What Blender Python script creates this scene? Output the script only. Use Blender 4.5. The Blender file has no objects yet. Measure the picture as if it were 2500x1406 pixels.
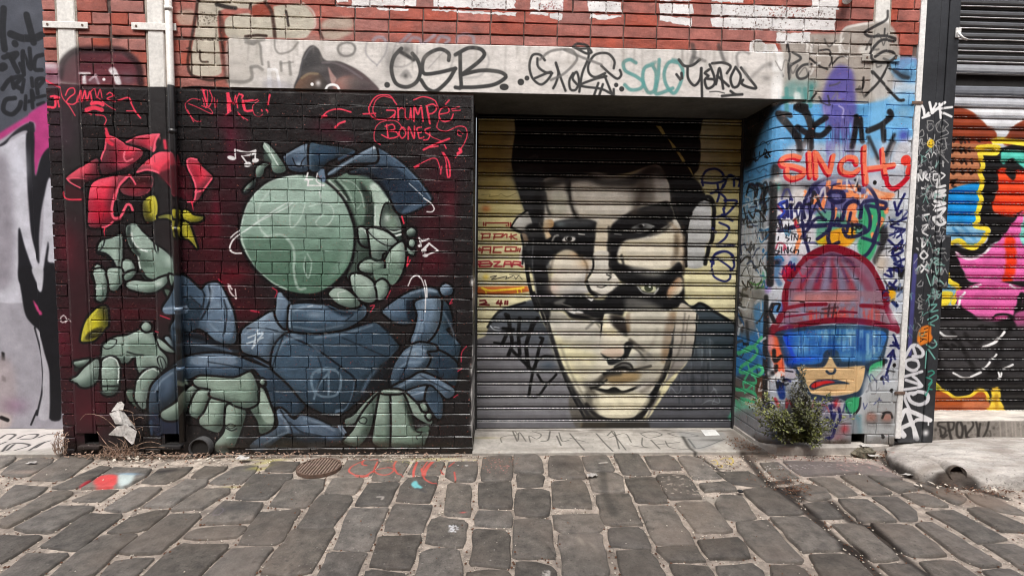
import bpy, bmesh, math, random, re
import numpy as np
from mathutils import Vector, Matrix
rnd = random.Random(7)
nrg = np.random.default_rng(11)
SC = bpy.context.scene
COL = SC.collection

# ---------------------------------------------------------------- camera
YAW, PITCH, ROLL, FPX = 0.03459525, 0.06131374, 0.00973005, 1159.81
CAM = np.array([0.0, -3.5, 1.45])
_c, _s = math.cos, math.sin
FWD = np.array([_s(YAW)*_c(PITCH), _c(YAW)*_c(PITCH), -_s(PITCH)])
_r = np.array([_c(YAW), -_s(YAW), 0.0]); _u = np.cross(_r, FWD)
RGT, UPV = _c(ROLL)*_r + _s(ROLL)*_u, -_s(ROLL)*_r + _c(ROLL)*_u
cam_d = bpy.data.cameras.new('camera'); cam = bpy.data.objects.new('camera', cam_d); COL.objects.link(cam)
cam_d.sensor_width = 36.0; cam_d.lens = FPX/2500*36.0; cam_d.clip_end = 500
M4 = Matrix.Identity(4)
for i in range(3):
    M4[i][0], M4[i][1], M4[i][2], M4[i][3] = RGT[i], UPV[i], -FWD[i], CAM[i]
cam.matrix_world = M4
SC.camera = cam

# ---------------------------------------------------------------- sky, sun, exposure
SUN_EL, SUN_AZ = 60.0, 190.0          # degrees; azimuth measured from +Y clockwise (behind the camera)
w = bpy.data.worlds.new('World'); SC.world = w; w.use_nodes = True
nt = w.node_tree; bg = nt.nodes['Background']; sky = nt.nodes.new('ShaderNodeTexSky')
sky.sky_type = 'NISHITA'; sky.sun_disc = False
sky.sun_elevation = math.radians(SUN_EL); sky.sun_rotation = math.radians(SUN_AZ)
sky.air_density = 1.0; sky.dust_density = 4.0; sky.ozone_density = 1.0
hsv = nt.nodes.new('ShaderNodeHueSaturation'); hsv.inputs['Saturation'].default_value = 0.30   # a white overcast sky
nt.links.new(sky.outputs[0], hsv.inputs['Color']); nt.links.new(hsv.outputs[0], bg.inputs[0]); bg.inputs[1].default_value = 0.15
sl = bpy.data.lights.new('sun', 'SUN'); sun = bpy.data.objects.new('sun', sl); COL.objects.link(sun)
sl.energy = 1.5; sl.angle = math.radians(28); sl.color = (1.0, 0.965, 0.92)
_az, _el = math.radians(SUN_AZ), math.radians(SUN_EL)
_d = Vector((_s(_az)*_c(_el), _c(_az)*_c(_el), _s(_el)))
sun.rotation_euler = _d.to_track_quat('Z', 'Y').to_euler(); sun.location = _d*20
vs = SC.view_settings; vs.view_transform = 'Standard'; vs.look = 'None'; vs.gamma = 1.0; vs.use_curve_mapping = False
vs.exposure = 1.22
try:
    cy = SC.cycles; cy.use_denoising = True; cy.max_bounces = 5; cy.diffuse_bounces = 3; cy.glossy_bounces = 2; cy.caustics_reflective = False; cy.caustics_refractive = False
    cy.filter_width = 1.05
except Exception: pass

# ---------------------------------------------------------------- photo pixel -> point of the place
def ray(x, y): return FWD + RGT*(x-1250)/FPX - UPV*(y-703)/FPX
def at(x, y, Y=0.0):
    d = ray(x, y); t = (Y-CAM[1])/d[1]; return CAM + t*d
def gnd(x, y, Z=0.0):
    d = ray(x, y); t = (Z-CAM[2])/d[2]; return CAM + t*d
PX0, PR = 2.062, 0.10                  # door side of the right pier, radius of its bullnose corner
DY = 0.477                             # depth of the door recess
def pier_uv(x, y):
    """point of the right pier seen at a photo pixel, unrolled round its corner -> (u, z)"""
    d = ray(x, y); p = CAM + d*(-CAM[1]/d[1])
    if p[0] >= PX0+PR: return p[0], p[2]
    ox, oy = CAM[0]-(PX0+PR), CAM[1]-PR
    a = d[0]**2+d[1]**2; b = ox*d[0]+oy*d[1]; c = ox*ox+oy*oy-PR*PR; q = b*b-a*c
    if q > 0:
        t = (-b-math.sqrt(q))/a; p = CAM+t*d
        if p[0] < PX0+PR+1e-6 and p[1] < PR+1e-6:
            ang = math.atan2(PX0+PR-p[0], PR-p[1])
            return PX0+PR-PR*ang, p[2]
    t = (PX0-CAM[0])/d[0] if abs(d[0]) > 1e-6 else 99; p = CAM+t*d
    return PX0+PR-PR*math.pi/2-(p[1]-PR), p[2]

# ---------------------------------------------------------------- paint canvases (computed here, mapped in metres on the surfaces)
VIEW = [0.0, 0.0, 1.0]
def view(x, y, s): VIEW[:] = [x, y, s]
VIEWS = dict(A=(0,0,4.018),B=(500,0,3.3333),C=(1150,0,3.3333),D=(1780,0,3.4722),E=(0,330,4.018),F=(0,660,4.018),G=(520,320,3.90625),
  H=(350,660,3.0488),I=(1150,230,3.4286),J=(1150,620,3.1957),K=(1780,330,3.4722),L=(1780,720,3.4722),M=(0,1000,3.4625),N=(600,1030,3.7313),
  O=(1150,1030,3.7313),P=(1780,1000,3.4625))
def vw(k): VIEW[:] = VIEWS[k]
def nums(s):
    a = np.array([float(v) for v in s.replace(',', ' ').split()]).reshape(-1, 2)
    return a/VIEW[2] + np.array(VIEW[:2])
def hexc(h):
    h = h.lstrip('#')
    if len(h) == 3: h = ''.join(c*2 for c in h)
    return np.array([int(h[i:i+2], 16)/255 for i in (0, 2, 4)], np.float32)
def spline(p, closed, step=5.0):
    n = len(p)
    if n < 3: return p
    out = []
    for i in range(n if closed else n-1):
        p1, p2 = p[i], p[(i+1) % n]
        p0 = p[i-1] if (closed or i > 0) else 2*p1-p2
        p3 = p[(i+2) % n] if (closed or i < n-2) else 2*p2-p1
        L = np.linalg.norm(p2-p1); k = max(2, int(L/step))
        # centripetal-ish: limit tangents so sharp corners do not overshoot
        m1 = (p2-p0)*.5; m2 = (p3-p1)*.5
        l1, l2 = np.linalg.norm(m1), np.linalg.norm(m2)
        if l1 > L: m1 = m1*(L/l1)
        if l2 > L: m2 = m2*(L/l2)
        t = np.linspace(0, 1, k, endpoint=False)[:, None]
        out.append((2*t**3-3*t**2+1)*p1+(t**3-2*t**2+t)*m1+(-2*t**3+3*t**2)*p2+(t**3-t**2)*m2)
    r = np.concatenate(out)
    return r if closed else np.concatenate([r, p[-1:]])
def boxblur(m, r):
    r = int(max(1, round(r)))
    for ax in (0, 1):
        for _ in (0, 1):
            pad = [(0, 0), (0, 0)]; pad[ax] = (r+1, r)
            c = np.cumsum(np.pad(m, pad, mode='edge'), axis=ax)
            n = m.shape[ax]
            m = ((c[2*r+1:2*r+1+n]-c[:n]) if ax == 0 else (c[:, 2*r+1:2*r+1+n]-c[:, :n]))/(2*r+1)
    return m
class Canvas:
    def __init__(s, name, x0, x1, z0, z1, t, mapf):
        s.name, s.x0, s.z1, s.t, s.map = name, x0, z1, t, mapf
        s.W, s.H = int(round((x1-x0)/t)), int(round((z1-z0)/t)); s.x1, s.z0 = x0+s.W*t, z1-s.H*t
        s.rgb = np.zeros((s.H, s.W, 3), np.float32); s.a = np.zeros((s.H, s.W), np.float32); s.last = None
    def tex(s, P):
        q = np.array([s.map(x, y) for x, y in P]); return np.stack([(q[:, 0]-s.x0)/s.t, (s.z1-q[:, 1])/s.t], 1)
    def comp(s, r0, c0, m, col, a):
        h, wd = m.shape; r1, c1 = max(r0, 0), max(c0, 0); r2, c2 = min(r0+h, s.H), min(c0+wd, s.W)
        if r2 <= r1 or c2 <= c1: return
        m = (m[r1-r0:r2-r0, c1-c0:c2-c0]*a)[..., None]
        if callable(col):
            rr, cc = np.mgrid[r1:r2, c1:c2]; cv = col(cc, rr)
        else: cv = col
        A = s.rgb[r1:r2, c1:c2]; al = s.a[r1:r2, c1:c2][..., None]
        na = m+al*(1-m)
        s.rgb[r1:r2, c1:c2] = np.where(na > 1e-4, (cv*m+A*al*(1-m))/np.maximum(na, 1e-4), A); s.a[r1:r2, c1:c2] = na[..., 0]
    def clipm(s, r0, c0, m):
        if s.last is None: return m
        lr, lc, lm = s.last; o = np.zeros_like(m)
        a0, b0 = max(r0, lr), max(c0, lc); a1, b1 = min(r0+m.shape[0], lr+lm.shape[0]), min(c0+m.shape[1], lc+lm.shape[1])
        if a1 > a0 and b1 > b0: o[a0-r0:a1-r0, b0-c0:b1-c0] = m[a0-r0:a1-r0, b0-c0:b1-c0]*lm[a0-lr:a1-lr, b0-lc:b1-lc]
        return o
    def mask(s, q, soft):
        pad = int(4+soft*3); c0, r0 = np.floor(q.min(0)).astype(int)-pad; c1, r1 = np.ceil(q.max(0)).astype(int)+pad
        c0, r0, c1, r1 = max(c0, -60), max(r0, -60), min(c1, s.W+60), min(r1, s.H+60)
        if c1 <= c0 or r1 <= r0: return 0, 0, np.zeros((1, 1), np.float32)
        wd, h, SS = c1-c0, r1-r0, 3
        acc = np.zeros((h*SS, wd+2), np.float32)
        e0 = q; e1 = np.roll(q, -1, 0)
        for (xa, ya), (xb, yb) in zip(e0, e1):
            ya, yb = (ya-r0)*SS, (yb-r0)*SS
            if ya == yb: continue
            sg = 1.0
            if ya > yb: xa, ya, xb, yb, sg = xb, yb, xa, ya, -1.0
            k0, k1 = max(0, math.ceil(ya-.5)), min(h*SS-1, math.ceil(yb-.5)-1)
            if k1 < k0: continue
            k = np.arange(k0, k1+1); x = np.clip(xa+(k+.5-ya)*(xb-xa)/(yb-ya)-c0, 0, wd)
            f = np.floor(x).astype(int); fr = (x-f).astype(np.float32)
            np.add.at(acc, (k, f), sg*(1-fr)); np.add.at(acc, (k, f+1), sg*fr)
        m = np.clip(np.abs(np.cumsum(acc, 1)[:, :wd]), 0, 1).reshape(h, SS, wd).mean(1)
        if soft >= 1: m = boxblur(m, soft*.6)
        return r0, c0, m
    def poly(s, st, col, soft=0, a=1, curve=1, g=None, clip=0):
        P = nums(st)
        if curve: P = spline(P, True, 6)
        r0, c0, m = s.mask(s.tex(P), soft)
        if clip: m = s.clipm(r0, c0, m)
        cv = hexc(col)
        if g is not None:
            c2 = hexc(g[0]); q = s.tex(nums('%f %f %f %f' % g[1:])); d = q[1]-q[0]; L = d@d
            def cf(cc, rr, cv=cv, c2=c2, q=q, d=d, L=L):
                t = np.clip(((cc-q[0, 0])*d[0]+(rr-q[0, 1])*d[1])/L, 0, 1)[..., None].astype(np.float32); t = t*t*(3-2*t)
                return cv*(1-t)+c2*t
            s.comp(r0, c0, m, cf, a)
        else: s.comp(r0, c0, m, cv, a)
        if not clip: s.last = (r0, c0, m)
        return s
    def line(s, st, wd, col, soft=.8, a=1, curve=1, taper=0, clip=0):
        P = nums(st)
        if curve: P = spline(P, False, 4)
        q = s.tex(P); n = len(q); wd = wd/2
        L = np.concatenate([[0], np.cumsum(np.linalg.norm(np.diff(q, axis=0), axis=1))]); tt = L/max(L[-1], 1e-6)
        if taper == 1: wv = wd*np.clip(np.sin(tt*math.pi)**.6, .12, 1)
        elif taper == 2: wv = wd*(1-.85*tt)
        elif taper == 3: wv = wd*(.15+.85*tt)
        else: wv = np.full(n, wd)
        pad = wd+soft*2+2; c0, r0 = np.floor(q.min(0)-pad).astype(int); c1, r1 = np.ceil(q.max(0)+pad).astype(int)
        c0, r0, c1, r1 = max(c0, -40), max(r0, -40), min(c1, s.W+40), min(r1, s.H+40)
        if c1 <= c0 or r1 <= r0: return s
        D = np.full((r1-r0, c1-c0), -99., np.float32)
        for i in range(max(1, n-1)):
            p0 = q[i]; p1 = q[min(i+1, n-1)]; w0, w1 = wv[i], wv[min(i+1, n-1)]
            a0 = max(int(min(p0[0], p1[0])-pad), c0); a1 = min(int(max(p0[0], p1[0])+pad)+1, c1); b0 = max(int(min(p0[1], p1[1])-pad), r0); b1 = min(int(max(p0[1], p1[1])+pad)+1, r1)
            if a1 <= a0 or b1 <= b0: continue
            X = np.arange(a0, a1)[None, :]+.5-p0[0]; Y = np.arange(b0, b1)[:, None]+.5-p0[1]; d = p1-p0; ll = d@d
            t = np.clip((X*d[0]+Y*d[1])/ll, 0, 1) if ll > 1e-9 else 0*(X+Y)
            dist = np.hypot(X-t*d[0], Y-t*d[1]); v = (w0+(w1-w0)*t)-dist
            sub = D[b0-r0:b1-r0, a0-c0:a1-c0]; np.maximum(sub, v, out=sub)
        m = np.clip(D/(2*soft)+.5, 0, 1); m = m*m*(3-2*m)
        if clip: m = s.clipm(r0, c0, m)
        s.comp(r0, c0, m, hexc(col), a); return s
    def blob(s, x, y, rx, ry, col, a=1, rot=0, clip=0, hard=0):
        """soft spray puff (hard=1: filled ellipse); centre in view coords, radii in photo pixels"""
        q = s.tex(nums('%f %f' % (x, y)))[0]; R = max(rx, ry)*(1.15 if hard else 2.2)+2
        c0, c1, r0, r1 = int(q[0]-R), int(q[0]+R)+1, int(q[1]-R), int(q[1]+R)+1
        c0, r0, c1, r1 = max(c0, 0), max(r0, 0), min(c1, s.W), min(r1, s.H)
        if c1 <= c0 or r1 <= r0: return s
        X = np.arange(c0, c1)[None, :]+.5-q[0]; Y = np.arange(r0, r1)[:, None]+.5-q[1]; th = math.radians(rot); co, si = math.cos(th), math.sin(th)
        d2 = ((X*co+Y*si)/rx)**2+((-X*si+Y*co)/ry)**2
        m = (np.clip((1-np.sqrt(d2))*min(rx, ry)+.5, 0, 1) if hard else np.exp(-d2*1.2)).astype(np.float32)
        if clip: m = s.clipm(r0, c0, m)
        s.comp(r0, c0, m, hexc(col), a); return s
    def dots(s, x0, y0, x1, y1, n, r, col, a=.8, seed=1):
        g = np.random.default_rng(seed)
        for _ in range(n):
            s.blob(g.uniform(x0, x1), g.uniform(y0, y1), r*g.uniform(.4, 1.3), r*g.uniform(.4, 1.1), col, a*g.uniform(.5, 1), hard=1)
    def drips(s, x0, x1, y, n, L, wd, col, a=.5, seed=1):
        g = np.random.default_rng(seed)
        for _ in range(n):
            x = g.uniform(x0, x1); y2 = y+g.uniform(-.3, .3)*L
            s.line('%f %f %f %f' % (x, y2, x+g.uniform(-2, 2), y2+L*g.uniform(.3, 1.2)), wd*g.uniform(.5, 1.2), col, .8, a*g.uniform(.4, 1), 0)
    def image(s, k=1.0, sat=1.12, grain=.02, mottle=.05):
        n1 = nrg.normal(0, 1, (s.H, s.W)).astype(np.float32)
        n2 = boxblur(nrg.normal(0, 1, (s.H, s.W)).astype(np.float32), 7); n2 /= n2.std()
        v = np.clip(s.rgb*(1+grain*n1+mottle*.5*n2)[..., None], 0, 1)
        gy = v.mean(2, keepdims=True); v = np.clip(gy+(v-gy)*sat, 0, 1)**1.05
        lin = np.where(v <= .04045, v/12.92, ((v+.055)/1.055)**2.4)*k
        lin = np.clip(lin, .003, .84)
        v = np.where(lin <= .0031308, lin*12.92, 1.055*lin**(1/2.4)-.055)
        px = np.concatenate([v, s.a[..., None]], 2)[::-1].astype(np.float32)
        im = bpy.data.images.new(s.name, s.W, s.H, alpha=True); im.alpha_mode = 'CHANNEL_PACKED'
        im.pixels.foreach_set(px.ravel()); im.update(); im.pack(); return im
T1 = .003017
WALL = Canvas('wall_paint', -3.35, 3.30, -.06, 3.60, T1, lambda x, y: at(x, y)[[0, 2]])
SHUT = Canvas('shutter_paint', -.2, 2.1, -.02, 2.70, .0034, lambda x, y: at(x, y, DY)[[0, 2]])
LEFT = Canvas('sheet_paint', -5.2, -3.0, -.02, 3.7, .0036, lambda x, y: at(x, y, DY)[[0, 2]])
POST = Canvas('post_paint', 3.10, 3.50, 0, 3.5, .0028, lambda x, y: at(x, y, .03)[[0, 2]])
SH2 = Canvas('shutter_two_paint', 3.35, 5.2, .15, 3.6, .0034, lambda x, y: at(x, y, .33)[[0, 2]])
SILL = Canvas('sill_paint', 3.40, 4.8, -.05, .25, .0034, lambda x, y: at(x, y, .08)[[0, 2]])
GND = Canvas('ground_paint', -4.2, 4.2, -1.6, .55, .0034, lambda x, y: gnd(x, y)[:2])
KALB = .80
PMAP = pier_uv; FMAP = WALL.map
# ================================================================ PAINT: mural on the left brick wall
def shape(cv, st, col, g=None, out='#0d0e10', ow=5.2, soft=0, hl=None, sh=None, curve=1):
    if out:
        P = st.split(); cv.line(' '.join(P+P[:4]), ow*2, out, 1.4, curve=curve)
    cv.poly(st, col, soft, g=g, curve=curve)
    r0, c0, m = cv.last                                   # airbrushed rim: dark below right, light above left
    if out and min(m.shape) > 18:
        k = max(3, min(11, min(m.shape)//7)); b = boxblur(m, k)
        for d, c_, a_ in ((-k, '#11181a', .40), (k, '#e6f0ee', .10)):
            e = np.clip(m*(1-np.roll(b, (d, d), (0, 1)))*1.6-.25, 0, 1).astype(np.float32); cv.comp(r0, c0, e, hexc(c_), a_)
    for lst in (hl or ()): cv.line(*lst, clip=1)
    return cv
view(0, 0, 1); W_ = WALL
# black ground coat with a ragged top edge
W_.poly('60 206 110 208 150 205 205 209 290 206 360 213 410 213 436 214 470 210 555 213 560 216 700 220 860 225 1000 228 1100 231 1157 233 1200 234 1196 1130 60 1130', '#262425', curve=0)
g_ = np.random.default_rng(3)
for _ in range(150):
    x, y = g_.uniform(110, 1150), g_.uniform(240, 1090); W_.blob(x, y, g_.uniform(20, 60), g_.uniform(10, 30), g_.choice(['#332d2e', '#231f20', '#2b2628', '#1d1b1c']), .35)
# maroon fields
for x, y, rx, ry, c, a in ((520, 610, 70, 150, '#4f1420', .9), (560, 470, 40, 90, '#421520', .8), (500, 720, 120, 70, '#4a121c', .8), (600, 760, 60, 40, '#5a1420', .7), (1050, 560, 45, 130, '#521622', .85), (1080, 420, 50, 70, '#4a1522', .7), (1000, 700, 70, 50, '#4a141e', .8),
  (190, 640, 60, 110, '#4a1320', .8), (185, 860, 70, 150, '#521522', .9), (300, 790, 90, 90, '#45141c', .9), (200, 1010, 60, 80, '#5a1424', .95), (290, 920, 90, 110, '#32131a', .8), (160, 600, 30, 60, '#7a1f30', .7), (150, 830, 26, 60, '#8a2038', .6), (240, 1000, 40, 60, '#6a1626', .6),
  (150, 320, 40, 60, '#4a2c3c', .8), (180, 230, 60, 40, '#4a1f2c', .8), (565, 340, 16, 70, '#6a1630', .9), (545, 300, 24, 30, '#5a1428', .7), (800, 310, 40, 20, '#5a162a', .8), (840, 340, 30, 14, '#6a1a30', .6), (1100, 500, 18, 60, '#7a2030', .7), (1060, 640, 50, 30, '#6a1a28', .7),
  (528, 530, 12, 60, '#7c1a30', .8), (575, 670, 40, 22, '#8a1a2c', .8), (545, 690, 20, 14, '#a02030', .5), (500, 560, 30, 60, '#58141f', .7), (600, 620, 40, 70, '#3c1119', .7), (590, 350, 20, 60, '#4c1424', .6), (450, 620, 20, 60, '#4a1420', .7), (330, 760, 80, 20, '#5c1622', .7), (260, 870, 90, 16, '#611828', .5)):
    W_.blob(x, y, rx, ry, c, a*.72)
# figure in an arch above the black coat, half painted out (purple cap, white letters)
vw('A')
W_.poly('590 830 590 700 620 620 700 530 800 480 950 470 1150 480 1280 540 1360 640 1380 740 1375 835', '#4a242e', 8, .95, g=('#6a3540', 700, 500, 900, 800))
W_.line('590 760 620 620 700 530 800 490 1000 490 1180 490 1290 560 1365 660 1380 820', 16, '#2c1a20', 5, .9)
W_.poly('425 640 480 640 560 630 570 700 590 830 430 830', '#b890a4', 6, .7); W_.blob(490, 650, 22, 8, '#f0e4ea', .9); W_.blob(480, 740, 18, 16, '#7a4a60', .7)
W_.poly('770 710 890 712 895 730 840 735 850 825 805 825 810 735 770 730', '#ece6e8', 1, curve=0); W_.line('880 790 935 740', 5, '#d8c8ce', 1); W_.line('930 735 965 820', 6, '#cdb8c0', 2)
W_.poly('1060 690 1100 655 1140 680 1190 825 1130 825 1110 760', '#f2eef0', 1); W_.blob(1020, 782, 3.6, 3.6, '#fff', 1, hard=1); W_.blob(1250, 770, 18, 16, '#7d6a72', .7); W_.blob(1000, 620, 60, 14, '#5c2a34', .6); W_.blob(920, 800, 20, 10, '#8a6a74', .7)
# ---- the red flower
RB, RL, RD, RM = '#d53c52', '#ef6075', '#551a26', '#96273a'
vw('E')
for x, y, rx, ry in ((1250, 300, 170, 110), (1350, 640, 130, 90)): W_.blob(x, y, rx/2, ry/2, '#171517', .8)
shape(W_, '640 480 700 500 800 530 830 640 700 640 640 590', '#3c161d', out=None, soft=3); W_.line('622 560 628 605 680 632 800 634', 4, RB)
shape(W_, '1045 5 1130 25 1240 90 1390 150 1400 195 1320 265 1200 330 1170 345 985 405 962 370 990 260 1030 120', RD, ('#d84258', 1010, 200, 1330, 150)); W_.line('1045 5 1130 25 1240 90 1390 150', 4, RL, 1.2, clip=1); W_.line('1045 10 1030 120 985 262 963 370 988 405', 4, RL); W_.line('1225 160 1215 220 1240 260 1300 235', 4, '#f07a88', 1.5); W_.blob(1200, 290, 25, 10, '#e0506a', .6)
W_.line('1045 -20 1060 60 1100 90', 9, RB, 2); W_.line('1040 -60 1055 10', 6, '#e0485e', 2); W_.blob(1110, 40, 12, 4, RL, .8, 20)
shape(W_, '1240 70 1350 20 1470 0 1560 -6 1582 40 1530 150 1508 172 1430 130 1330 100', '#8a2636', ('#dd4a5e', 1300, 100, 1560, 20)); W_.line('1560 0 1530 70 1515 165', 5, RL, 1.3); W_.line('1240 70 1350 20 1470 0 1570 -4', 4, RL, 1.3); W_.poly('1560 30 1578 60 1550 120 1535 90', '#1b1012', 1.5)
shape(W_, '658 425 740 355 850 285 945 232 970 250 958 320 982 420 900 440 830 470 800 522 700 470', '#cc4054', ('#7a2230', 800, 300, 950, 440)); W_.line('660 428 760 425 860 440', 3, RL, 1); W_.poly('690 440 780 432 900 442 830 470 800 520 740 490', '#3a141a', 1.5); W_.line('662 430 700 470 795 520', 3, RL, 1)
shape(W_, '1340 350 1400 285 1480 220 1570 168 1700 172 1745 195 1770 330 1770 610 1690 530 1640 450 1560 375 1440 342 1350 372', '#e2485d', ('#a32c3e', 1600, 330, 1760, 420)); W_.line('1350 372 1365 430 1375 480', 5, RL, 1.3); W_.line('1345 365 1440 340 1560 372 1640 448 1690 530', 5, '#f2677b', 1.2); W_.poly('1570 370 1650 260 1750 200 1770 560 1690 520', '#8f2a3a', 3, .75)
shape(W_, '1180 500 1230 430 1340 395 1480 385 1505 440 1475 540 1380 598 1250 592 1190 560', '#3b1519', ('#a83a4a', 1320, 430, 1350, 590)); W_.line('1400 400 1500 420 1490 500 1440 570', 3, '#b85060', 2, .6); W_.line('1260 520 1340 540 1420 530', 6, '#7a2a34', 4, .8)
shape(W_, '895 490 960 440 1060 415 1160 395 1268 395 1230 440 1170 490 1135 560 1110 660 1095 740 1110 800 1180 800 1190 830 1100 855 1050 895 880 898 865 760 872 600', '#d9445a', ('#a8243a', 1000, 500, 1000, 720)); W_.line('1268 395 1180 480 1140 545 1112 650 1096 745 1120 815 1180 800 1215 740 1250 682 1285 690 1302 735', 6, RL, 1.2); W_.line('1265 395 1300 430 1330 482', 4, RL, 1.2); W_.line('1030 900 1020 950 1028 1000', 4, RB, 1, taper=2); W_.line('1105 850 1050 895 1000 905', 4, RL, 1)
W_.poly('1560 385 1650 470 1700 560 1900 640 1890 520 1840 350 1790 300', '#4c1620', 3, .85)
shape(W_, '1830 250 1870 230 1930 240 1980 305 2080 400 2084 430 1990 560 1940 640 1905 660 1890 690 1920 520 1890 420 1850 340', '#a02a3c', ('#e24a5e', 1900, 420, 2060, 380)); W_.line('1930 240 1870 228 1832 250 1850 335 1892 420 1920 510 1905 640 1840 655', 4, RL, 1.2); W_.line('1915 560 1990 540 2080 430', 4, RL, 1.2); W_.line('1880 650 1895 740', 5, RB, 1.5, taper=2); W_.poly('1760 430 1830 560 1900 620 1830 640 1770 600', RD, 2)
W_.line('1620 60 1630 130', 8, '#c23a50', 3)
# ---- yellow leaves
YL, YD = '#c9bf33', '#55521f'
shape(W_, '1408 650 1460 602 1520 598 1548 660 1550 760 1530 830 1480 848 1425 842 1402 760', YD, (YL, 1410, 720, 1490, 700)); W_.line('1520 610 1540 700 1530 820', 5, '#e3d84a', 2, .7)
shape(W_, '1555 802 1650 778 1725 800 1785 850 1792 1000 1752 1000 1722 880 1640 815 1570 820', '#8d8a2c', (YL, 1600, 800, 1760, 900)); shape(W_, '1735 750 1760 732 1792 760 1785 812 1752 822', YL)
shape(W_, '1798 740 1840 742 1900 790 1995 803 1960 842 1860 852 1800 822', YL, ('#97922a', 1850, 790, 1980, 840)); shape(W_, '1790 855 1850 872 1900 1000 1935 1112 1900 1070 1850 1020 1792 1000', '#b3aa2d', ('#d8cd3c', 1800, 900, 1900, 1080))
vw('F'); shape(W_, '803 692 815 600 850 500 890 430 970 365 1045 360 1062 540 1040 558 930 680 850 696', '#d3c92c', ('#4c4a1c', 900, 480, 1060, 400)); W_.poly('838 665 880 600 960 560 1030 562 960 650 870 678', '#4d4a20', 1.5); W_.line('1000 575 900 610 880 650 960 640 1000 575', 2, '#191a10', .8); W_.line('812 680 850 520 950 385', 5, '#e6dc48', 2, .7)
# ---- pale green hands at the left
GL, GM, GD = '#a9bfb3', '#7f9789', '#4c6054'
vw('E')
shape(W_, '960 1150 965 1080 1000 1035 1100 1010 1180 968 1197 1000 1195 1400 1150 1400 1110 1260 1040 1180', '#8fa79a', (GL, 980, 1080, 1150, 1200)); W_.line('965 1150 1050 1180 1120 1270 1160 1400', 8, '#12161a', 1.5); W_.line('1030 1020 1010 1090 960 1150', 3, '#1b2024', 1)
shape(W_, '1205 1232 1260 1218 1305 1260 1315 1330 1215 1352', GL)
shape(W_, '1236 910 1270 872 1330 870 1375 935 1450 1000 1520 1070 1600 1120 1680 1200 1690 1310 1690 1420 1440 1420 1380 1335 1360 1210 1290 1130 1245 1020', '#9db3a7', ('#5e7467', 1400, 1050, 1300, 1180)); W_.poly('1300 960 1345 890 1390 945 1480 1040 1490 1090 1450 1140 1360 1110 1310 1040', GL, 2); W_.line('1290 960 1300 1030 1360 1110 1440 1140', 4, '#dfeae4', 1.3); W_.line('1350 1180 1380 1320 1450 1400', 4, '#dfeae4', 1.3); W_.line('1265 900 1260 1000 1320 1120 1355 1170', 9, '#26302f', 3, .8); W_.line('1510 1040 1550 1080 1555 1160 1520 1120 1508 1050', 4, '#14181a', 1); W_.poly('1530 1150 1680 1210 1690 1420 1560 1420', '#8aa295', 4, .8); W_.blob(1660, 1230, 10, 16, '#bcd0c5', .7)
shape(W_, '912 1330 950 1270 1000 1300 1060 1420 930 1420', GL, (GM, 940, 1300, 1050, 1400))
vw('F')
shape(W_, '918 0 1010 -10 1055 80 1052 180 1022 292 950 292 945 180 925 60', GL, ('#86a092', 960, 100, 1050, 240)); W_.line('940 180 1030 176', 2, '#e8f2ec', 1)
shape(W_, '1060 -10 1185 -10 1192 100 1150 190 1085 192 1068 100', GL, (GM, 1080, 60, 1190, 150)); shape(W_, '1215 60 1262 18 1332 10 1300 70 1235 102', GM)
shape(W_, '1380 -20 1692 -20 1682 70 1540 105 1440 75', '#7c9486', out=None, soft=1); W_.line('1385 0 1440 75 1540 105 1600 90', 6, '#141a1a', 1.5)
shape(W_, '1238 128 1320 100 1480 112 1590 72 1655 58 1640 125 1560 192 1460 218 1340 202 1255 172', GL, ('#89a193', 1400, 120, 1500, 210)); W_.blob(1560, 130, 12, 8, '#d8e6de', .8)
shape(W_, '1668 40 1740 90 1762 180 1750 245 1700 180 1672 100', GM, (GL, 1680, 80, 1750, 220)); shape(W_, '1618 185 1680 200 1732 242 1722 302 1690 300 1640 240', GD)
shape(W_, '1240 642 1390 578 1485 590 1512 660 1560 760 1640 850 1642 940 1605 1002 1540 950 1470 960 1392 1032 1342 935 1332 845 1285 868 1252 905 1005 895 1005 800 1020 720 1080 680 1150 652', '#869e90', (GL, 1100, 900, 1250, 680)); W_.poly('1260 700 1480 690 1560 830 1450 840 1300 830', '#758d7f', 6, .7); shape(W_, '1385 545 1430 505 1478 540 1470 585 1430 598 1395 580', GL); W_.line('1250 800 1330 825 1400 830', 4, '#26302e', 2); W_.line('1080 675 1140 680 1120 740 1050 770 1010 740 1040 700 1080 675', 2.5, '#15191b', .9); W_.line('1560 840 1600 850 1635 920 1610 975 1560 930 1545 870 1560 840', 2.5, '#15191b', .9); W_.line('1570 850 1610 980', 2, '#15191b', .8)
shape(W_, '1003 890 1080 848 1152 880 1172 980 1160 1150 1120 1212 1050 1226 1005 1192', GL, (GM, 1040, 950, 1150, 1150)); W_.line('1020 880 1080 852 1140 880 1165 980 1155 1100', 3.5, '#dcebe3', 1.2); W_.line('1003 1136 1160 1134', 5, '#1d2423', 1); W_.line('1010 1200 1080 1212 1140 1180', 6, '#3b4742', 1.5)
shape(W_, '692 1072 760 1040 860 930 962 872 962 1050 920 1112 850 1142 790 1130 768 1100', GL, ('#6d8578', 820, 1020, 880, 1140)); shape(W_, '722 902 780 885 885 870 840 922 780 952', GL, (GD, 800, 880, 800, 950)); W_.poly('720 960 780 955 760 1000', '#2b3531', 1.5)
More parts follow.
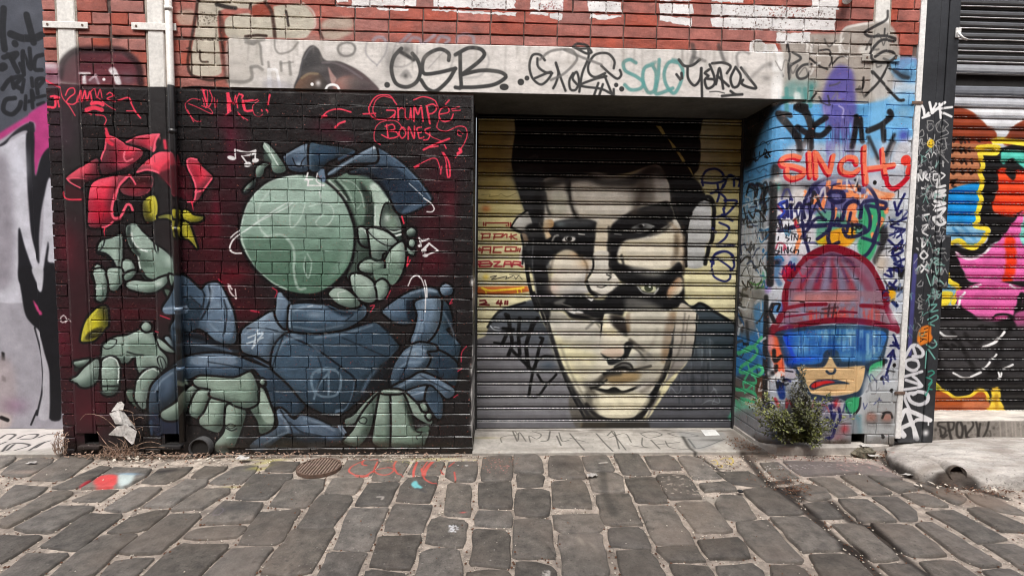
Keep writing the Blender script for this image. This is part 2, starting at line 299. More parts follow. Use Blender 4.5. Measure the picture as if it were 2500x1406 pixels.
shape(W_, '1240 1180 1322 1178 1345 1272 1432 1352 1385 1368 1285 1295', '#5d7264'); shape(W_, '1328 1170 1350 1070 1420 990 1500 958 1562 980 1550 1062 1492 1140 1432 1282 1432 1345 1392 1358 1332 1272', '#93aa9d', (GL, 1370, 1100, 1450, 1250)); W_.line('1345 1090 1420 1000 1500 965 1550 990', 3.5, '#cfe0d7', 1.2)
shape(W_, '1540 670 1580 678 1700 780 1716 802 1640 792 1570 742', GL); shape(W_, '1618 662 1662 650 1712 742 1690 745', '#8397a0')
W_.line('625 440 600 455 590 490 610 510 640 500 650 470 625 440', 3, '#cfc4c4', 1); W_.line('640 510 670 480 690 500', 3, '#cfc4c4', 1)
# ---- blue coat
BL, BM, BD, BX = '#7d92a8', '#506880', '#34495c', '#1c2833'
vw('H')
shape(W_, '150 290 205 190 262 40 332 60 432 150 462 110 560 95 622 200 672 330 684 532 560 532 480 470 400 430 300 482 208 440 240 330', '#455b70', ('#64798e', 300, 200, 640, 300)); W_.poly('320 205 435 270 422 350 402 425 312 392', '#2e404f', 1.5)
W_.poly('468 112 552 100 602 180 662 300 674 440 642 520 570 502 480 462 470 380 502 300 480 230', BL, 2, g=('#5a7187', 520, 150, 600, 460)); W_.poly('480 380 660 372 660 460 560 520 480 450', '#7b92a8', 4, .6); W_.line('490 110 500 200 470 290 430 360', 5, BX, 1.5); W_.line('440 150 455 190 440 290', 4, BX, 1.2); W_.poly('500 110 525 105 515 230 495 230', '#9fb1c3', 2, .7); W_.poly('150 275 320 262 320 318 162 322', '#71869b', 2); W_.line('155 285 320 272', 4, '#9cafc2', 1.5); W_.line('345 190 440 275', 3, BX, 1)
W_.poly('222 425 400 470 640 580 722 602 640 612 300 622 232 592', '#28343f', 3); W_.line('250 545 380 545 560 575 650 600', 6, '#5d7084', 3, .8); W_.line('300 480 420 500 560 545', 10, '#161d24', 3); W_.poly('210 440 300 470 290 520 230 520', '#3e5366', 3)
shape(W_, '330 642 480 618 640 624 722 650 800 682 950 742 1080 852 1200 982 1182 1042 1110 1082 1020 1012 962 1012 922 882 822 732 742 790 600 802 430 772 352 802 280 862 262 922 200 1002 100 1102 60 1222 40 1062 60 882 130 782 232 702', '#4c637a', ('#2f4254', 500, 660, 1000, 1000)); W_.poly('340 680 450 640 640 648 712 680 640 706 400 706', '#8196ab', 3); W_.line('740 620 900 700 1040 810 1180 960', 5, BX, 1.3); W_.line('820 650 960 730 1090 850 1190 970', 3, '#7389a0', 1.5, .7); W_.poly('900 780 1050 880 1170 1010 1110 1070 1000 1000 940 900', '#34485a', 6, .7)
shape(W_, '40 1042 60 872 140 782 252 720 272 802 262 922 220 982 140 1042 70 1122', '#3f546a', ('#2a3a4a', 100, 850, 200, 1000)); W_.blob(190, 850, 14, 30, '#62768c', .6, 15); W_.poly('45 1085 140 1062 262 1112 272 1222 90 1232', '#232d42', 4); W_.line('60 1120 60 1220', 6, '#3c4e66', 2)
shape(W_, '740 440 880 350 962 308 992 362 1062 442 1082 462 982 552 942 672 862 642 740 602 730 522', '#677d93', ('#8ba0b4', 780, 560, 930, 330)); W_.line('770 430 900 430 1000 450', 3, BX, 1); W_.poly('880 360 960 320 985 370 1040 440 900 420', '#7c92a7', 3, .7)
W_.line('850 445 820 560', 4, '#c9d8e2', 1); W_.line('890 470 810 580', 4, '#c9d8e2', 1); W_.line('780 500 890 460', 4, '#c9d8e2', 1); W_.line('770 545 890 500', 4, '#c9d8e2', 1)
shape(W_, '1080 470 1300 482 1500 452 1722 390 1782 432 1902 562 1880 602 1780 692 1690 792 1642 902 1610 962 1560 1002 1500 1052 1400 1078 1300 1042 1200 982 1080 842 962 732 955 662 980 562 1030 500', '#42596d', ('#2d4252', 1200, 550, 1550, 1000)); W_.poly('1120 480 1500 460 1720 400 1880 560 1680 760 1570 800 1400 650 1240 540', '#3b5062', 5, .7); W_.line('1060 480 1240 560 1380 650 1500 742 1572 812 1560 930 1500 1030 1440 1070', 5, '#141d26', 1.2); W_.line('1240 545 1310 610', 6, '#6d8499', 2, .7); W_.poly('1690 770 1800 690 1895 570 1870 600 1780 700 1700 800 1640 900 1620 900', '#5f768c', 3, .8); W_.line('1570 830 1550 940 1500 1030 1430 1055', 4, '#5e768b', 1.5, .8); W_.line('1440 1040 1480 1040', 7, '#6d8499', 2, .8); W_.poly('970 570 1040 490 1200 560 1300 640 1300 900 1150 880 980 700', '#50687d', 8, .45); W_.blob(1120, 480, 14, 8, '#8aa0b4', .6)
W_.line('1360 725 1450 760 1470 840 1440 920 1360 940 1280 910 1250 830 1270 760 1360 725', 6, '#70889a', 1.5); W_.line('1270 955 1300 860 1390 750', 6, '#70889a', 1.5); W_.line('1380 745 1378 925', 5, '#70889a', 1.5); W_.line('1300 760 1360 740 1430 735', 5, '#70889a', 1.5)
shape(W_, '990 262 1000 168 1032 168 1100 240 1080 340 1062 432 1020 402 985 332', '#7b90a5', ('#4b6177', 1010, 250, 1070, 380)); shape(W_, '1088 272 1140 250 1350 250 1500 302 1640 258 1662 300 1640 352 1500 432 1300 462 1120 452 1080 432 1085 332', '#3e566a', ('#5d758b', 1200, 430, 1250, 280)); W_.poly('1360 260 1500 300 1640 265 1540 340 1450 330', '#2a3c4b', 3); W_.line('1380 270 1480 320 1560 325 1500 380', 3, BX, 1); W_.blob(1280, 330, 22, 8, '#93a8ba', .8); W_.poly('1032 170 1130 160 1300 170 1382 205 1372 262 1200 242 1110 245', '#15181c', 2); W_.line('1100 260 1086 340 1090 420', 4, '#9db0c2', 1.3); W_.line('1225 270 1260 262', 3, '#e8f0f4', 1)
# right arm and sleeve
shape(W_, '2220 220 2270 262 2302 402 2252 442 2342 532 2362 562 2342 652 2332 682 2200 612 2100 582 2130 522 2190 432 2215 322', '#2c4354', ('#3b5468', 2200, 300, 2300, 600))
shape(W_, '1780 302 1880 222 2010 150 2130 130 2192 152 2212 202 2000 222 2032 332 1990 392 1890 392 1800 332', '#5b7289', ('#3e5468', 1850, 280, 2000, 340)); W_.poly('1960 220 2010 240 2035 330 1990 390 1960 320', '#1a2530', 4); W_.blob(2130, 150, 18, 6, '#8ea2b5', .7)
shape(W_, '2030 232 2200 210 2212 302 2190 422 2130 512 2042 562 1990 532 2020 442 2042 332', '#5a728a', ('#7a91a7', 2040, 350, 2170, 330)); W_.line('2050 250 2060 340 2040 450 2010 530', 5, '#8fa4b8', 2, .7); shape(W_, '2210 130 2250 100 2300 130 2295 175 2240 190 2215 165', '#4f677e', ('#7e93a8', 2290, 180, 2240, 120)); W_.poly('2235 260 2270 300 2300 420 2260 400', '#20303d', 3)
shape(W_, '2100 602 2200 600 2332 692 2332 832 2312 862 2200 792 2100 762 2130 662', '#2c3f50'); shape(W_, '1960 582 2050 540 2172 560 2182 592 2100 602 2132 652 2100 722 2050 762 2000 802 1940 852 1850 872 1840 802 1870 702 1920 622', '#52697f', ('#3a4f63', 2000, 620, 1950, 830)); W_.poly('1950 600 2080 570 2110 640 2040 720 1960 700', '#71889e', 5, .7); W_.blob(2020, 620, 16, 8, '#9db0c0', .8)
shape(W_, '1850 872 1990 802 2070 762 2200 812 2312 882 2312 922 2260 952 2200 902 2110 852 1990 882 1880 902', '#4a6177', ('#6a8198', 1950, 860, 2200, 840)); shape(W_, '1960 902 2110 860 2122 942 2040 972 1990 952', '#667d93'); W_.line('1990 930 2110 900', 3, '#9db0c2', 1.3); shape(W_, '2130 862 2222 952 2222 1092 2190 1102 2120 1002 2100 962', '#33485b', ('#50677c', 2140, 900, 2200, 1080)); W_.line('2090 750 2110 720 2170 740 2200 770', 2, '#151d24', .8); W_.line('2180 790 2230 790 2230 760', 2, '#151d24', .8)
shape(W_, '1640 902 1700 800 1800 690 1830 680 1790 780 1760 860 1640 962', '#394f63', None, None)
W_.poly('1620 965 1690 820 1790 700 1880 605 1900 600 1840 790 1850 880 1760 890 1660 950', '#15191e', 2, .9)
# lower cloth
shape(W_, '990 1042 1030 1030 1120 1110 1180 1078 1300 1110 1400 1160 1500 1192 1450 1292 1200 1302 1100 1212 1000 1262 880 1352 790 1312 860 1242 1000 1162', '#45586d', ('#55697f', 900, 1300, 1100, 1100)); W_.line('1020 1040 1090 1150 1110 1210', 4, BX, 1.2); W_.poly('1150 1090 1200 1080 1290 1260 1230 1280', '#677d93', 3, .8); W_.blob(1310, 1180, 22, 16, '#75899e', .7, 30); W_.blob(1070, 1160, 6, 12, '#a5b5c4', .8, -15); W_.line('1455 1160 1490 1215', 5, '#8a9cae', 1.2); W_.line('1475 1160 1505 1205', 5, '#8a9cae', 1.2); W_.poly('1110 1215 1240 1220 1450 1290 1200 1305 1000 1310 880 1352', '#20272e', 5, .8)
for st, wd, a_ in (('500 120 560 110 610 200 650 300', 5, .7), ('480 300 560 260 640 330', 8, .4), ('500 400 560 460 640 470', 5, .5), ('880 370 950 330', 8, .6), ('760 470 800 440 900 430', 5, .6), ('1000 600 1060 520 1180 500', 6, .5), ('1280 500 1500 470 1700 410', 5, .5), ('1120 300 1200 270 1340 265', 6, .6), ('1120 420 1300 440 1480 410', 5, .45), ('1990 170 2100 145 2180 160', 5, .7), ('2080 260 2090 360 2060 470', 8, .45), ('1940 620 2040 580 2100 600', 6, .6), ('1900 730 1960 690 2060 680', 6, .45), ('1900 870 2010 810 2080 780', 5, .6), ('2240 860 2300 890', 5, .5), ('360 660 500 635 680 650', 5, .55), ('90 900 140 820 220 760', 5, .5), ('1000 1060 1060 1120', 5, .6), ('1200 1100 1320 1140 1420 1190', 6, .5), ('900 1290 1000 1230 1080 1200', 5, .5), ('2240 320 2290 420 2330 540', 5, .4)): W_.line(st, wd, '#a3b8cb', 3, a_)
for st, wd in (('600 220 620 330 600 470', 4), ('1040 490 1000 600 960 720', 4), ('1480 500 1620 560 1800 640', 3), ('1300 640 1330 760 1290 880', 3), ('2000 560 1960 700 1900 830', 3), ('480 680 700 720 880 800', 3), ('2060 780 2150 830 2280 900', 3), ('1090 1130 1180 1200 1320 1230', 4)): W_.line(st, wd, '#141c24', 2, .7)
# right hand
HL = '#9fb6a7'
shape(W_, '1760 912 1740 992 1650 1082 1512 1162 1500 1112 1560 1082 1660 972 1740 902', HL); shape(W_, '1762 922 1722 1052 1682 1202 1602 1302 1510 1292 1488 1272 1560 1192 1620 1082 1700 972', HL, ('#6f8878', 1560, 1150, 1680, 1150)); shape(W_, '1930 900 2040 1000 2130 1072 2152 1132 2120 1142 2020 1082 1970 1012', HL); shape(W_, '2060 990 2100 995 2116 1042 2080 1042', HL)
shape(W_, '1850 912 1922 912 1982 1042 2030 1202 2122 1200 2102 1262 2080 1312 1960 1324 1850 1312 1835 1152', HL, ('#7d9585', 1850, 1000, 2080, 1290)); shape(W_, '1770 902 1822 912 1832 1002 1822 1322 1720 1292 1705 1262 1730 1102', HL, ('#778f80', 1720, 1100, 1830, 1250)); W_.poly('1935 940 1985 1040 2030 1200 2000 1180 1960 1060', '#28332d', 3, .85); W_.poly('2030 1190 2120 1150 2120 1200', '#5b7265', 2); shape(W_, '1765 905 1790 888 1900 888 1925 905 1900 915 1800 915', HL); shape(W_, '2105 1080 2125 1060 2148 1080 2130 1110', HL); W_.line('1600 1110 1640 1090 1665 1110 1650 1140 1610 1130 1600 1105', 2.5, '#14191a', .8); W_.line('2040 1255 2030 1235 2060 1225 2070 1200', 2.5, '#14191a', .8); W_.line('1490 1272 1540 1290 1600 1300', 4, '#4d6055', 1.2)
# left hand at the foot
shape(W_, '340 872 410 848 422 882 322 1042 270 1102 180 1112 130 1082 140 1052 220 1002 272 962', HL, ('#7b9384', 250, 950, 330, 1050)); shape(W_, '402 902 490 880 502 962 450 1072 400 1102 340 1052', HL, ('#78907f', 400, 950, 480, 1000)); shape(W_, '512 950 622 982 612 1082 562 1202 500 1197 430 1162 415 1112 460 1052', HL, ('#7a9283', 500, 1050, 610, 1100)); shape(W_, '632 1000 752 1030 762 1082 722 1192 692 1282 650 1342 590 1364 530 1342 530 1292 600 1202 612 1082', HL, ('#72897b', 620, 1100, 740, 1130)); shape(W_, '850 970 872 870 902 902 972 1082 972 1122 950 1182 870 1212 850 1122 800 1042 802 1020', '#5b7164', (HL, 840, 1080, 930, 1060)); W_.poly('865 890 900 910 968 1085 960 1140 900 1120 850 980', '#a9bfb0', 1.5)
shape(W_, '370 822 420 790 540 795 680 802 780 760 800 758 832 812 852 882 852 932 842 992 770 1022 680 1002 630 972 500 932 500 882 400 862', HL, ('#839b8c', 600, 820, 700, 990)); W_.poly('300 800 272 830 330 850 330 830', HL, 1); shape(W_, '865 830 885 808 905 830 890 852', HL); W_.line('870 800 905 808 915 850 890 875', 4, '#101416', 1); W_.line('610 1160 650 1140 680 1160 640 1180 600 1150', 2, '#14191a', .8); W_.line('600 1170 650 1195 690 1180', 3, '#14191a', .8); W_.line('670 1000 690 1080', 2, '#6a7f71', 1)
# ---- head
vw('G')
BKC = '#141517'
W_.blob(1500, 700, 90, 140, BKC, .7)
shape(W_, '475 150 490 112 530 130 600 210 695 372 582 396 540 282 492 182', '#a2b9ac', ('#6f887b', 520, 200, 640, 370)); W_.poly('486 182 530 240 562 300 545 312 488 292', '#3c4b45', 1.5); W_.line('492 120 540 190 620 330', 3, '#d3e2da', 1, clip=0)
shape(W_, '405 392 420 342 480 310 532 322 492 352 470 422 420 447', '#93aa9d', ('#5c7267', 430, 340, 480, 420)); shape(W_, '290 562 320 522 400 460 402 502 340 572 300 592', '#8ea599', ('#34423d', 320, 520, 390, 500)); W_.line('300 585 360 545 400 505', 5, '#20282a', 1.5)
# face behind the ball
shape(W_, '1080 470 1180 440 1300 400 1450 418 1562 510 1682 662 1762 802 1802 922 1792 1002 1832 1102 1832 1252 1782 1402 1720 1440 1300 1420 1342 1202 1342 952 1252 702', '#5d7566', ('#3c4d44', 1350, 500, 1450, 1000)); W_.poly('1230 420 1330 395 1450 420 1520 500 1440 540 1330 470', '#70897a', 5, .8)
W_.poly('1240 470 1330 490 1430 600 1455 720 1435 880 1390 900 1340 760 1280 600', '#6d8677', 3); W_.poly('1400 480 1500 600 1535 720 1530 900 1450 890 1460 720 1420 590', '#2d3934', 4, .9); W_.line('1110 480 1190 560 1270 650', 6, '#c4d5ca', 1.5); W_.line('1165 475 1230 545 1300 660', 6, '#2c3833', 1.8); W_.line('1200 470 1280 560 1320 640', 5, '#94ab9d', 2); W_.line('1240 470 1330 490 1410 590 1440 720', 3, '#b4c8bc', 1.5, .7); W_.line('1330 670 1370 745 1410 700', 3, '#a5baad', 1.3, .7)
W_.poly('1505 505 1570 508 1682 652 1752 792 1700 720 1652 690 1612 770 1602 932 1542 912 1542 722 1502 562', '#b4c9bb', 2.5); W_.blob(1530, 530, 10, 10, '#d5e3da', .7); W_.line('1545 720 1545 900', 4, '#dbe8e0', 1.5, .8)
shape(W_, '1600 902 1612 772 1652 690 1702 712 1762 802 1792 932 1652 932', '#34413b', ('#9fb3a6', 1640, 740, 1760, 900), ow=3); W_.poly('1645 800 1700 790 1740 860 1760 925 1660 920', '#79917f', 4, .7); W_.blob(1660, 830, 8, 10, '#d2ddd6', .8); W_.line('1650 940 1720 965 1790 950', 4, '#c9d6ce', 1.2); W_.line('1670 985 1730 1000 1790 985', 5, '#e4ece7', 1.2)
shape(W_, '1390 932 1430 922 1482 1002 1502 1092 1460 1102 1402 1062', '#8ca396', ('#38463f', 1400, 960, 1480, 1080)); W_.line('1395 935 1440 940 1490 1020', 5, '#bfd1c6', 1.5)
shape(W_, '1480 942 1530 924 1642 950 1742 1032 1754 1062 1722 1112 1612 1172 1602 1232 1520 1212 1502 1102 1490 1002', '#879e90', ('#a9beb0', 1520, 1150, 1600, 960)); shape(W_, '1480 945 1540 930 1660 970 1752 1052 1742 1082 1660 1087 1560 1032', '#b5c9bc', ow=2.5)
shape(W_, '1640 1242 1700 1132 1802 1060 1832 1152 1822 1282 1762 1402 1640 1412 1652 1302', '#6e8777', ('#a9bfb0', 1650, 1320, 1780, 1130)); W_.line('1690 1370 1670 1270 1710 1170 1760 1110', 3, '#b9cdc0', 1.3, .8)
shape(W_, '1400 1272 1480 1220 1562 1250 1622 1240 1622 1322 1562 1352 1450 1347 1400 1322', '#9eb4a6', ('#738b7c', 1480, 1240, 1550, 1340)); W_.line('1430 1230 1500 1215 1600 1240', 5, '#23302b', 1.5)
shape(W_, '1840 962 1890 925 1932 950 1922 1002 1890 1012 1862 1002', '#a5bbae', ('#36443e', 1870, 940, 1890, 1005)); shape(W_, '1870 1052 1900 1030 1926 1062 1910 1102 1872 1092', '#a5bbae'); shape(W_, '1850 1110 1900 1152 1920 1130 1916 1182 1862 1162', '#93aa9d')
# the round ball of a cheek
W_.poly('800 402 1040 450 1240 620 1350 850 1368 1050 1320 1290 1180 1470 1000 1570 800 1560 560 1480 360 1290 250 1080 240 900 330 640 520 470', BKC, 3)
W_.poly('800 420 1020 465 1215 630 1320 860 1340 1050 1295 1270 1160 1440 990 1540 800 1540 590 1465 390 1280 275 1080 262 910 350 660 530 490', '#a6bfb2', 1, g=('#5c7e6b', 760, 560, 900, 1480))
W_.poly('300 1040 500 1010 700 1010 770 1130 780 1250 800 1540 590 1470 390 1285', '#547562', 8, .5, clip=1); W_.poly('1240 900 1340 900 1340 1100 1260 1280 1100 1400 1230 1150', '#90ab9c', 8, .5, clip=1); W_.line('268 1000 290 1090 390 1290 560 1440 700 1510', 5, '#c3d8cb', 1.6, .85, clip=1); W_.line('262 930 340 680 530 490 800 424', 4, '#dae9e1', 2, .7, clip=1); W_.line('560 560 470 660 430 800 450 930 520 1010', 5, '#bed2c7', 1.4, .8, clip=1); W_.line('490 1010 640 985 700 1020 760 1100 775 1200 770 1330 800 1480 830 1510 880 1500', 6, '#bfd3c7', 2.2, .7, clip=1); W_.line('880 1200 865 1300 910 1400 940 1260 900 1170', 3.5, '#aac1b3', 1.2, .8); W_.line('800 680 740 770 735 910 760 920 830 840 880 700', 3.5, '#bdd1c6', 1.2, .9); W_.line('920 720 1050 690 1130 720 1150 800 1100 890 1020 915 980 870 1050 790', 3.5, '#bdd1c6', 1.2, .9)
W_.line('270 975 520 800 700 690 760 680 700 730 560 800 430 870 300 960', 3, '#d5e2dc', 1, .9)
# chin and mouth under the ball
vw('H')
shape(W_, '1720 0 1920 -10 1902 60 1852 110 1800 70 1742 90', '#6c8576', out=None); shape(W_, '1545 40 1600 28 1700 80 1742 190 1700 238 1620 222 1560 142', '#8fa698', ('#b0c5b8', 1600, 180, 1660, 80)); shape(W_, '1730 100 1780 70 1822 110 1812 180 1752 222 1742 152', '#94ab9d'); shape(W_, '1380 172 1430 130 1520 150 1612 240 1602 266 1530 276 1440 242 1390 192', '#a6bcae', ('#82998b', 1450, 150, 1540, 260)); W_.line('1500 155 1450 170 1455 220', 3, '#d0ded6', 1)
# ---- cap
vw('G')
shape(W_, '670 252 740 195 920 128 922 352 862 392 740 372 700 312', '#3a4c60', ('#6f859b', 760, 330, 900, 170)); W_.blob(820, 320, 10, 7, '#a5b7c8', .8); W_.line('760 260 790 330 830 345 850 290 880 255', 2.5, '#11161b', .8); W_.line('680 250 760 200 915 135', 4, '#8699ac', 1.3, .8)
shape(W_, '925 124 1020 130 1352 185 1200 250 1100 292 1000 382 930 372', '#2b4356', ('#203241', 960, 180, 1200, 260)); W_.poly('1000 150 1190 180 1190 230 1010 300', '#35506a', 5, .5); W_.line('930 160 925 360', 4, '#587088', 2, .7)
shape(W_, '1545 158 1620 190 1780 292 1962 470 2082 642 2072 672 1860 782 1760 772 1700 652 1650 562 1550 442 1500 402 1300 392 1552 290', '#1f2c3a', ('#2a3b4d', 1600, 300, 1900, 600)); W_.poly('1560 170 1620 192 1780 295 1960 470 2082 640 2000 662 1852 442 1700 330 1552 300', '#4d6277', 2.5, g=('#33475a', 1650, 250, 2000, 620)); W_.line('1620 195 1790 310 1960 480 2075 650', 4, '#6d8398', 1.5, .7); W_.poly('1890 700 2052 690 1872 776 1790 782', '#4f6479', 2.5); W_.line('1400 400 1560 460 1680 620', 12, '#121a22', 5, .7)
shape(W_, '1090 402 1220 312 1532 148 1562 200 1552 292 1300 312 1150 412 1090 422', '#40566b', ('#6c8298', 1200, 380, 1500, 180)); W_.line('1100 410 1300 290 1535 155', 5, '#93a7ba', 1.6, .8); W_.blob(1535, 160, 4, 4, '#eef4f8', .9); W_.line('1200 270 1340 205', 6, '#3b5065', 2); W_.poly('1000 392 1060 362 1072 482 1030 482', '#6c8298', 1.5); W_.poly('1065 370 1095 350 1090 420 1075 440', BKC, 1)
W_.line('1800 810 1820 880', 4, RB, 1); W_.line('1860 1200 1850 1290 1880 1230', 3, RB, 1)
# ---- white notes and squiggles
WH = '#efeeee'
W_.line('905 400 890 460 910 470 905 520', 4, WH, 1); W_.line('875 470 950 465', 3, WH, 1); W_.line('995 405 985 470 1010 500 1060 520 900 520', 3, WH, 1); W_.line('1010 560 1030 640', 3, '#d5e0da', 1)
W_.line('210 190 215 260', 3.5, WH, .8); W_.line('210 180 330 205 405 185', 4.5, WH, .8); W_.line('405 185 400 270', 3.5, WH, .8); W_.line('280 240 350 230 395 210', 7, WH, .8, taper=3); W_.line('275 240 330 315', 4, WH, .8); W_.blob(175, 258, 10, 5, WH, 1, 12, hard=1); W_.blob(330, 320, 9, 6, WH, 1, -15, hard=1); W_.blob(400, 282, 9, 5, WH, 1, -10, hard=1)
W_.line('1965 1020 1990 1050 2055 1030', 4.5, WH, .8); W_.line('1965 1020 1985 1090', 3.5, WH, .8); W_.blob(1972, 1095, 5, 3.5, WH, 1, hard=1); W_.line('2000 1130 2060 1070 2145 1140 2030 1185', 4, WH, .8, curve=0); W_.line('2060 1075 2000 1150', 5, WH, .8); W_.blob(2025, 1187, 7, 4, WH, 1, hard=1); W_.blob(2010, 1140, 7, 5, WH, 1, hard=1)
W_.line('250 950 200 985 165 1020', 3.5, WH, .8); W_.line('250 985 190 1040 158 1120 200 1162 270 1165', 4, WH, .8); W_.line('2010 640 2080 690 2110 740 2090 770 2040 770', 3, WH, .8); W_.line('1870 500 2000 620', 2, '#c5cfd6', .8); W_.line('1890 1405 1940 1370 1985 1410', 3, WH, .8)
vw('H'); W_.line('1970 115 2000 55 2050 40 2085 100 2100 200 2098 310', 3, WH, .8); W_.line('2095 75 2108 130 2110 200', 3.5, WH, .8); W_.line('630 105 650 165 690 210', 4, '#e3d6d6', 1); W_.line('640 110 660 140', 4, '#e3d6d6', 1); W_.line('685 140 690 200', 3, '#e3d6d6', 1)
for st in ('960 130 995 155 980 200', '1690 265 1720 260 1690 310', '1810 210 1840 150', '2300 215 2280 250 2300 240', '2365 680 2370 610 2405 565', '2340 750 2370 730', '2310 945 2340 925', '560 65 580 90', '130 335 200 360', '80 455 110 460'): W_.line(st, 3, '#c23a50', 1, .9)
W_.line('800 300 860 310', 4, '#b03048', 1.5)
# white edge drips along the door side
W_.line('2455 80 2452 220 2458 420 2450 640 2455 760 2445 900 2450 1100 2445 1230', 3, '#d8d6d2', 1, .8); 
for y, r in ((90, 5), (740, 7), (920, 6), (1060, 5), (1150, 7)): W_.blob(2448, y, r, r*2.2, '#e6e4e0', .9)
# ---- coral tags
CT = '#e2455c'
vw('A')
for st, wd in (('430 780 500 820 590 860', 6), ('500 950 540 945 580 960', 8), ('540 950 540 1050 470 1052', 9), ('560 955 580 1050', 6), ('595 860 620 960 690 1050 745 1140', 2.5), ('650 940 680 880 730 870 740 920 690 960 660 1010 720 1030 770 1000', 5), ('760 1000 790 890 800 1000 830 890 850 990 880 900 900 1000', 6), ('890 900 930 870 950 960 985 880 1000 960', 4), ('1050 930 1080 910 1110 940 1050 970 1130 1000', 5), ('960 960 1060 1040 1130 1080', 3), ('1150 990 1260 960 1290 1020 1330 1100 1380 1160', 6), ('1240 1090 1330 1090', 4), ('850 1080 920 1060 1000 1080', 16), ('830 1100 900 1125', 3), ('940 1130 1020 1140 1045 1180 1020 1240', 4), ('900 1020 960 1010 1010 1030', 14)): W_.line(st, max(2.2, wd*.6), CT, 1)
for st, wd in (('1970 860 2000 900 2020 1000 2050 1050 2080 960 2050 880', 4), ('1990 880 2020 1000', 8), ('1960 980 1880 970 1820 1020 1840 1100 1920 1190 1970 1190', 2.5), ('1850 1020 1950 1060 2080 1120 2060 1070 1980 1040', 2.5), ('2100 960 2110 1060 2130 980', 3), ('2240 920 2250 1080', 10), ('2230 940 2280 1010 2310 940', 4), ('2310 940 2330 1060', 5), ('2370 930 2380 940', 8), ('2380 1010 2400 1080', 11), ('2400 990 2480 980', 5), ('2200 1140 2270 1090', 3), ('2330 1100 2390 1170', 1.5), ('1840 1080 1900 1200', 2)): W_.line(st, max(2.0, wd*.6), CT, .9)
vw('B')
for st, wd in (('-40 730 20 740 10 880 -20 800', 3), ('180 760 190 920', 7), ('190 770 235 850 280 760', 4), ('200 800 205 900', 9), ('285 770 310 780 300 800', 7), ('310 820 330 900 380 900', 9), ('330 830 400 820 430 810', 4), ('440 820 390 860 400 930 440 950 470 930', 3), ('460 895 465 905', 6), ('530 775 510 850', 8), ('500 895 510 905', 7), ('270 930 350 980', 1.2),
  ('950 960 1000 910 1090 890 1190 915', 6), ('955 950 990 945', 8), ('1060 1040 1090 1010 1140 990', 8),
  ('1560 850 1500 778 1400 785 1340 860 1345 930 1400 972 1500 965 1545 930', 5.5), ('1520 800 1450 785 1390 820 1368 900 1390 950', 4), ('1480 900 1548 905 1540 960', 6), ('1290 930 1390 925', 6), ('1572 880 1576 978', 7), ('1574 905 1600 880 1616 890', 5), ('1628 885 1632 960 1665 968 1676 885', 6), ('1676 885 1684 972', 6), ('1702 988 1706 870 1735 932 1760 866 1776 988', 7), ('1806 870 1832 1008', 8), ('1800 866 1860 850 1886 890 1850 926 1815 926', 6), ('1700 815 1780 790 1870 820 1900 880', 5), ('1910 932 1985 915 1975 875 1925 885 1905 940 1935 988 2000 978 2022 930', 5.5), ('1960 850 1988 818', 6), ('2010 890 2070 870', 5), ('2015 905 2080 900', 4), ('1910 960 1890 1040 1960 1070 2060 1030 2120 1040 2135 1100 2110 1170 2080 1220', 4), ('2100 1090 2060 1060 2060 1100 2090 1110', 3), ('2075 1215 2085 1235 2060 1250', 12), ('2065 1250 2040 1285', 4),
  ('1620 1060 1560 990 1450 990 1390 1040 1380 1140 1430 1180', 2), ('1482 1018 1492 1122', 7), ('1468 1030 1530 1015 1546 1050 1500 1066 1560 1076 1572 1110 1500 1126 1440 1100', 5.5), ('1600 1040 1580 1085 1605 1126 1636 1090 1620 1040 1598 1042', 6), ('1655 1132 1660 1035 1702 1126 1706 1030', 6.5), ('1762 1035 1725 1046 1735 1080 1760 1076', 5.5), ('1735 1080 1746 1126 1782 1116', 5.5), ('1832 1040 1792 1056 1800 1085 1832 1100 1815 1136 1780 1140', 5.5), ('1830 1070 1840 1110 1930 1150', 2), ('1780 1220 1860 1180 1990 1130', 8), ('1830 1200 1900 1190', 5), ('1950 1180 1965 1210', 5), ('1700 1360 1760 1330 1850 1290 1890 1300 1920 1390', 4), ('1710 1365 1740 1350', 7), ('1930 1240 1960 1300 1970 1400', 4)): W_.line(st, max(2.0, wd*.6), CT, .9)
vw('G'); W_.line('2200 210 2250 300 2260 430 2240 440 2225 330', 4, CT, 1); W_.line('2180 340 2170 410', 4, '#b83a50', 1.2)
# ================================================================ PAINT: layered graffiti on the right pier (unrolled round its corner)
W_.map = PMAP
LB, PU, NV, BK0 = '#79b2da', '#6f69a8', '#20255c', '#1c1b1d'
view(0, 0, 1)
W_.poly('1780 235 1895 240 1985 240 2110 235 2230 150 2250 190 2235 420 2215 760 2190 1110 1840 1110 1770 1060', '#c9ccd2', curve=0)
W_.poly('1780 236 1980 240 2110 250 2235 200 2232 330 2220 420 2100 470 1900 440 1860 440 1780 540', LB, 5); W_.blob(1830, 420, 40, 60, '#6fa9d4', .8)
vw('D')
W_.poly('400 300 560 290 700 290 950 285 1000 232 1220 190 1350 205 1420 300 1445 460 1410 600 1345 830 1180 875 660 880 420 860 430 640 440 460 400 360', '#b3aea7', 3, .95)
W_.line('700 370 940 375 950 300 1000 235 1220 195', 6, '#ece9e4', 2, .8); W_.line('440 370 650 365 660 440', 6, '#e6e3de', 2, .8); W_.line('700 380 705 455 930 460 935 385', 7, '#eceae6', 2, .9); W_.poly('1110 400 1220 380 1220 465 1110 460', '#e3e0da', 3, .9); W_.blob(1480, 960, 16, 14, '#b4b0aa', .9); W_.poly('1340 830 1440 680 1590 640 1590 800 1400 900', '#e6ebf0', 6, .8); W_.poly('1350 520 1600 500 1590 700 1420 660', LB, 6, .8); W_.poly('1200 600 1340 560 1380 780 1240 860', '#c9c7c4', 4, .7)
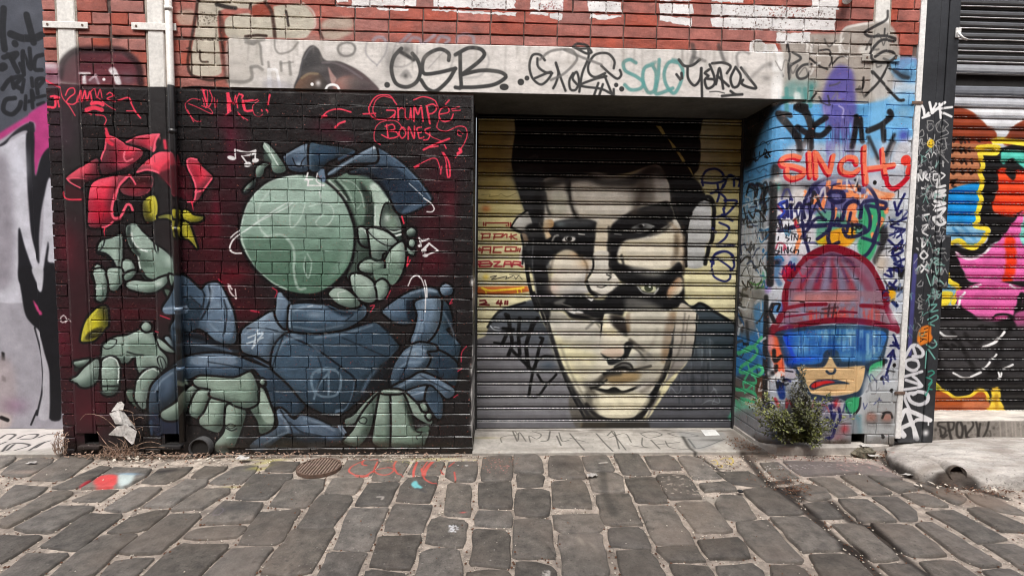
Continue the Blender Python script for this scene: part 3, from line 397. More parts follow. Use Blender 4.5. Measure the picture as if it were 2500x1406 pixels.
W_.poly('1220 880 1330 840 1590 800 1590 1300 1500 1400 1180 1400 1190 1000', '#8dc0e2', 8, .75); W_.poly('1450 1200 1590 1180 1580 1420 1380 1420', '#e9ebee', 6, .85); W_.blob(1480, 1150, 14, 14, '#5c5fae', .9); W_.blob(1300, 1250, 30, 40, LB, .6)
W_.poly('850 640 930 555 1040 600 1070 800 1070 1000 960 1090 880 1090 820 1000 790 850', PU, 6, .92); W_.drips(820, 1060, 1000, 34, 220, 5, '#7f7aac', .7, 21); W_.drips(820, 1060, 1080, 24, 200, 4, '#5a5686', .6, 22); W_.line('800 900 820 1010', 4, '#a9a5cf', 2); W_.blob(830, 930, 12, 12, '#a7a2cf', .7); W_.line('930 900 970 930 960 1000', 4, '#b5b1d6', 1.5)
for x, y, rx, ry in ((560, 730, 24, 14), (520, 780, 14, 20), (620, 790, 16, 22), (700, 720, 16, 12)): W_.blob(x, y, rx, ry, '#6b9e9c', .7)
for st in ('480 760 485 850 490 945', '425 850 545 840', '590 760 580 860 620 900 650 840 640 760', '700 740 690 900'): W_.line(st, 10, '#4f8d8a', 3, .75)
W_.poly('550 790 600 790 600 880 555 880', '#f0f0ee', 4, .8)
# black brush letters
for st, wd in (('430 980 540 1110 590 1200 600 1300', 17), ('410 960 520 980', 12), ('600 1300 690 1110 700 1080', 13), ('580 910 650 950 700 1080 690 1160', 19), ('700 1080 820 1000', 14), ('580 1080 660 1130 780 1150 850 1090', 14), ('680 1130 690 1290', 14), ('1080 990 1070 1100 1040 1290', 13), ('1110 1010 1130 1200', 13), ('1180 1110 1290 1060 1380 980 1360 950', 14), ('1300 1060 1310 1190', 15), ('1180 1220 1260 1380', 9), ('1400 1210 1330 1380', 10), ('600 900 640 910', 20)): W_.line(st, wd, BK0, 2.6, .94)
for st, wd in (('1340 100 1330 170 1220 235 1150 280 1190 312 1330 310 1410 330 1400 350 1290 345 1215 420 1195 500 1250 535 1350 530 1405 480 1390 445 1310 440 1225 490', 6.5), ('1345 560 1270 690 1160 810', 6), ('1210 610 1330 740 1440 850 1480 850', 7), ('1315 250 1310 310', 4), ('490 385 510 480 495 560 505 675', 5), ('540 450 605 500 520 560 500 620', 6), ('700 545 620 560 570 620 590 670 650 660 685 610', 6), ('690 500 780 570 830 590', 5), ('410 600 440 660', 7), ('880 540 930 490 1000 480', 4), ('770 430 850 430 870 520 850 560', 4), ('1140 660 1130 750 1080 760', 5), ('740 790 700 840', 5)): W_.line(st, wd, '#2b2a2a', 1.6, .92)
W_.blob(1480, 640, 20, 14, '#2f3a46', .7); W_.line('1400 600 1470 650 1520 660', 9, '#2f3236', 3, .8)
# ---- reveal: blue, black overspray in the corner
vw('D'); W_.poly('120 830 400 850 330 990 230 1200 190 1406 60 1406 60 900', '#0d0d0e', 16, .97); W_.line('240 1250 290 1200 330 1230 350 1200', 2.5, '#3a4a5a', 1, .8)
for st in ('180 1310 190 1370 170 1400', '215 1300 225 1370', '250 1340 290 1310 300 1270', '310 1270 330 1310', '300 1330 330 1340 300 1300 350 1290', '160 1340 240 1360 260 1290', '330 1300 345 1330'): W_.line(st, 4, '#16181c', 1)
vw('K')
W_.line('230 290 260 320 290 290 330 310', 2.5, '#54718c', 1, .8); W_.poly('120 380 340 420 340 560 300 700 120 720', '#7fb0d2', 10, .8)
for st, wd in (('140 520 170 430 200 420 230 470 210 560 240 590', 9), ('230 420 270 430 290 520 260 560', 11), ('310 470 280 540 300 620', 22), ('290 650 270 760 300 860', 24), ('180 1040 160 1110 200 1180 180 1240', 12), ('220 960 240 1080', 10), ('120 740 300 730', 6), ('230 880 260 940', 10)): W_.line(st, wd, '#1b1d20', 3, .9)
W_.drips(130, 300, 600, 14, 500, 6, '#a9c3d4', .7, 31); W_.drips(130, 300, 700, 10, 500, 6, '#d5dde2', .7, 32)
for st in ('150 560 180 610 220 600', '190 760 210 700 240 740 210 800 180 780', '180 860 210 900 250 850 260 880', '200 900 230 1000'): W_.line(st, 6, '#d8e4ea', 2, .85)
W_.blob(250, 950, 30, 60, '#d8dadc', .7); W_.blob(290, 980, 5, 6, '#2277b0', .9, hard=1); W_.poly('100 1080 180 1060 290 1080 340 1150 330 1280 90 1300', '#d3d5d5', 6, .8); W_.poly('280 1160 320 1140 335 1190 290 1230', '#8fc9b2', 3); W_.line('180 1250 230 1270 290 1240 300 1280 220 1300', 6, '#4c8a4a', 2, .9); W_.line('110 1240 150 1300 160 1240 190 1290', 6, '#1a1a1c', 1.5); W_.poly('310 1230 350 1220 350 1330 300 1340', '#b6a4d4', 4, .9)
W_.poly('110 1310 290 1310 310 1406 100 1406', '#9a9996', 10, .8)
# black vertical at the corner
W_.poly('360 250 440 260 430 420 395 540 390 900 370 1260 320 1260 330 900 345 540', BK0, 6, .94); W_.blob(415, 380, 18, 12, '#f4f4f2', .95); W_.blob(410, 445, 14, 9, '#2c9a86', .95); W_.blob(380, 500, 16, 12, '#ecebe8', .9)
# centre field: white with layers
W_.poly('400 540 620 540 640 980 610 1080 390 1080 388 800', '#e6e6ea', 3); W_.poly('370 1020 640 1010 700 1060 600 1200 370 1250', '#c9b4bc', 6, .8); W_.blob(415, 1075, 14, 16, '#1f4f86', .9); W_.blob(400, 1080, 9, 9, '#0d0d12', .9); W_.line('390 1040 430 1025 460 1060', 5, '#1f6f9a', 1.5); W_.blob(550, 1060, 12, 12, '#7ba9c9', .8); W_.line('410 1120 400 1200 430 1260', 12, '#3f6f96', 4, .7)
W_.poly('460 400 700 380 1180 340 1540 330 1540 560 1340 560 1200 640 700 520 620 520 440 520', '#bdb8bb', 8, .7); W_.blob(640, 430, 40, 16, '#2a2a30', .7); W_.blob(560, 480, 22, 14, '#ecebe9', .8); W_.blob(480, 460, 14, 24, '#26262a', .8); W_.blob(1050, 300, 16, 14, '#2b2b2d', .7); W_.blob(520, 300, 30, 14, '#2b2b2d', .6)
W_.poly('640 520 740 420 900 380 1060 400 1180 480 1240 580 1230 720 1060 640 800 660 700 680 640 640', '#6d6b96', 5, .9); W_.poly('560 480 640 460 690 500 640 560 560 540', '#d8d4d2', 4)
W_.poly('1090 650 1190 580 1290 560 1330 640 1290 820 1270 900 1180 1070 1090 960 1120 820', '#4fa67c', 3); W_.poly('740 660 880 640 1000 700 1060 720 1120 700 1110 860 960 940 760 930 720 800', '#5f9a86', 6, .85); W_.poly('740 880 900 800 1060 790 1060 900 960 950 760 920', '#e2a838', 4, .95); W_.blob(790, 890, 12, 10, '#c9c23a', .9); W_.poly('1280 800 1330 760 1350 860 1290 1000 1240 1100 1210 1060 1270 930', '#1b1c20', 4, .85); W_.poly('640 700 740 690 720 960 640 1000', '#e2e0e4', 4, .85)
PE = '#f0a074'
for st, wd in (('845 400 820 520 780 620', 11), ('940 370 930 430', 14), ('870 450 1000 440 1100 440', 12), ('1020 440 1040 500 1000 510', 14), ('1190 470 1290 510 1380 520', 18), ('1060 450 1080 520 1150 520', 12), ('900 630 890 700', 11), ('1050 600 1030 700 1060 740', 24), ('1280 580 1300 600', 14), ('1340 630 1330 650', 12), ('1290 720 1270 760', 16), ('740 530 720 560', 16), ('650 480 640 500', 10), ('1210 840 1215 860', 10), ('1200 690 1190 740', 8), ('560 720 600 850 560 990', 10)): W_.line(st, wd, PE, 1.8, .95)
W_.poly('1180 470 1260 480 1330 510 1220 520', '#e8c8b0', 3, .7)
for st, wd in (('690 480 720 420 840 365 960 360 1080 380 1180 440 1250 560 1270 700 1250 850 1180 990 1100 1060', 9), ('640 560 700 460 760 400', 8), ('640 560 620 700 640 860 680 1000', 8), ('840 500 870 480 960 490 970 550 900 570 850 540', 11), ('880 570 880 700 840 860 870 960', 10), ('960 720 990 600 1060 560 1120 600 1110 700', 10), ('1160 600 1190 700 1180 800 1120 840', 9), ('1140 570 1210 555 1330 580 1320 620 1180 600', 9), ('1240 560 1270 720 1210 900', 8), ('430 810 600 770 740 770 860 760', 11), ('860 760 1000 770 1100 760 1150 800 1100 850 1000 860 970 800', 9), ('750 880 830 820 870 760', 9), ('700 740 760 700 820 720', 8), ('680 580 690 700 660 760', 8), ('560 640 600 580 640 700', 9), ('1130 870 1270 920', 8), ('820 960 930 910', 9), ('1030 660 1000 820', 8), ('620 860 700 760', 8)): W_.line(st, wd, '#26264a', 1.6, .93)
for st in ('470 570 420 590 410 620 470 640 480 680 430 690', '490 560 500 690', '525 545 530 700', '420 700 440 760', '450 690 470 700'): W_.line(st, 8, NV, 1.4)
W_.line('470 560 430 580 470 640 440 690', 5, '#2e4aa8', 1.4)
for st in ('410 770 400 790 440 780 420 810', '450 760 455 800', '470 800 480 760 500 800 505 755', '530 770 515 780 540 800', '420 860 415 890', '490 850 480 870 510 880 490 900', '530 850 530 890', '550 890 555 850 580 890 585 850', '610 860 600 880 630 880', '660 850 660 900 640 880 690 870 680 905', '400 960 390 980 430 985 400 1010', '445 950 445 1000', '470 1000 470 955 500 1000 500 950', '530 955 515 980 540 995', '560 950 555 1000 550 980 590 975 585 1010'): W_.line(st, 2.6, '#22222a', .8)
# SINCH
W_.poly('470 130 640 60 1000 80 1260 60 1560 100 1550 470 1200 450 900 380 600 420 450 380', '#d3d0d4', 10, .72); W_.poly('1180 60 1280 60 1280 120 1200 200', LB, 6, .6); W_.drips(820, 1060, 60, 26, 160, 5, '#8a85b4', .6, 23)
for st, wd in (('590 0 600 120', 14), ('690 0 700 110', 12), ('1060 0 1040 100', 11), ('1180 20 1260 200', 8), ('1400 0 1330 170', 9)): W_.line(st, wd, BK0, 4, .8)
for col, wd, dx, dy in (('#b81f36', 13, -12, 15), ('#f48f72', 10.5, 0, 0)):
    for st in ('600 190 540 175 460 195 455 245 560 265 640 300 620 340 540 365 500 340 495 290', '680 150 685 240 690 345', '740 350 735 240 730 145 790 230 850 320 870 250 885 175', '1085 235 1070 195 1000 190 950 250 970 310 1050 325 1100 290', '1150 100 1150 250 1162 400', '1160 285 1280 270 1400 250', '1300 120 1310 240 1330 345'):
        P = nums(st)+np.array([dx, dy])/VIEW[2]; s0 = VIEW[:]; view(0, 0, 1); W_.line(' '.join('%.1f %.1f' % tuple(p) for p in P), wd, col, 1.3, .97); VIEW[:] = s0
W_.line('1490 210 1540 240 1530 330 1460 420 1390 455 1345 420 1330 350', 12, '#bb2238', 1.6); W_.line('1480 200 1525 230 1510 320', 9, '#e85a50', 1.6); W_.blob(1500, 215, 13, 13, '#e4554a', .95, hard=1)
W_.blob(1230, 405, 4.8, 5.5, '#0f0f10', 1, hard=1); W_.line('800 560 790 620', 9, '#f29a72', 1.5)
# right white column and navy tags
W_.poly('1365 560 1540 480 1530 900 1500 1400 1330 1400 1350 1100 1390 800', '#d9dde2', 5, .92); W_.blob(1400, 700, 20, 22, '#9fa6ac', .8); W_.blob(1290, 1090, 20, 26, '#d9c9b4', .7); W_.poly('1450 1130 1490 1120 1470 1220 1440 1200', '#16171a', 3); W_.line('1380 1300 1480 1310', 14, '#15161a', 4, .9)
for st, wd in (('1490 500 1440 600 1420 680 1470 640', 6), ('1400 570 1430 680', 6), ('1370 770 1510 700 1370 770 1510 800', 5), ('1360 850 1500 800 1420 870', 5), ('1350 890 1440 960 1470 890 1380 1000', 6), ('1380 1030 1480 980 1390 960 1400 1060', 7), ('1490 1050 1400 1090 1470 1110 1390 1130', 6), ('1320 1180 1380 1200 1360 1130 1440 1160', 6), ('1360 1250 1420 1300', 6), ('1420 1230 1370 1300', 6), ('1340 1150 1430 1140', 5), ('1370 720 1440 760', 4)): W_.line(st, wd, NV, 1.3, .95)
W_.poly('1330 1320 1410 1325 1400 1406 1330 1406', '#f0b92e', 2); W_.blob(1440, 1370, 14, 12, '#c9d4e4', .9)
# ---- beanie head with goggles
W_.poly('470 1440 480 1290 560 1150 680 1015 860 950 1040 1000 1180 1100 1290 1280 1330 1440', '#8c6c7e', 2)
for x, c in ((560, '#9c3a4c'), (640, '#8d8296'), (720, '#93344a'), (800, '#9590a8'), (900, '#98404e'), (980, '#8b8aa0'), (1080, '#a04a56'), (1150, '#8e96aa'), (1230, '#8c5064')): W_.line('%d 1420 %d 1250 %d 1060' % (x, x+(880-x)*.22, x+(880-x)*.65), 17, c, 7, .8)
for x in (620, 740, 860, 1010): W_.line('%d 1240 %d 1130' % (x, x+(870-x)*.35), 6, '#54446a', 4, .7)
W_.line('720 1060 860 1010 1000 1050 1060 1110', 6, '#5a3a5a', 3, .7); W_.poly('740 1050 1010 1050 1060 1090 860 1060 760 1110', '#4a3046', 4, .5)
shape(W_, '445 1160 470 1110 520 1090 560 1110 530 1180 500 1260 460 1220', '#b01c44', ('#8a1238', 470, 1120, 500, 1240), None); W_.blob(480, 1150, 6, 8, '#d85a78', .7)
for st, wd in (('470 1440 490 1280 570 1140 690 1015 860 950 1040 1000 1180 1095 1290 1280 1340 1440', 14), ('700 1020 860 955 1020 1000', 18)): W_.line(st, wd, '#78102f', 1.6)
vw('L')
W_.poly('470 -20 1330 -20 1370 150 1430 290 1200 235 900 215 600 255 340 330 400 230 450 120', '#9a7e8a', 3); W_.drips(560, 1300, 130, 40, 80, 9, '#cf5a54', .7, 41); W_.drips(500, 1300, 60, 30, 140, 9, '#8f92a6', .6, 42); W_.poly('560 0 1080 0 1050 50 560 60', '#cf8f8a', 6, .7)
for st, wd in (('478 -20 470 90 430 200 350 320', 16), ('1320 -20 1350 120 1390 220 1435 300', 17), ('490 110 640 85 820 78', 9), ('1120 90 1230 95 1350 110', 10), ('330 340 470 285 620 250 900 215 1200 235 1420 290', 15), ('350 310 370 350', 18), ('440 190 760 150', 4), ('940 140 1080 150', 5)): W_.line(st, wd, '#78102f', 1.6)
for st in ('850 85 840 180', '895 80 880 190', '790 120 920 105', '780 155 910 150'): W_.line(st, 5, '#4c3038', 1.2, .85)
SL_ = '#2f4154'
W_.poly('385 335 500 292 700 262 900 252 1140 258 1345 285 1352 330 1310 560 1290 605 960 612 560 622 500 610 450 520', SL_, 1)
W_.poly('455 345 560 312 720 298 900 290 1120 295 1325 318 1295 480 1250 545 980 562 955 560 925 480 890 465 835 462 800 500 780 575 560 582 535 500', '#3f76b4', 1)
for x, y, rx, ry, c, a in ((520, 450, 14, 50, '#1f4fc0', .8), (640, 400, 40, 20, '#4f86c4', .8), (620, 460, 30, 14, '#8fbfe0', .7), (720, 340, 40, 12, '#6fa9cf', .8), (850, 340, 20, 14, '#9cc4d4', .7), (940, 340, 30, 24, '#4a7d9c', .7), (1050, 350, 20, 30, '#8fb8cc', .7), (1130, 420, 16, 50, '#2b5a94', .8), (1240, 400, 18, 40, '#9cc8dc', .6), (600, 555, 50, 8, '#2f62cc', .8), (1000, 520, 30, 14, '#7fb0cc', .6), (1180, 520, 30, 14, '#8fb4b4', .6)): W_.blob(x, y, rx, ry, c, a, -8)
W_.drips(600, 1280, 330, 40, 140, 7, '#b5d6e4', .45, 43); W_.drips(600, 1280, 330, 30, 160, 8, '#1f4a8c', .45, 44); W_.line('480 360 560 560', 9, '#2a56c8', 2.5, .8)
W_.poly('560 615 800 612 860 520 922 612 1160 605 1130 770 1090 822 900 852 680 834 620 722', '#e1c59d', 1); W_.line('560 620 620 725 680 840', 10, SL_, 1.5); W_.line('1175 600 1150 740 1095 835 900 880 690 860', 14, SL_, 1.6); W_.line('1170 600 1320 560', 14, SL_, 1.5)
W_.poly('700 860 900 880 1080 840 1060 890 900 905 720 890', SL_, 1.5)
W_.poly('680 778 720 732 830 712 940 725 1025 752 900 756 800 775 712 806', SL_, .8); W_.poly('695 772 730 742 830 725 900 738 800 758 720 790', '#c42a30', 1); W_.blob(760, 750, 14, 6, '#e05a50', .7, -10); W_.line('825 645 850 665 890 660 900 632', 6, SL_, 1.2); W_.poly('815 615 860 525 915 610', '#e8cfa8', 1, curve=0)
W_.poly('1190 612 1310 555 1290 650 1190 755', '#57b585', 1.5); W_.line('1310 545 1300 640 1180 770', 6, '#141517', 1.4); W_.poly('1000 880 1110 870 1090 970 1010 1015 980 960', '#4cae7e', 2); W_.line('1110 870 1100 950 1060 1010', 6, '#16181a', 1.4); W_.poly('1040 1030 1150 1020 1140 1160 1040 1165', '#6f949e', 4)
# salmon bits left of the face, dark corner strip
W_.poly('290 120 340 120 350 700 340 900 280 900 280 500', BK0, 5, .85); W_.poly('310 380 400 350 430 440 470 600 470 690 400 680 380 580 330 460', '#e0714f', 4, .95); W_.poly('310 340 380 360 360 480 310 440', '#d9a7b0', 5, .8); W_.line('380 470 390 560 440 520', 9, '#1f1c1e', 2); W_.line('400 600 400 640', 9, '#2a2224', 2); W_.poly('470 640 560 630 570 700 480 700', '#ccc4cc', 4, .8); W_.blob(320, 660, 9, 8, '#f0efed', 1); W_.blob(370, 660, 6, 7, '#16161a', 1); W_.line('480 640 540 650', 4, '#1c1f2c', 1); W_.line('370 80 350 140 380 220', 9, '#15151a', 2); W_.poly('360 90 440 60 450 140 380 160', '#4f86b8', 4, .8); W_.line('360 130 380 80 430 80 410 130', 6, '#101014', 1.5)
# reveal: mint tag on blue
W_.poly('60 330 290 330 290 700 60 700', '#4a8ec8', 10, .9); W_.poly('80 -10 300 -10 300 130 200 330 80 330', '#8f8e8c', 12, .7); W_.blob(150, 90, 24, 24, '#e9e9e6', .9); W_.blob(160, 80, 8, 10, '#4a4846', .6); W_.poly('210 100 300 60 300 330 240 330', '#5f9fd0', 8, .8); W_.line('100 170 110 300', 14, '#4a4644', 5, .8); W_.line('150 240 160 380', 16, '#3c3a3a', 6, .7); W_.poly('60 690 290 690 290 920 50 900', '#6d625a', 10, .8); W_.poly('230 660 290 660 285 900 240 900', '#6a4632', 5, .8)
for st, wd in (('275 360 180 460 70 490', 9), ('80 500 180 440 240 470 200 540 100 610 90 650 150 660', 10), ('150 660 250 600 285 640 250 680 190 670', 10), ('150 570 170 640 120 740 130 800', 8), ('200 660 230 740 130 740', 8), ('60 800 150 810 220 840 215 900 100 880', 10), ('60 900 90 980 60 1060', 12), ('210 800 200 760 130 830', 7)): W_.line(st, wd, '#6fd2a2', 1.6, .95)
W_.poly('60 900 220 880 230 960 200 1060 120 1010 60 1050', '#8fd9b8', 7, .8); W_.poly('130 880 260 860 270 950 200 970', '#e8efe9', 6, .9)
# bottom of the pier
W_.poly('40 1000 290 1000 320 1300 300 1380 30 1300', '#98989a', 8, .9); W_.poly('290 1000 520 900 1040 1000 1040 1260 300 1300', '#9c9da2', 8, .85); W_.poly('1150 700 1430 640 1420 1260 1150 1260', '#cfd3d6', 6, .85); W_.poly('1160 860 1430 860 1420 1260 1140 1260', '#b4b6b6', 12, .7)
W_.poly('350 730 520 720 520 900 340 900', '#b9bdc6', 6, .8); W_.line('430 740 450 860', 16, '#1f3a7a', 3, .9); W_.poly('410 790 470 760 470 850 420 850', '#24407e', 3); W_.line('390 880 420 940', 8, '#a8303a', 3, .8); W_.blob(440, 1190, 26, 30, '#2f4c6e', .6)
for st, wd in (('860 950 880 1050 860 1150', 8), ('890 950 930 960 940 1040 900 1120 880 1200 830 1220', 8), ('830 1040 870 1090', 7), ('850 940 900 930', 7), ('880 1080 900 1000', 6)): W_.line(st, wd, NV, 1.5, .95)
W_.blob(910, 920, 9, 14, '#c8404a', .9); W_.blob(980, 1135, 12, 12, '#c8505a', .8); W_.blob(930, 1210, 16, 16, '#b08088', .7); W_.blob(800, 950, 20, 20, '#6a5a8a', .6)
for x, y in ((1205, 1040), (1340, 1040)):
    W_.poly('%d %d %d %d %d %d %d %d' % (x-45, y-35, x+45, y-35, x+45, y+60, x-45, y+60), '#6a6664', 8, .7); W_.poly('%d %d %d %d %d %d %d %d' % (x-35, y-35, x+38, y-30, x+35, y+25, x-40, y+20), '#b98c80', 6, .8)
W_.line('1300 1040 1320 1000 1370 1000 1390 1040', 6, '#151515', 1.5); W_.blob(1305, 1200, 4.5, 6, '#1c1c1c', 1, hard=1)
for st in ('1330 680 1360 580 1392 470', '1392 470 1350 520', '1392 470 1405 540', '1395 340 1440 450', '1370 430 1450 430', '1440 450 1390 400'): W_.line(st, 6, NV, 1.2)
for x, y in ((1400, 595), (1295, 708), (1378, 810)): W_.blob(x, y, 4.5, 5.5, '#141414', 1, hard=1)
W_.blob(1410, 170, 20, 26, '#e8eaec', .9); W_.poly('1360 70 1480 60 1470 140 1380 130', '#d3d9e2', 3); W_.line('1390 60 1420 90', 9, '#2a3a6a', 2)
# many small marker tags over everything
def scrib(cv, x0, y0, x1, y1, n, cols, w0, w1, size, seed, a=.9):
    g = np.random.default_rng(seed)
    for _ in range(n):
        x, y = g.uniform(x0, x1), g.uniform(y0, y1); k = g.integers(3, 7); st = []
        for i in range(k): st += ['%.0f' % (x+size*(i/k-.5)*g.uniform(.6, 1.3)+g.normal(0, size*.12)), '%.0f' % (y+g.choice([-1, 1])*size*g.uniform(.15, .5))]
        cv.line(' '.join(st), g.uniform(w0, w1), g.choice(cols), 1.1, a*g.uniform(.7, 1), curve=int(g.random() < .7))
vw('K')
scrib(W_, 110, 420, 340, 1300, 34, ['#16171a', '#e8eef2', '#1b2a4a', '#2d6f9a', '#16171a'], 3, 8, 110, 5); scrib(W_, 390, 560, 640, 1300, 14, ['#1b1c22', NV, '#b8405a', '#2a6a8a'], 2, 5, 80, 6); scrib(W_, 1330, 480, 1530, 1380, 18, [NV, '#1a1a1e', '#6a7a9a'], 2.5, 5, 90, 7); scrib(W_, 460, 380, 1300, 960, 16, ['#26264a', '#1b1c22', '#e8e4e4', '#3a3a6a'], 3, 7, 130, 8)
W_.line('378 440 372 700 352 1000 345 1260', 17, '#121214', 3, .9)
vw('L'); scrib(W_, 290, 640, 520, 1000, 10, ['#1b1c22', NV, '#b8404a', '#f0f0f0'], 3, 7, 90, 9); scrib(W_, 560, 900, 1030, 1250, 12, ['#4a4a6a', NV, '#b85a64', '#d8d8da'], 3, 6, 110, 10, .7); scrib(W_, 1150, 560, 1430, 1000, 8, ['#8a8c90', '#1c1c1e', NV], 2, 5, 80, 11, .7); W_.line('312 20 306 400 300 900', 13, '#131315', 3, .85); scrib(W_, 70, 0, 290, 700, 18, ['#17181a', '#3a6a9a', '#e6eaec', '#4a4846'], 4, 9, 120, 12)
for st, wd in (('275 360 180 460 70 490', 8), ('80 500 180 440 240 470 200 540 100 610 90 650 150 660', 9), ('150 660 250 600 285 640 250 680 190 670', 9), ('150 570 170 640 120 740 130 800', 7), ('200 660 230 740 130 740', 7), ('60 800 150 810 220 840 215 900 100 880', 9)): W_.line(st, wd, '#6fd2a2', 1.6, .95)
# street grime along the foot of the walls
view(0, 0, 1); g_ = np.random.default_rng(15)
for _ in range(70): W_.blob(g_.uniform(1850, 2190), g_.uniform(1070, 1105), g_.uniform(8, 26), g_.uniform(4, 14), g_.choice(['#4a4036', '#5c5248', '#3a332c']), .3)
for _ in range(30): W_.blob(g_.uniform(1795, 1860), g_.uniform(1060, 1100), g_.uniform(8, 20), g_.uniform(4, 12), g_.choice(['#4a4036', '#5c5248']), .3)
W_.map = FMAP
for _ in range(110): W_.blob(g_.uniform(150, 1155), g_.uniform(1080, 1106), g_.uniform(10, 40), g_.uniform(3, 10), g_.choice(['#3a3026', '#4c4236', '#2a241e', '#1a1716']), .35)
for _ in range(160):
    x = g_.uniform(120, 1150); y = g_.uniform(230, 1090); W_.line('%f %f %f %f' % (x, y, x+g_.normal(0, 1), y+g_.uniform(4, 22)), g_.uniform(.8, 1.8), g_.choice(['#8a8684', '#0e0d0e', '#5a5654']), .8, .35)
W_.dots(110, 240, 1150, 1090, 260, 1.1, '#c9c6c2', .5, 88)
# ================================================================ PAINT: two overlapping faces on the door shutter
S_ = SHUT
view(0, 0, 1); S_.poly('1100 200 1880 200 1880 1120 1100 1120', '#d3ca98', curve=0, g=('#ddd6ae', 1480, 400, 1480, 800))
S_.blob(1200, 380, 60, 150, '#c4a94e', .75); S_.blob(1790, 380, 50, 120, '#c9b25c', .7)
vw('J')
S_.poly('-40 720 110 640 140 560 240 440 400 382 482 360 522 440 562 540 622 640 682 860 762 1060 852 1230 862 1450 -40 1450', '#4e545c', 1, g=('#7b7a7e', 350, 480, 200, 800))
S_.poly('-40 730 100 690 300 720 640 740 700 900 860 1230 870 1450 -40 1450', '#77777c', 14, .7); S_.blob(600, 870, 26, 14, '#4a5764', .8); S_.poly('380 400 482 362 522 440 590 600 420 560 330 520 250 450', '#3e4348', 8, .8); S_.line('130 570 220 450 420 378', 6, '#1b1d20', 2)
S_.poly('1640 370 1712 402 1800 392 1900 452 2060 552 2120 580 2120 1450 1300 1450 1420 1230 1600 960 1720 780 1760 560 1760 470 1660 382', '#39434a', 1, g=('#55565c', 1900, 600, 1850, 1050)); S_.line('1660 372 1720 420 1790 385 1900 450 2070 552', 7, '#121416', 2); S_.drips(1700, 1900, 690, 26, 160, 5, '#6d767c', .5, 4); S_.drips(1620, 1900, 900, 20, 200, 5, '#2a3036', .5, 5)
S_.poly('800 1060 1460 1060 1330 1300 1400 1450 900 1450', '#5f5b55', 4)
# jaw, hair, ears
vw('I')
S_.poly('400 150 1910 150 1915 350 1922 480 1906 620 1862 690 1930 790 1962 862 1850 1000 1802 1200 1702 1000 1662 800 1612 640 1542 588 1300 662 1030 682 850 692 800 722 610 722 590 900 590 1152 520 1132 452 980 402 832 360 662 340 602 350 452 370 332', '#0c0b0b', 1)
S_.poly('60 150 2330 150 2330 214 60 200', '#141210', 1, curve=0); S_.poly('352 680 420 610 600 600 620 720 592 900 592 1150 520 1130 452 980 402 832', '#27292b', 6); S_.blob(420, 660, 26, 20, '#3a3d3f', .6); S_.poly('1660 760 1860 700 1950 860 1850 1000 1800 1190 1700 1000', '#1b1c1d', 4)
for q in ('1545 265 1590 268 1630 340 1605 345', '1640 362 1660 380 1720 450 1690 455', '1715 478 1740 475 1800 570 1770 570', '1810 605 1835 618 1868 692 1840 660'): S_.poly(q, '#c9b668', .5, curve=0)
S_.line('470 540 540 510', 2, '#5a5a58', 1, .8); S_.line('520 530 560 520 540 550', 3, '#4a4a48', 1, .8)
# upper face
S_.poly('610 715 820 692 1040 658 1300 688 1450 622 1560 588 1622 680 1662 782 1668 900 1702 1012 1762 1132 1788 1252 1792 1440 440 1440 430 1252 560 1102 590 1002 590 880', '#dcd6c8', 1)
S_.poly('610 720 820 700 1040 668 1300 700 1540 600 1560 640 1300 740 1040 720 820 730 620 750', '#6d675d', 10, .6); S_.poly('1330 700 1440 640 1520 610 1540 880 1420 960 1310 900', '#5e564d', 16, .75); S_.poly('1540 600 1620 690 1655 800 1660 890 1560 860', '#c9c5bd', 8, .8)
S_.line('805 715 825 860 880 1015', 13, '#3d3b38', 6, .85); S_.line('660 720 650 860 680 1000', 12, '#b1a894', 7, .7); S_.line('620 830 640 960 660 1000', 7, '#2c2b2a', 4, .8); S_.poly('690 830 800 830 790 1000 680 1000', '#cfcdb8', 8, .7); S_.poly('850 830 1260 830 1180 1000 900 1000', '#e2dbca', 10, .7)
S_.poly('340 1112 392 1030 472 980 522 1132 472 1162 382 1142', '#aeaca6', 1, g=('#d6d4cd', 480, 1020, 360, 1110)); S_.line('335 1110 390 1030 470 975', 4, '#101010', 1); S_.line('340 1118 400 1150 470 1170', 7, '#151515', 1.5); S_.poly('430 1160 540 1222 522 1262 442 1242', '#7d6c5b', 2); S_.line('420 1180 440 1280 430 1420', 5, '#141414', 1.5)
S_.poly('640 1090 850 1040 1000 1050 1080 1100 1052 1182 1032 1302 1022 1440 480 1440 432 1302 522 1202 600 1162', '#17181a', 4); S_.poly('700 1080 830 1050 960 1060 1040 1100 900 1110 760 1120', '#4b4e50', 8, .8); S_.blob(745, 1090, 14, 6, '#7d8a8c', .7); S_.poly('480 1270 620 1280 640 1440 470 1440', '#2c2e30', 4); S_.poly('600 1060 680 1050 692 1102 652 1152 672 1190 622 1216 595 1182 590 1102', '#d9c6a6', 2, g=('#b08d63', 600, 1100, 690, 1090))
S_.poly('760 1222 800 1194 872 1200 862 1232 800 1243', '#d9d6d0', 1); S_.blob(815, 1210, 9, 7, '#0c0c0c', 1, hard=1); S_.blob(822, 1205, 2.2, 2, '#f4f4f4', 1, hard=1); S_.line('680 1230 700 1190 730 1180', 5, '#8d8b86', 2); S_.line('900 1170 950 1175', 3, '#c2bfb8', 1)
S_.poly('1060 1060 1180 1050 1202 1102 1152 1202 1142 1302 1152 1440 1030 1440 1042 1202', '#d6cbb4', 4)
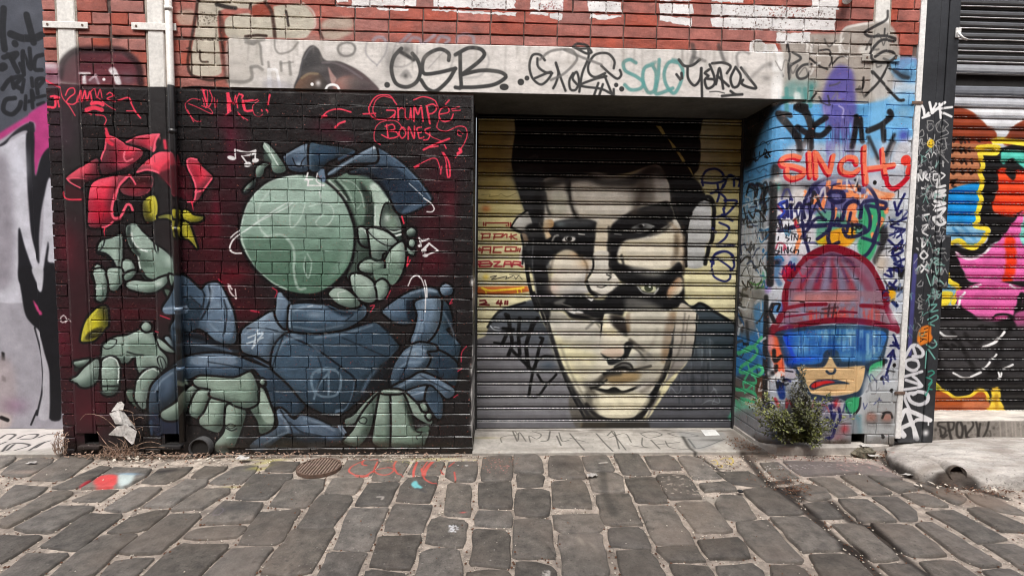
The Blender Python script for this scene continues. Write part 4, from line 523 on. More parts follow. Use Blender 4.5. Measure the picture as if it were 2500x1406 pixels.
S_.poly('1182 1090 1300 1002 1420 950 1560 920 1650 900 1702 1022 1662 1082 1602 1122 1500 1182 1380 1212 1282 1232 1222 1332 1242 1440 1150 1440 1142 1252 1162 1152', '#151517', 3); S_.poly('1300 1010 1560 930 1640 930 1660 1010 1500 1000 1350 1050', '#383532', 8, .8); S_.poly('1330 1132 1400 1090 1500 1085 1542 1110 1450 1130 1380 1142', '#8f918f', 1.5); S_.blob(1425, 1108, 13, 7, '#141416', 1); S_.blob(1440, 1098, 4, 3, '#e6e6e4', .9); S_.line('1340 1150 1420 1160 1480 1140', 3, '#c6c4be', 1.3); S_.line('1200 1170 1260 1175', 2, '#9c9a96', 1); S_.line('1500 1180 1600 1150 1680 1080', 8, '#44413d', 4, .8)
S_.poly('1242 1342 1300 1232 1500 1212 1642 1152 1742 1182 1742 1342 1702 1440 1250 1440', '#dfd6bd', 5); S_.line('1720 1190 1720 1300 1690 1420', 14, '#6a5a48', 6, .8); S_.poly('1640 1060 1740 1130 1790 1260 1790 1440 1750 1440 1740 1200', '#c0aa8c', 5, .7); S_.poly('680 1390 722 1332 800 1302 882 1332 932 1440 670 1440', '#d9cdb2', 3, g=('#b38c62', 780, 1330, 900, 1420))
S_.poly('1810 1102 1842 1002 1932 890 1990 880 2012 980 2002 1202 1962 1282 1942 1440 1800 1440 1800 1252', '#b9bab8', 1, g=('#d0d1d0', 1820, 1200, 1980, 1000)); S_.line('1800 1440 1800 1250 1810 1100 1842 1000', 7, '#131313', 1.5); S_.line('1930 880 1990 860 2030 920 2030 1060 2020 1200 1990 1290 1960 1420', 10, '#17181a', 2); S_.line('1950 880 2010 900', 5, '#131313', 1)
# lower part: cheek, nose, second pair of eyes
vw('J')
S_.poly('432 0 650 -20 602 120 622 252 642 312 702 372 562 402 522 342 500 200', '#1d1f22', 3); S_.line('430 0 440 150 470 300 520 440', 9, '#121315', 1.5); S_.line('508 170 505 260 515 340', 4, '#c9c7c2', 1.5, .7); S_.line('600 100 640 60', 10, '#8d8b87', 4, .8)
S_.poly('612 60 680 40 780 28 942 40 952 122 902 182 890 242 922 302 722 322 642 312 612 222 642 152', '#d8cfba', 4, g=('#b9b6b2', 700, 60, 850, 280)); S_.blob(870, 80, 20, 14, '#c49a6a', .6); S_.blob(640, 260, 16, 20, '#d8b7a8', .5)
S_.poly('1072 60 1180 80 1342 110 1522 130 1622 60 1652 160 1482 242 1302 242 1182 222 1122 162', '#131416', 4); S_.poly('900 212 942 160 962 -10 1082 -10 1072 100 1122 162 1162 222 1142 272 1062 322 982 332 932 292', '#d7d2c6', 2); S_.line('900 212 930 290 980 330', 8, '#17181a', 2); S_.line('985 255 1020 262 1060 245', 3, '#4a4744', 1.2); S_.line('1060 160 1090 180 1070 200', 4, '#3a3a38', 2); S_.line('955 30 950 120 905 190', 5, '#1b1b1c', 1.5)
S_.poly('560 402 642 362 722 322 862 310 902 322 962 352 1042 352 1062 322 1162 242 1282 240 1332 262 1502 242 1562 182 1642 160 1662 242 1662 382 1602 422 1542 442 1482 432 1402 402 1200 442 1182 482 1042 472 1032 562 942 522 782 502 722 442 642 442', '#131416', 3); S_.poly('640 380 740 345 700 400', '#75736f', 4, .8); S_.poly('1200 400 1400 380 1500 430 1240 450', '#3b3d3e', 5, .8); S_.line('900 335 940 360 950 350', 5, '#d8d6d2', 1.5)
S_.poly('1320 272 1380 240 1442 262 1442 292 1390 302', '#bcbd9f', 1.5); S_.blob(1385, 266, 11, 9, '#3a4030', 1, hard=1); S_.blob(1395, 255, 3, 2.5, '#e8e8e0', 1, hard=1); S_.line('1300 255 1340 300 1420 315', 4, '#8a8a86', 1.5); S_.line('1460 270 1430 310', 5, '#a9a9a4', 2); S_.poly('1530 292 1602 190 1642 188 1656 252 1622 312 1542 352', '#dcd3bb', 3, g=('#b58f70', 1640, 280, 1560, 230)); S_.poly('740 434 800 424 832 440 884 458 800 467', '#dcdad4', 1); S_.blob(815, 436, 7, 3.5, '#0f0f10', 1, hard=1); S_.line('710 390 780 410', 3, '#7a7874', 1)
# second face
S_.poly('556 470 702 450 782 512 1002 542 1032 562 1042 470 1182 490 1242 462 1422 440 1542 452 1602 430 1582 642 1542 862 1482 1002 1422 1112 1382 1232 1290 1292 1000 1302 900 1202 802 1062 702 882 642 702 602 562', '#d9d4c0', 2); S_.poly('640 650 900 640 960 800 900 980 800 1000 700 860', '#e3dcae', 14, .65); S_.poly('600 500 780 520 1000 560 1000 700 700 640', '#cfcabc', 10, .7); S_.poly('560 470 700 455 760 510 640 520 590 540', '#8b8880', 5, .7); S_.line('900 580 960 530 1000 500', 6, '#35332f', 3, .8); S_.blob(960, 510, 10, 5, '#cfcdc6', .8)
S_.poly('1080 472 1182 490 1222 542 1222 642 1152 602 1092 542', '#2d2927', 5); S_.poly('1210 470 1240 460 1240 620 1215 600', '#8a7256', 4, .8); S_.poly('1542 462 1602 450 1562 742 1502 862 1482 802 1502 642', '#836a50', 7, .85); S_.line('1030 470 1018 560 1005 720', 4, '#171718', 1.3); S_.poly('1040 480 1090 560 1150 620 1040 640', '#e3dab8', 3); S_.poly('1010 640 1102 642 1182 682 1202 722 1010 752', '#d3ccba', 5)
S_.poly('1010 762 1100 732 1182 742 1192 782 1120 812 1050 802', '#ccb9a6', 3); S_.poly('1005 768 1060 802 1130 816 1190 782 1196 700 1230 680 1265 692 1262 722 1232 782 1222 812 1120 862 1070 862 1060 832', '#1c1e20', 2); S_.line('1240 670 1330 740 1400 800', 9, '#4a453f', 4, .85); S_.poly('1230 800 1380 760 1420 860 1300 880 1240 850', '#9b9a97', 8, .8); S_.poly('1120 862 1222 830 1262 882 1202 902', '#83817c', 4); S_.line('1120 880 1180 850 1240 860 1260 890', 5, '#2a2928', 2)
S_.poly('1040 942 1322 902 1302 982 1100 1012', '#9b8561', 5); S_.poly('960 1010 1060 920 1150 900 1180 940 1060 960 1000 1030', '#2e2b28', 5, .9); S_.line('940 1012 1040 935', 7, '#4a4640', 4, .7); S_.line('1040 935 1110 900 1180 888 1250 906 1330 890 1400 872', 7, '#141414', 2); S_.blob(1190, 885, 16, 6, '#0f0f0f', .9); S_.poly('950 1040 1060 1062 1120 1042 1182 1072 1312 1030 1182 1094 1060 1088', '#1c1b1b', 3); S_.line('930 1040 1060 1064 1120 1046 1180 1074 1320 1032', 6, '#141414', 2); S_.poly('880 1000 1000 1010 960 1070 900 1060', '#4d4a44', 8, .8); S_.poly('1300 1020 1430 940 1400 1080 1300 1090', '#b9b4ac', 8, .8)
S_.poly('980 1132 1200 1102 1382 1122 1302 1222 1150 1272 1002 1232', '#e2dcc2', 8); S_.poly('900 1060 960 1120 990 1240 1040 1300 940 1300 880 1180', '#4f4b45', 8, .8); S_.blob(1200, 1180, 60, 16, '#efe6c4', .6)
S_.poly('1622 440 1654 400 1602 622 1572 802 1532 932 1452 1082 1372 1232 1312 1300 1262 1300 1382 1112 1472 962 1532 802 1572 622', '#161719', 2); S_.line('490 300 560 480 640 700 700 880 770 1060 860 1230 900 1300', 6, '#1b1c1e', 1.6); S_.line('590 560 650 720 720 890 800 1040 880 1160 950 1290', 6, '#5d5a55', 3, .8)
S_.poly('1606 470 1642 382 1762 462 1764 562 1742 702 1722 792 1640 890 1540 980 1480 1060 1400 1240 1360 1290 1400 1200 1540 930 1572 742 1592 562', '#c8c0b0', 2, g=('#8d8781', 1680, 500, 1600, 900)); S_.line('1700 480 1680 600 1660 760', 4, '#77716a', 2, .7); S_.line('1762 470 1755 620 1725 790', 4, '#1b1d1f', 1.3)
S_.poly('862 1312 1050 1312 1050 1352 862 1352', '#7d6a4c', 3, .8); S_.poly('1060 1310 1380 1312 1370 1345 1060 1350', '#26262a', 4, .8); S_.blob(300, 1100, 90, 40, '#8a898c', .5)
view(1157, 269, 1.0486)      # half-tones: side hair, hairline, jaw
S_.poly('132 300 165 290 182 320 186 372 178 430 176 480 196 505 190 535 168 500 152 420 145 350', '#17181a', 3, .92); S_.line('152 330 150 400 160 470', 3, '#77787a', 2, .6); S_.poly('178 180 182 240 176 300 168 292 150 240', '#1b1b1c', 4, .9)
S_.poly('176 182 245 168 292 162 335 177 402 172 452 142 492 152 496 172 450 166 400 196 335 198 290 182 245 186 182 200', '#1f1c1a', 6, .75); S_.line('245 182 246 222 256 262 272 284', 5, '#221f1d', 3, .85); S_.line('425 172 428 215 410 262', 17, '#574d44', 8, .7); S_.line('505 205 520 258 536 300', 6, '#2c2825', 3, .8); S_.line('535 300 540 360 536 420', 7, '#3f362e', 4, .8)
S_.line('345 300 348 360 350 420', 6, '#2b2826', 3, .75); S_.line('378 372 382 398 362 408', 6, '#1a1a1b', 3, .8); S_.line('205 372 196 410 194 455', 6, '#6a6259', 4, .7); S_.line('276 372 290 402 286 440', 5, '#6e5a45', 3, .7); S_.line('300 462 330 474 352 466', 4, '#2a2826', 2, .8)
S_.line('200 580 225 660 262 732 300 790', 9, '#232427', 3, .85); S_.line('222 600 245 665 280 730', 6, '#8a8676', 4, .6); S_.line('186 525 200 580', 6, '#1b1c1e', 2, .9); S_.line('262 520 300 530 322 555', 5, '#57534b', 3, .7); S_.line('420 640 455 600 470 560', 8, '#a59c88', 5, .6); S_.line('430 720 470 690 500 640', 10, '#6d665c', 6, .7); S_.line('300 715 315 740 310 770', 10, '#5a554c', 6, .7); S_.line('395 600 420 615 440 640', 5, '#3b3835', 3, .8); S_.line('340 690 322 705 300 712', 5, '#151515', 2, .9); S_.line('352 742 390 748 430 738', 6, '#b7ac8c', 4, .6); S_.line('540 520 530 600 505 660', 5, '#57524c', 3, .6)
S_.blob(240, 328, 7, 5, '#f2f0ea', .8); S_.blob(243, 329, 4, 4, '#0a0a0a', 1, hard=1); S_.line('218 318 240 314 265 322', 3, '#0c0c0c', 1); S_.blob(428, 298, 5, 4, '#0a0a0a', 1, hard=1); S_.line('402 296 430 286 462 294', 3, '#0c0c0c', 1); S_.line('408 306 435 309 455 302', 2, '#cfcdc6', 1, .8); S_.line('428 445 448 440 468 450', 3, '#0a0a0a', 1)
S_.poly('200 540 300 545 325 570 322 620 240 600', '#b3b0a8', 9, .5); S_.poly('390 480 500 520 505 600 420 600', '#a9a59c', 10, .45); S_.poly('290 205 400 200 395 260 300 262', '#efe9dc', 12, .5); S_.poly('395 350 480 345 520 380 470 425 400 405', '#e9e3d4', 10, .5); S_.poly('205 385 260 372 282 420 230 455', '#e6dfd0', 9, .5); S_.poly('250 640 300 650 320 690 280 690', '#b8b3a4', 9, .5); S_.poly('420 640 480 620 470 680 430 700', '#8d877b', 9, .5); S_.blob(345, 545, 10, 22, '#efe9da', .6); S_.blob(350, 765, 40, 14, '#efe9d8', .5)
vw('J')
S_.poly('960 1130 1180 1090 1390 1110 1370 1190 1300 1250 1180 1282 1060 1275 985 1225', '#e4ddc2', 7, .8); S_.line('900 1170 960 1245 1060 1292 1180 1302 1290 1275 1380 1200 1440 1110', 9, '#1d1c1c', 3, .9); S_.poly('900 1260 1060 1305 1200 1312 1330 1280 1380 1300 1380 1400 880 1400', '#35322f', 4, .85)
# black tag over the left shoulder
for st, wd in (('270 470 300 560 240 710', 9), ('250 580 330 590', 8), ('290 480 320 700 290 790', 9), ('380 500 370 620 380 780', 9), ('480 540 450 640 430 720 450 890', 10), ('480 560 470 600 380 640', 8), ('520 500 460 600', 9), ('180 690 260 700 380 690', 5), ('310 740 400 830 470 900', 8), ('450 1110 470 980 500 860 560 800 640 800', 7), ('520 940 560 1000 610 1010', 6), ('665 940 590 1020 520 1110 450 1115', 6), ('560 660 530 740 500 880', 8), ('540 650 560 660', 7)): S_.line(st, wd, '#101112', 1.5)
S_.line('150 560 180 590 230 600', 3, '#c5ccd2', 1); S_.line('180 570 220 575', 2, '#c5ccd2', 1)
# red block letters
RX = '#8f2e28'
vw('I')
def blk(cv, items, wd, col):
    for st in items: cv.line(st, wd, col, .8, curve=0)
blk(S_, ('85 1170 160 1168 155 1200 95 1203', '100 1172 92 1215', '190 1172 270 1170 250 1198 190 1198', '200 1172 190 1214', '255 1198 290 1172', '300 1172 300 1200', '320 1195 380 1175', '335 1170 335 1215', '340 1190 370 1212', '380 1213 384 1215', '105 1075 105 1100', '125 1075 122 1100', '135 1078 310 1078', '315 1078 312 1102', '332 1078 330 1106', '295 1100 297 1102'), 3.2, RX)
blk(S_, ('60 1298 75 1312', '70 1288 85 1300', '100 1280 165 1278 160 1330', '100 1280 90 1330', '85 1305 165 1305', '190 1282 260 1280', '195 1282 185 1325 250 1325', '290 1280 380 1280 375 1315 285 1315 290 1280', '330 1300 335 1302', '395 1292 390 1312', '412 1292 406 1318'), 3.6, RX)
vw('J')
blk(S_, ('50 60 140 55 160 75 65 78', '75 60 65 100 150 98 165 78', '180 62 225 60 180 98 240 98', '255 98 265 60 310 60 315 98', '260 80 315 80', '320 98 330 60 385 62 385 80 330 82', '360 82 400 100', '45 70 60 85'), 4, '#a1303a')
S_.line('150 180 200 170 160 200 230 185 280 175 270 195 330 170', 2, '#2f2a26', .8); S_.line('300 160 380 160', 1.6, '#2f2a26', .8); S_.line('340 175 350 198 370 170 400 200', 1.6, '#2f2a26', .8); S_.blob(115, 180, 8, 8, '#e2c34a', .8); S_.blob(130, 965, 14, 4, '#7b6b5a', 0)
S_.poly('40 255 440 250 455 292 300 315 40 318', '#c1662f', 1, curve=0); S_.line('85 265 140 285 250 280 380 268 410 262', 5, '#f6d23a', 1.2); S_.line('90 270 115 290 118 315', 3, '#f6d23a', 1); S_.line('360 275 365 305', 3, '#f6d23a', 1); S_.line('390 270 395 298', 3, '#f6d23a', 1)
blk(S_, ('70 365 110 362 120 380 70 395 140 398', '215 365 200 385 240 385', '235 365 228 400', '268 368 265 390', '285 368 282 392'), 4.5, '#6e2326')
vw('I'); S_.blob(125, 958, 11, 9, '#cc7a3e', .9); S_.line('90 845 160 840 150 860 230 850 250 835 300 860 380 830', 1.5, '#6e6432', 1, .7)
NB = '#22275e'
for st in ('1940 765 1935 730 1960 650 2040 625 2100 660 2120 720 2040 745 1930 740', '2200 770 2200 700 2160 680 2110 780', '2240 770 2250 720 2200 690', '2060 750 2080 830 2110 760', '2010 830 2080 815 2060 900', '2080 820 2130 880 2120 960', '2120 890 2225 900 2130 1010 2110 960', '2130 1010 2100 1010', '2040 1040 2100 1020 2190 1060', '2080 1075 2160 1120 2130 1200 2060 1270 2200 1265', '2030 1420 2040 1340 2120 1315 2190 1350 2200 1410', '2020 1120 2050 1160'): S_.line(st, 5.5, NB, 1.2)
vw('J')
for st in ('1870 60 1900 10 1990 -20 2045 30 2050 100 2020 130', '1875 100 1900 30 2000 90 2040 130', '1880 120 1900 180 1980 215 2020 190 2025 160'): S_.line(st, 5, NB, 1.2)
S_.line('1540 1080 1560 1040 1610 1090 1640 1040', 2.5, '#8a8f94', 1, .7); S_.line('1870 1080 1900 1050 1920 1085', 2.5, '#8a8f94', 1, .7); S_.line('1800 1170 1860 1140 1930 1160', 2.5, '#8a8f94', 1, .7); S_.line('1890 1040 1940 1150 1880 1170 1900 1130', 2.5, '#8a8f94', 1, .7); S_.line('1650 1090 1720 1070', 2, '#8a8f94', 1, .6)
vw('J'); S_.poly('2000 1280 2060 1200 2080 1290', '#57b894', 3, .8)
# ================================================================ PAINT: lintel tags and white letters on the upper bricks
W_.map = FMAP
_r0, _r1 = int((W_.z1-2.974)/W_.t), int((W_.z1-2.632)/W_.t); W_.a[_r0:_r1, int((-1.888-W_.x0)/W_.t):int((2.062-W_.x0)/W_.t)] = 0
K1 = '#2a2928'; KG = '#7c7a77'
vw('A')
BE = '#cbc4b3'
W_.poly('1860 700 1870 560 1905 380 1940 120 1955 10 2180 -40 2600 -40 2600 70 2460 85 2160 110 2145 370 2165 610 2170 720 2080 752 1900 742', BE, 1, .95); W_.poly('1740 120 1900 110 1890 240 1760 240', '#c2b6a4', 5, .6); W_.poly('2240 170 2600 150 2600 370 2235 362', BE, 1); W_.line('1940 0 1920 150 1880 380 1840 620 1870 730 1960 770 2090 790 2230 760', 7, '#2b2018', 2, .9); W_.line('2165 130 2190 300 2190 600 2230 800', 8, '#4a2a20', 3, .7); W_.line('2150 120 2170 380 2190 500', 6, '#2e1d18', 2, .8); W_.line('2130 45 2230 75 2310 85', 9, '#26201c', 2.5); W_.line('2460 40 2450 90', 5, '#3a2b24', 2); W_.line('1830 480 1870 480 1880 740', 4, '#2b2018', 1.5, .8); W_.line('1960 500 1970 600 2040 610', 4, '#3c3026', 1.5, .9); W_.dots(1950, 120, 2140, 240, 60, 1.6, '#4c4238', .8, 8)
vw('B')
W_.poly('200 150 380 135 530 130 560 60 720 35 800 40 870 110 895 180 880 230 810 310 330 300 200 305', BE, 2); W_.poly('380 60 500 20 560 80 540 120 380 130', '#9c4a38', 3); W_.line('490 20 540 90 560 200 570 300', 8, '#3a211a', 3, .85); W_.line('330 300 420 290 500 295', 6, '#3a2a22', 2); W_.line('660 90 680 210', 5, '#2a211d', 2); W_.poly('950 200 1010 160 1190 150 1190 232 960 235', '#c9bcac', 5, .85); W_.poly('950 260 1080 250 1200 260 1080 322 960 312', '#c5b8a6', 5, .8); W_.line('800 30 880 100 900 200 880 240', 4, '#e0d8cc', 3, .7); W_.line('930 250 960 315', 6, '#2f1712', 2.5, .8)
WHT = '#f0efee'
def rough(st, seed):
    P = nums(st); g = np.random.default_rng(seed); out = []
    for i in range(len(P)):
        a, b = P[i], P[(i+1) % len(P)]; n = max(2, int(np.linalg.norm(b-a)/7))
        for t in range(n): out.append(a+(b-a)*t/n+g.normal(0, 1.2, 2))
    s0 = VIEW[:]; view(0, 0, 1); W_.poly(' '.join('%.1f %.1f' % tuple(p) for p in out), WHT, 0, .97, 0); VIEW[:] = s0
sd = 0
for st in ('1060 -60 1170 -60 1170 18 1075 22', '1190 -60 1450 -60 1450 58 1190 45', '1060 42 1330 52 1300 66 1070 60', '1455 -60 1720 -60 1720 52 1450 45', '1400 62 1660 76 1650 95 1400 84', '1850 -60 2500 -60 2500 72 1860 58', '1850 78 2200 96 2500 112 2500 130 2210 112 1850 90'): sd += 1; rough(st, sd)
vw('C')
for st in ('0 -60 360 -60 360 75 95 72 0 60', '0 92 370 110 370 135 180 120 0 110', '490 -60 750 -60 750 90 480 82', '480 96 630 110 628 132 480 122', '640 108 745 112 745 165 640 150', '940 10 1220 15 1230 102 1100 102 958 92', '970 118 1220 130 1225 142 1100 162 960 150', '1540 -60 1800 -60 1800 12 1535 10', '1530 30 1800 40 1810 120 1540 112', '1530 128 1800 150 1800 218 1700 202 1540 172', '1955 -60 2220 -60 2220 22 1958 15', '1950 30 2560 50 2560 138 1955 125', '1950 145 2560 150 2560 242 1958 222'): sd += 1; rough(st, sd)
vw('D')
for st in ('0 50 300 55 560 66 900 70 905 160 600 150 0 148', '700 -20 930 -20 925 90 760 90 700 60', '0 152 700 160 905 175 900 262 500 262 0 250', '170 370 200 345 280 340 300 375 400 370 420 440 410 455 180 448', '400 285 560 282 690 275 690 300 690 370 400 365'): sd += 1; rough(st, sd)
W_.dots(0, 60, 900, 250, 170, 1.5, '#3b2722', .7, 9); W_.dots(300, 60, 640, 150, 60, 1.6, '#6d2a22', .8, 10); W_.poly('200 365 290 365 290 430 210 430', '#cfccc6', 3); W_.poly('320 380 380 380 380 430 330 430', '#cfccc6', 3)
vw('C'); W_.dots(0, 0, 2400, 60, 160, 1.4, '#4a2a26', .6, 12); W_.dots(550, 20, 750, 90, 40, 1.8, '#8a3a38', .7, 13)
# ---- left end of the lintel: grey letter, brown cat-like head
vw('B')
W_.poly('188 305 330 312 330 345 440 350 460 430 465 530 370 540 385 650 188 690', '#c0bab0', 4, .6)
for st, wd in (('330 320 380 345 480 325', 9), ('335 350 400 365 430 345 455 380 460 460 470 530', 6), ('380 550 430 545 470 570', 8), ('380 560 385 640 330 670 200 665', 8), ('570 330 575 400 610 440 700 420 760 350', 5), ('520 510 525 570', 6), ('620 510 625 580', 7), ('690 510 700 610', 7), ('620 520 720 510', 4)): W_.line(st, wd, '#7b7872', 2.5, .8)
W_.line('525 575 530 720', 10, '#fafafa', 2); W_.line('545 570 585 575 615 725', 7, '#fafafa', 2); W_.blob(690, 690, 10, 20, '#a9a6a2', .8); W_.poly('460 720 480 660 520 640 620 660 720 725', '#9a97a0', 8, .6)
W_.poly('740 740 765 600 800 455 840 392 880 370 930 402 982 492 1100 502 1250 572 1350 652 1415 745', '#2e2b2d', 1, g=('#564244', 900, 450, 1250, 740)); W_.line('810 480 850 410 885 385', 4, '#5a585c', 2.5); W_.line('960 515 1050 515 1160 560 1280 640', 5, '#6f6468', 2.5, .8); W_.line('800 480 770 640', 3, '#55545a', 2, .8)
W_.poly('742 742 770 650 830 600 890 592 950 615 1005 735', '#6a4a36', 2, g=('#2f2622', 800, 620, 950, 730)); W_.line('790 640 850 605 920 605', 5, '#8d7b5c', 2.5, .8); W_.blob(875, 690, 4, 4, '#fff', 1, hard=1); W_.blob(925, 682, 7, 8, '#e8e2e0', .9); W_.poly('1005 550 1040 600 1075 650 1050 690 1030 680', '#b28a82', 2); W_.poly('1050 730 1080 650 1160 620 1250 645 1240 735', '#8d5a50', 4, g=('#5a4a48', 1080, 650, 1240, 700)); W_.line('985 735 1000 705 1040 692 1080 705 1098 740', 6, '#fbfbfb', 1); W_.blob(1300, 700, 22, 14, '#3b3032', .7)
W_.line('1155 350 1100 370 1085 410 1110 450 1160 462 1210 440 1225 395 1200 360 1155 350', 6, '#5d5b57', 2.5, .8)
W_.line('1320 350 1310 430 1350 490 1400 530', 4, '#a09da0', 2, .7); W_.line('1490 350 1470 440 1400 540', 4, '#a09da0', 2, .7); W_.line('1560 350 1530 450 1540 540 1640 540 1720 470 1730 380', 4, '#8f8d8d', 2.5, .6); W_.line('1820 560 1940 430', 3, '#8f8d8d', 2, .6); W_.line('2000 560 2050 440 2180 390 2290 440 2310 520 2240 620 2100 640', 5, '#9b9997', 3, .6); W_.blob(1500, 500, 14, 40, '#6f6e6c', .6)
for st in ('1370 330 1400 305 1450 310 1470 335', '1590 350 1670 280', '1650 350 1690 310 1750 320 1760 350', '1790 350 1870 290', '1890 340 1920 300 1990 320 1960 355', '2050 340 2060 300 2120 280 2180 300 2190 350'): W_.line(st, 7, '#9b97a2', 3, .75)
KB = 9.5
for st in ('1600 400 1540 470 1520 570 1555 680 1640 712 1720 675 1755 590 1735 500 1690 440', '1985 495 1985 440 1920 405 1840 430 1785 480 1770 560 1790 605 1900 595 2040 562', '2040 562 1980 660 1880 745 1810 725 1760 655', '2078 445 2080 600 2085 715 2040 715', '2040 450 2150 395 2245 405 2275 450 2220 515 2090 612', '2090 612 2250 578 2400 590 2450 630 2360 690 2220 712 2080 715'): W_.line(st, KB, K1, 1.4)
W_.blob(1640, 410, 18, 14, '#33312f', .8); W_.blob(1560, 480, 16, 30, '#6a6866', .5); W_.blob(1635, 620, 9, 10, '#2b2a29', .9); W_.line('1600 620 1640 580 1680 630', 6, '#9a9896', 3, .7); W_.line('1600 430 1700 490', 10, '#2e2c2b', 3); W_.blob(1485, 695, 7, 7, K1, 1, hard=1); W_.blob(2436, 712, 11, 8, K1, 1, hard=1)
vw('C')
for st in ('600 495 560 450 500 455 475 540 500 640 570 692 635 640 650 590 520 640', '540 480 545 545 600 590 660 600', '690 515 710 600 690 680 668 722', '690 520 730 640 768 742', '830 600 800 660 808 730 850 735 878 670 858 590 825 640 860 690', '950 385 955 470 905 600 880 750', '830 385 860 360 930 368 960 392 900 400 840 390', '1160 560 1165 500 1110 440 1010 450 955 530 960 600 1010 632 1090 600', '1060 540 1130 605 1190 645 1222 612 1210 575', '1100 625 1000 650 892 700 1060 728 1150 772', '1085 620 1150 780', '1035 680 1000 780', '1072 690 1042 780', '960 400 980 430 940 440 850 395', '1160 730 1160 780'): W_.line(st, 6.5, K1, 1.3)
for st in ('650 655 760 600 860 490 830 420 760 405 640 425 560 490', '760 410 900 470 1060 530'): W_.line(st, 6.5, '#6a6865', 2, .85)
for x, y, r in ((405, 672, 8), (455, 640, 6), (1180, 696, 5.5), (1225, 728, 6.5)): W_.blob(x, y, r, r, K1, 1, hard=1)
for st in ('1340 515 1290 490 1240 515 1255 580 1340 625 1400 675 1380 722 1300 735 1250 695', '1480 530 1410 560 1398 660 1440 755 1490 740 1505 600 1470 530', '1530 490 1520 640 1500 762 1540 762 1640 722', '1690 515 1610 512 1570 600 1590 700 1650 762 1700 685 1722 580 1690 515'): W_.line(st, 9, '#4c9692', 2.2, .92); 
W_.line('1430 540 1500 510', 8, '#5ea6a1', 3, .7); W_.line('1640 490 1700 500', 8, '#4c9692', 3, .8)
for st in ('1690 490 1735 540 1800 535 1860 490', '1760 545 1765 640 1815 700 1860 650 1872 560', '1872 560 1878 790', '1935 570 1900 600 1930 622 1900 655 1920 722 1970 702 1982 655 1920 645', '1940 530 1975 620 1990 690 2020 560 2050 725', '2000 620 2095 705', '1960 520 2050 515 2110 545 2080 600', '2150 550 2110 640 2130 712 2172 700 2192 620 2150 550', '2195 555 2260 640 2318 720 2250 712 2200 685 2212 655', '2110 745 2150 772 2205 772', '2040 785 2150 775', '1670 610 1700 650', '1710 600 1715 640'): W_.line(st, 7, '#242323', 1.3)
W_.line('1940 752 2000 748 2060 762', 3, '#3a3938', 1.2); W_.line('1800 370 1815 430 1790 520', 12, '#4b4947', 4, .8); W_.line('1810 470 1900 500', 8, '#5a5856', 3, .7); W_.line('2015 370 2040 450 2060 510', 10, '#4b4947', 4, .8); W_.line('2170 550 2160 460 2200 420 2260 440', 7, '#6b6967', 4, .7); W_.line('2220 560 2260 640 2380 540', 9, '#8a8886', 5, .6); W_.blob(2400, 640, 12, 8, '#8a8886', .7); W_.blob(2430, 530, 10, 8, '#777573', .8)
W_.poly('2470 430 2540 440 2520 830 2440 820', '#f2f1ef', 5, .9)
for x in range(40, 1100, 37): W_.line('%d %d %d %d' % (x, 780+x*.015, x+20, 781+x*.015), 2, '#8d8983', 1.5, .4)

# weathering on the lintel
view(0, 0, 1); g_ = np.random.default_rng(44)
for _ in range(90):
    x = g_.uniform(560, 1900); y = 95+(x-560)*.026; W_.line('%f %f %f %f' % (x, y, x+g_.normal(0, 2), y+g_.uniform(10, 70)), g_.uniform(2, 7), g_.choice(['#7d766c', '#8f887e', '#6a635a', '#a39c90']), 3, .22)
for _ in range(70):
    x = g_.uniform(560, 1960); W_.blob(x, 160+(x-560)*.024+g_.normal(0, 40), g_.uniform(10, 50), g_.uniform(4, 14), g_.choice(['#8d867c', '#a8a198', '#c9c4bc', '#77706a']), .22)
W_.dots(560, 100, 1900, 235, 150, 1.2, '#6a645c', .5, 45)
vw('D'); scrib(W_, 440, 300, 1400, 850, 16, ['#3a3938', '#5a5856', '#e8e6e2', '#8a8784'], 3, 6, 120, 46, .75)
# ================================================================ PAINT: left sheet, post, right shutter, sill, ground
L_ = LEFT
view(0, 0, 1); L_.poly('-400 -60 240 -60 240 1120 -400 1120', '#a9a7b0', curve=0); L_.poly('-400 -60 240 -60 240 255 110 262 0 330 -400 420', '#50545e', 6, curve=0)
g_ = np.random.default_rng(9)
for _ in range(50): L_.blob(g_.uniform(-200, 130), g_.uniform(0, 240), g_.uniform(10, 30), g_.uniform(10, 40), g_.choice(['#454850', '#6d707a', '#50535c']), .35)
vw('A')
for st, wd in (('90 330 200 370 330 380 410 350', 16), ('130 420 135 430', 14), ('20 80 10 300 30 480', 14), ('260 150 330 420', 14), ('0 660 20 650', 18), ('20 560 150 520 110 590 160 700', 11), ('60 530 110 600', 9), ('180 620 210 700', 8), ('220 730 210 500 300 680 290 480', 9), ('420 540 350 570 340 680 410 690', 9), ('10 870 80 780 200 750 140 830 190 870', 10), ('100 760 120 860', 9), ('220 780 200 900', 8), ('310 770 320 850', 8), ('370 920 360 790 430 780 380 850', 9), ('130 960 40 980 20 1080 100 1120 170 1060 190 1000', 10), ('240 940 230 1070', 8), ('270 1000 330 980 310 890 320 1060', 8), ('360 960 440 940', 7), ('370 1030 430 1010', 7)): L_.line(st, wd, '#1f2126', 1.3, .95)
MG = '#b84082'
L_.poly('-300 1500 0 1290 100 1230 280 1120 400 1040 560 1000 560 1406 340 1420 345 1215 260 1200 120 1280 0 1360', MG, 3); L_.poly('-200 1500 0 1406 150 1270 260 1205 330 1205 335 1420 245 1420 250 1280 100 1340 30 1420', '#24232a', 2)
vw('E')
L_.poly('-300 160 0 110 100 50 245 0 252 600 282 900 300 1000 380 1300 372 1340 420 1000 430 700 480 430 600 440 600 1500 -300 1500', '#c6c6d0', 2); L_.poly('-300 200 60 240 90 1450 -300 1450', '#8c8790', 14, .8); L_.poly('330 -20 560 -20 520 150 400 220 352 402 332 252', MG, 2)
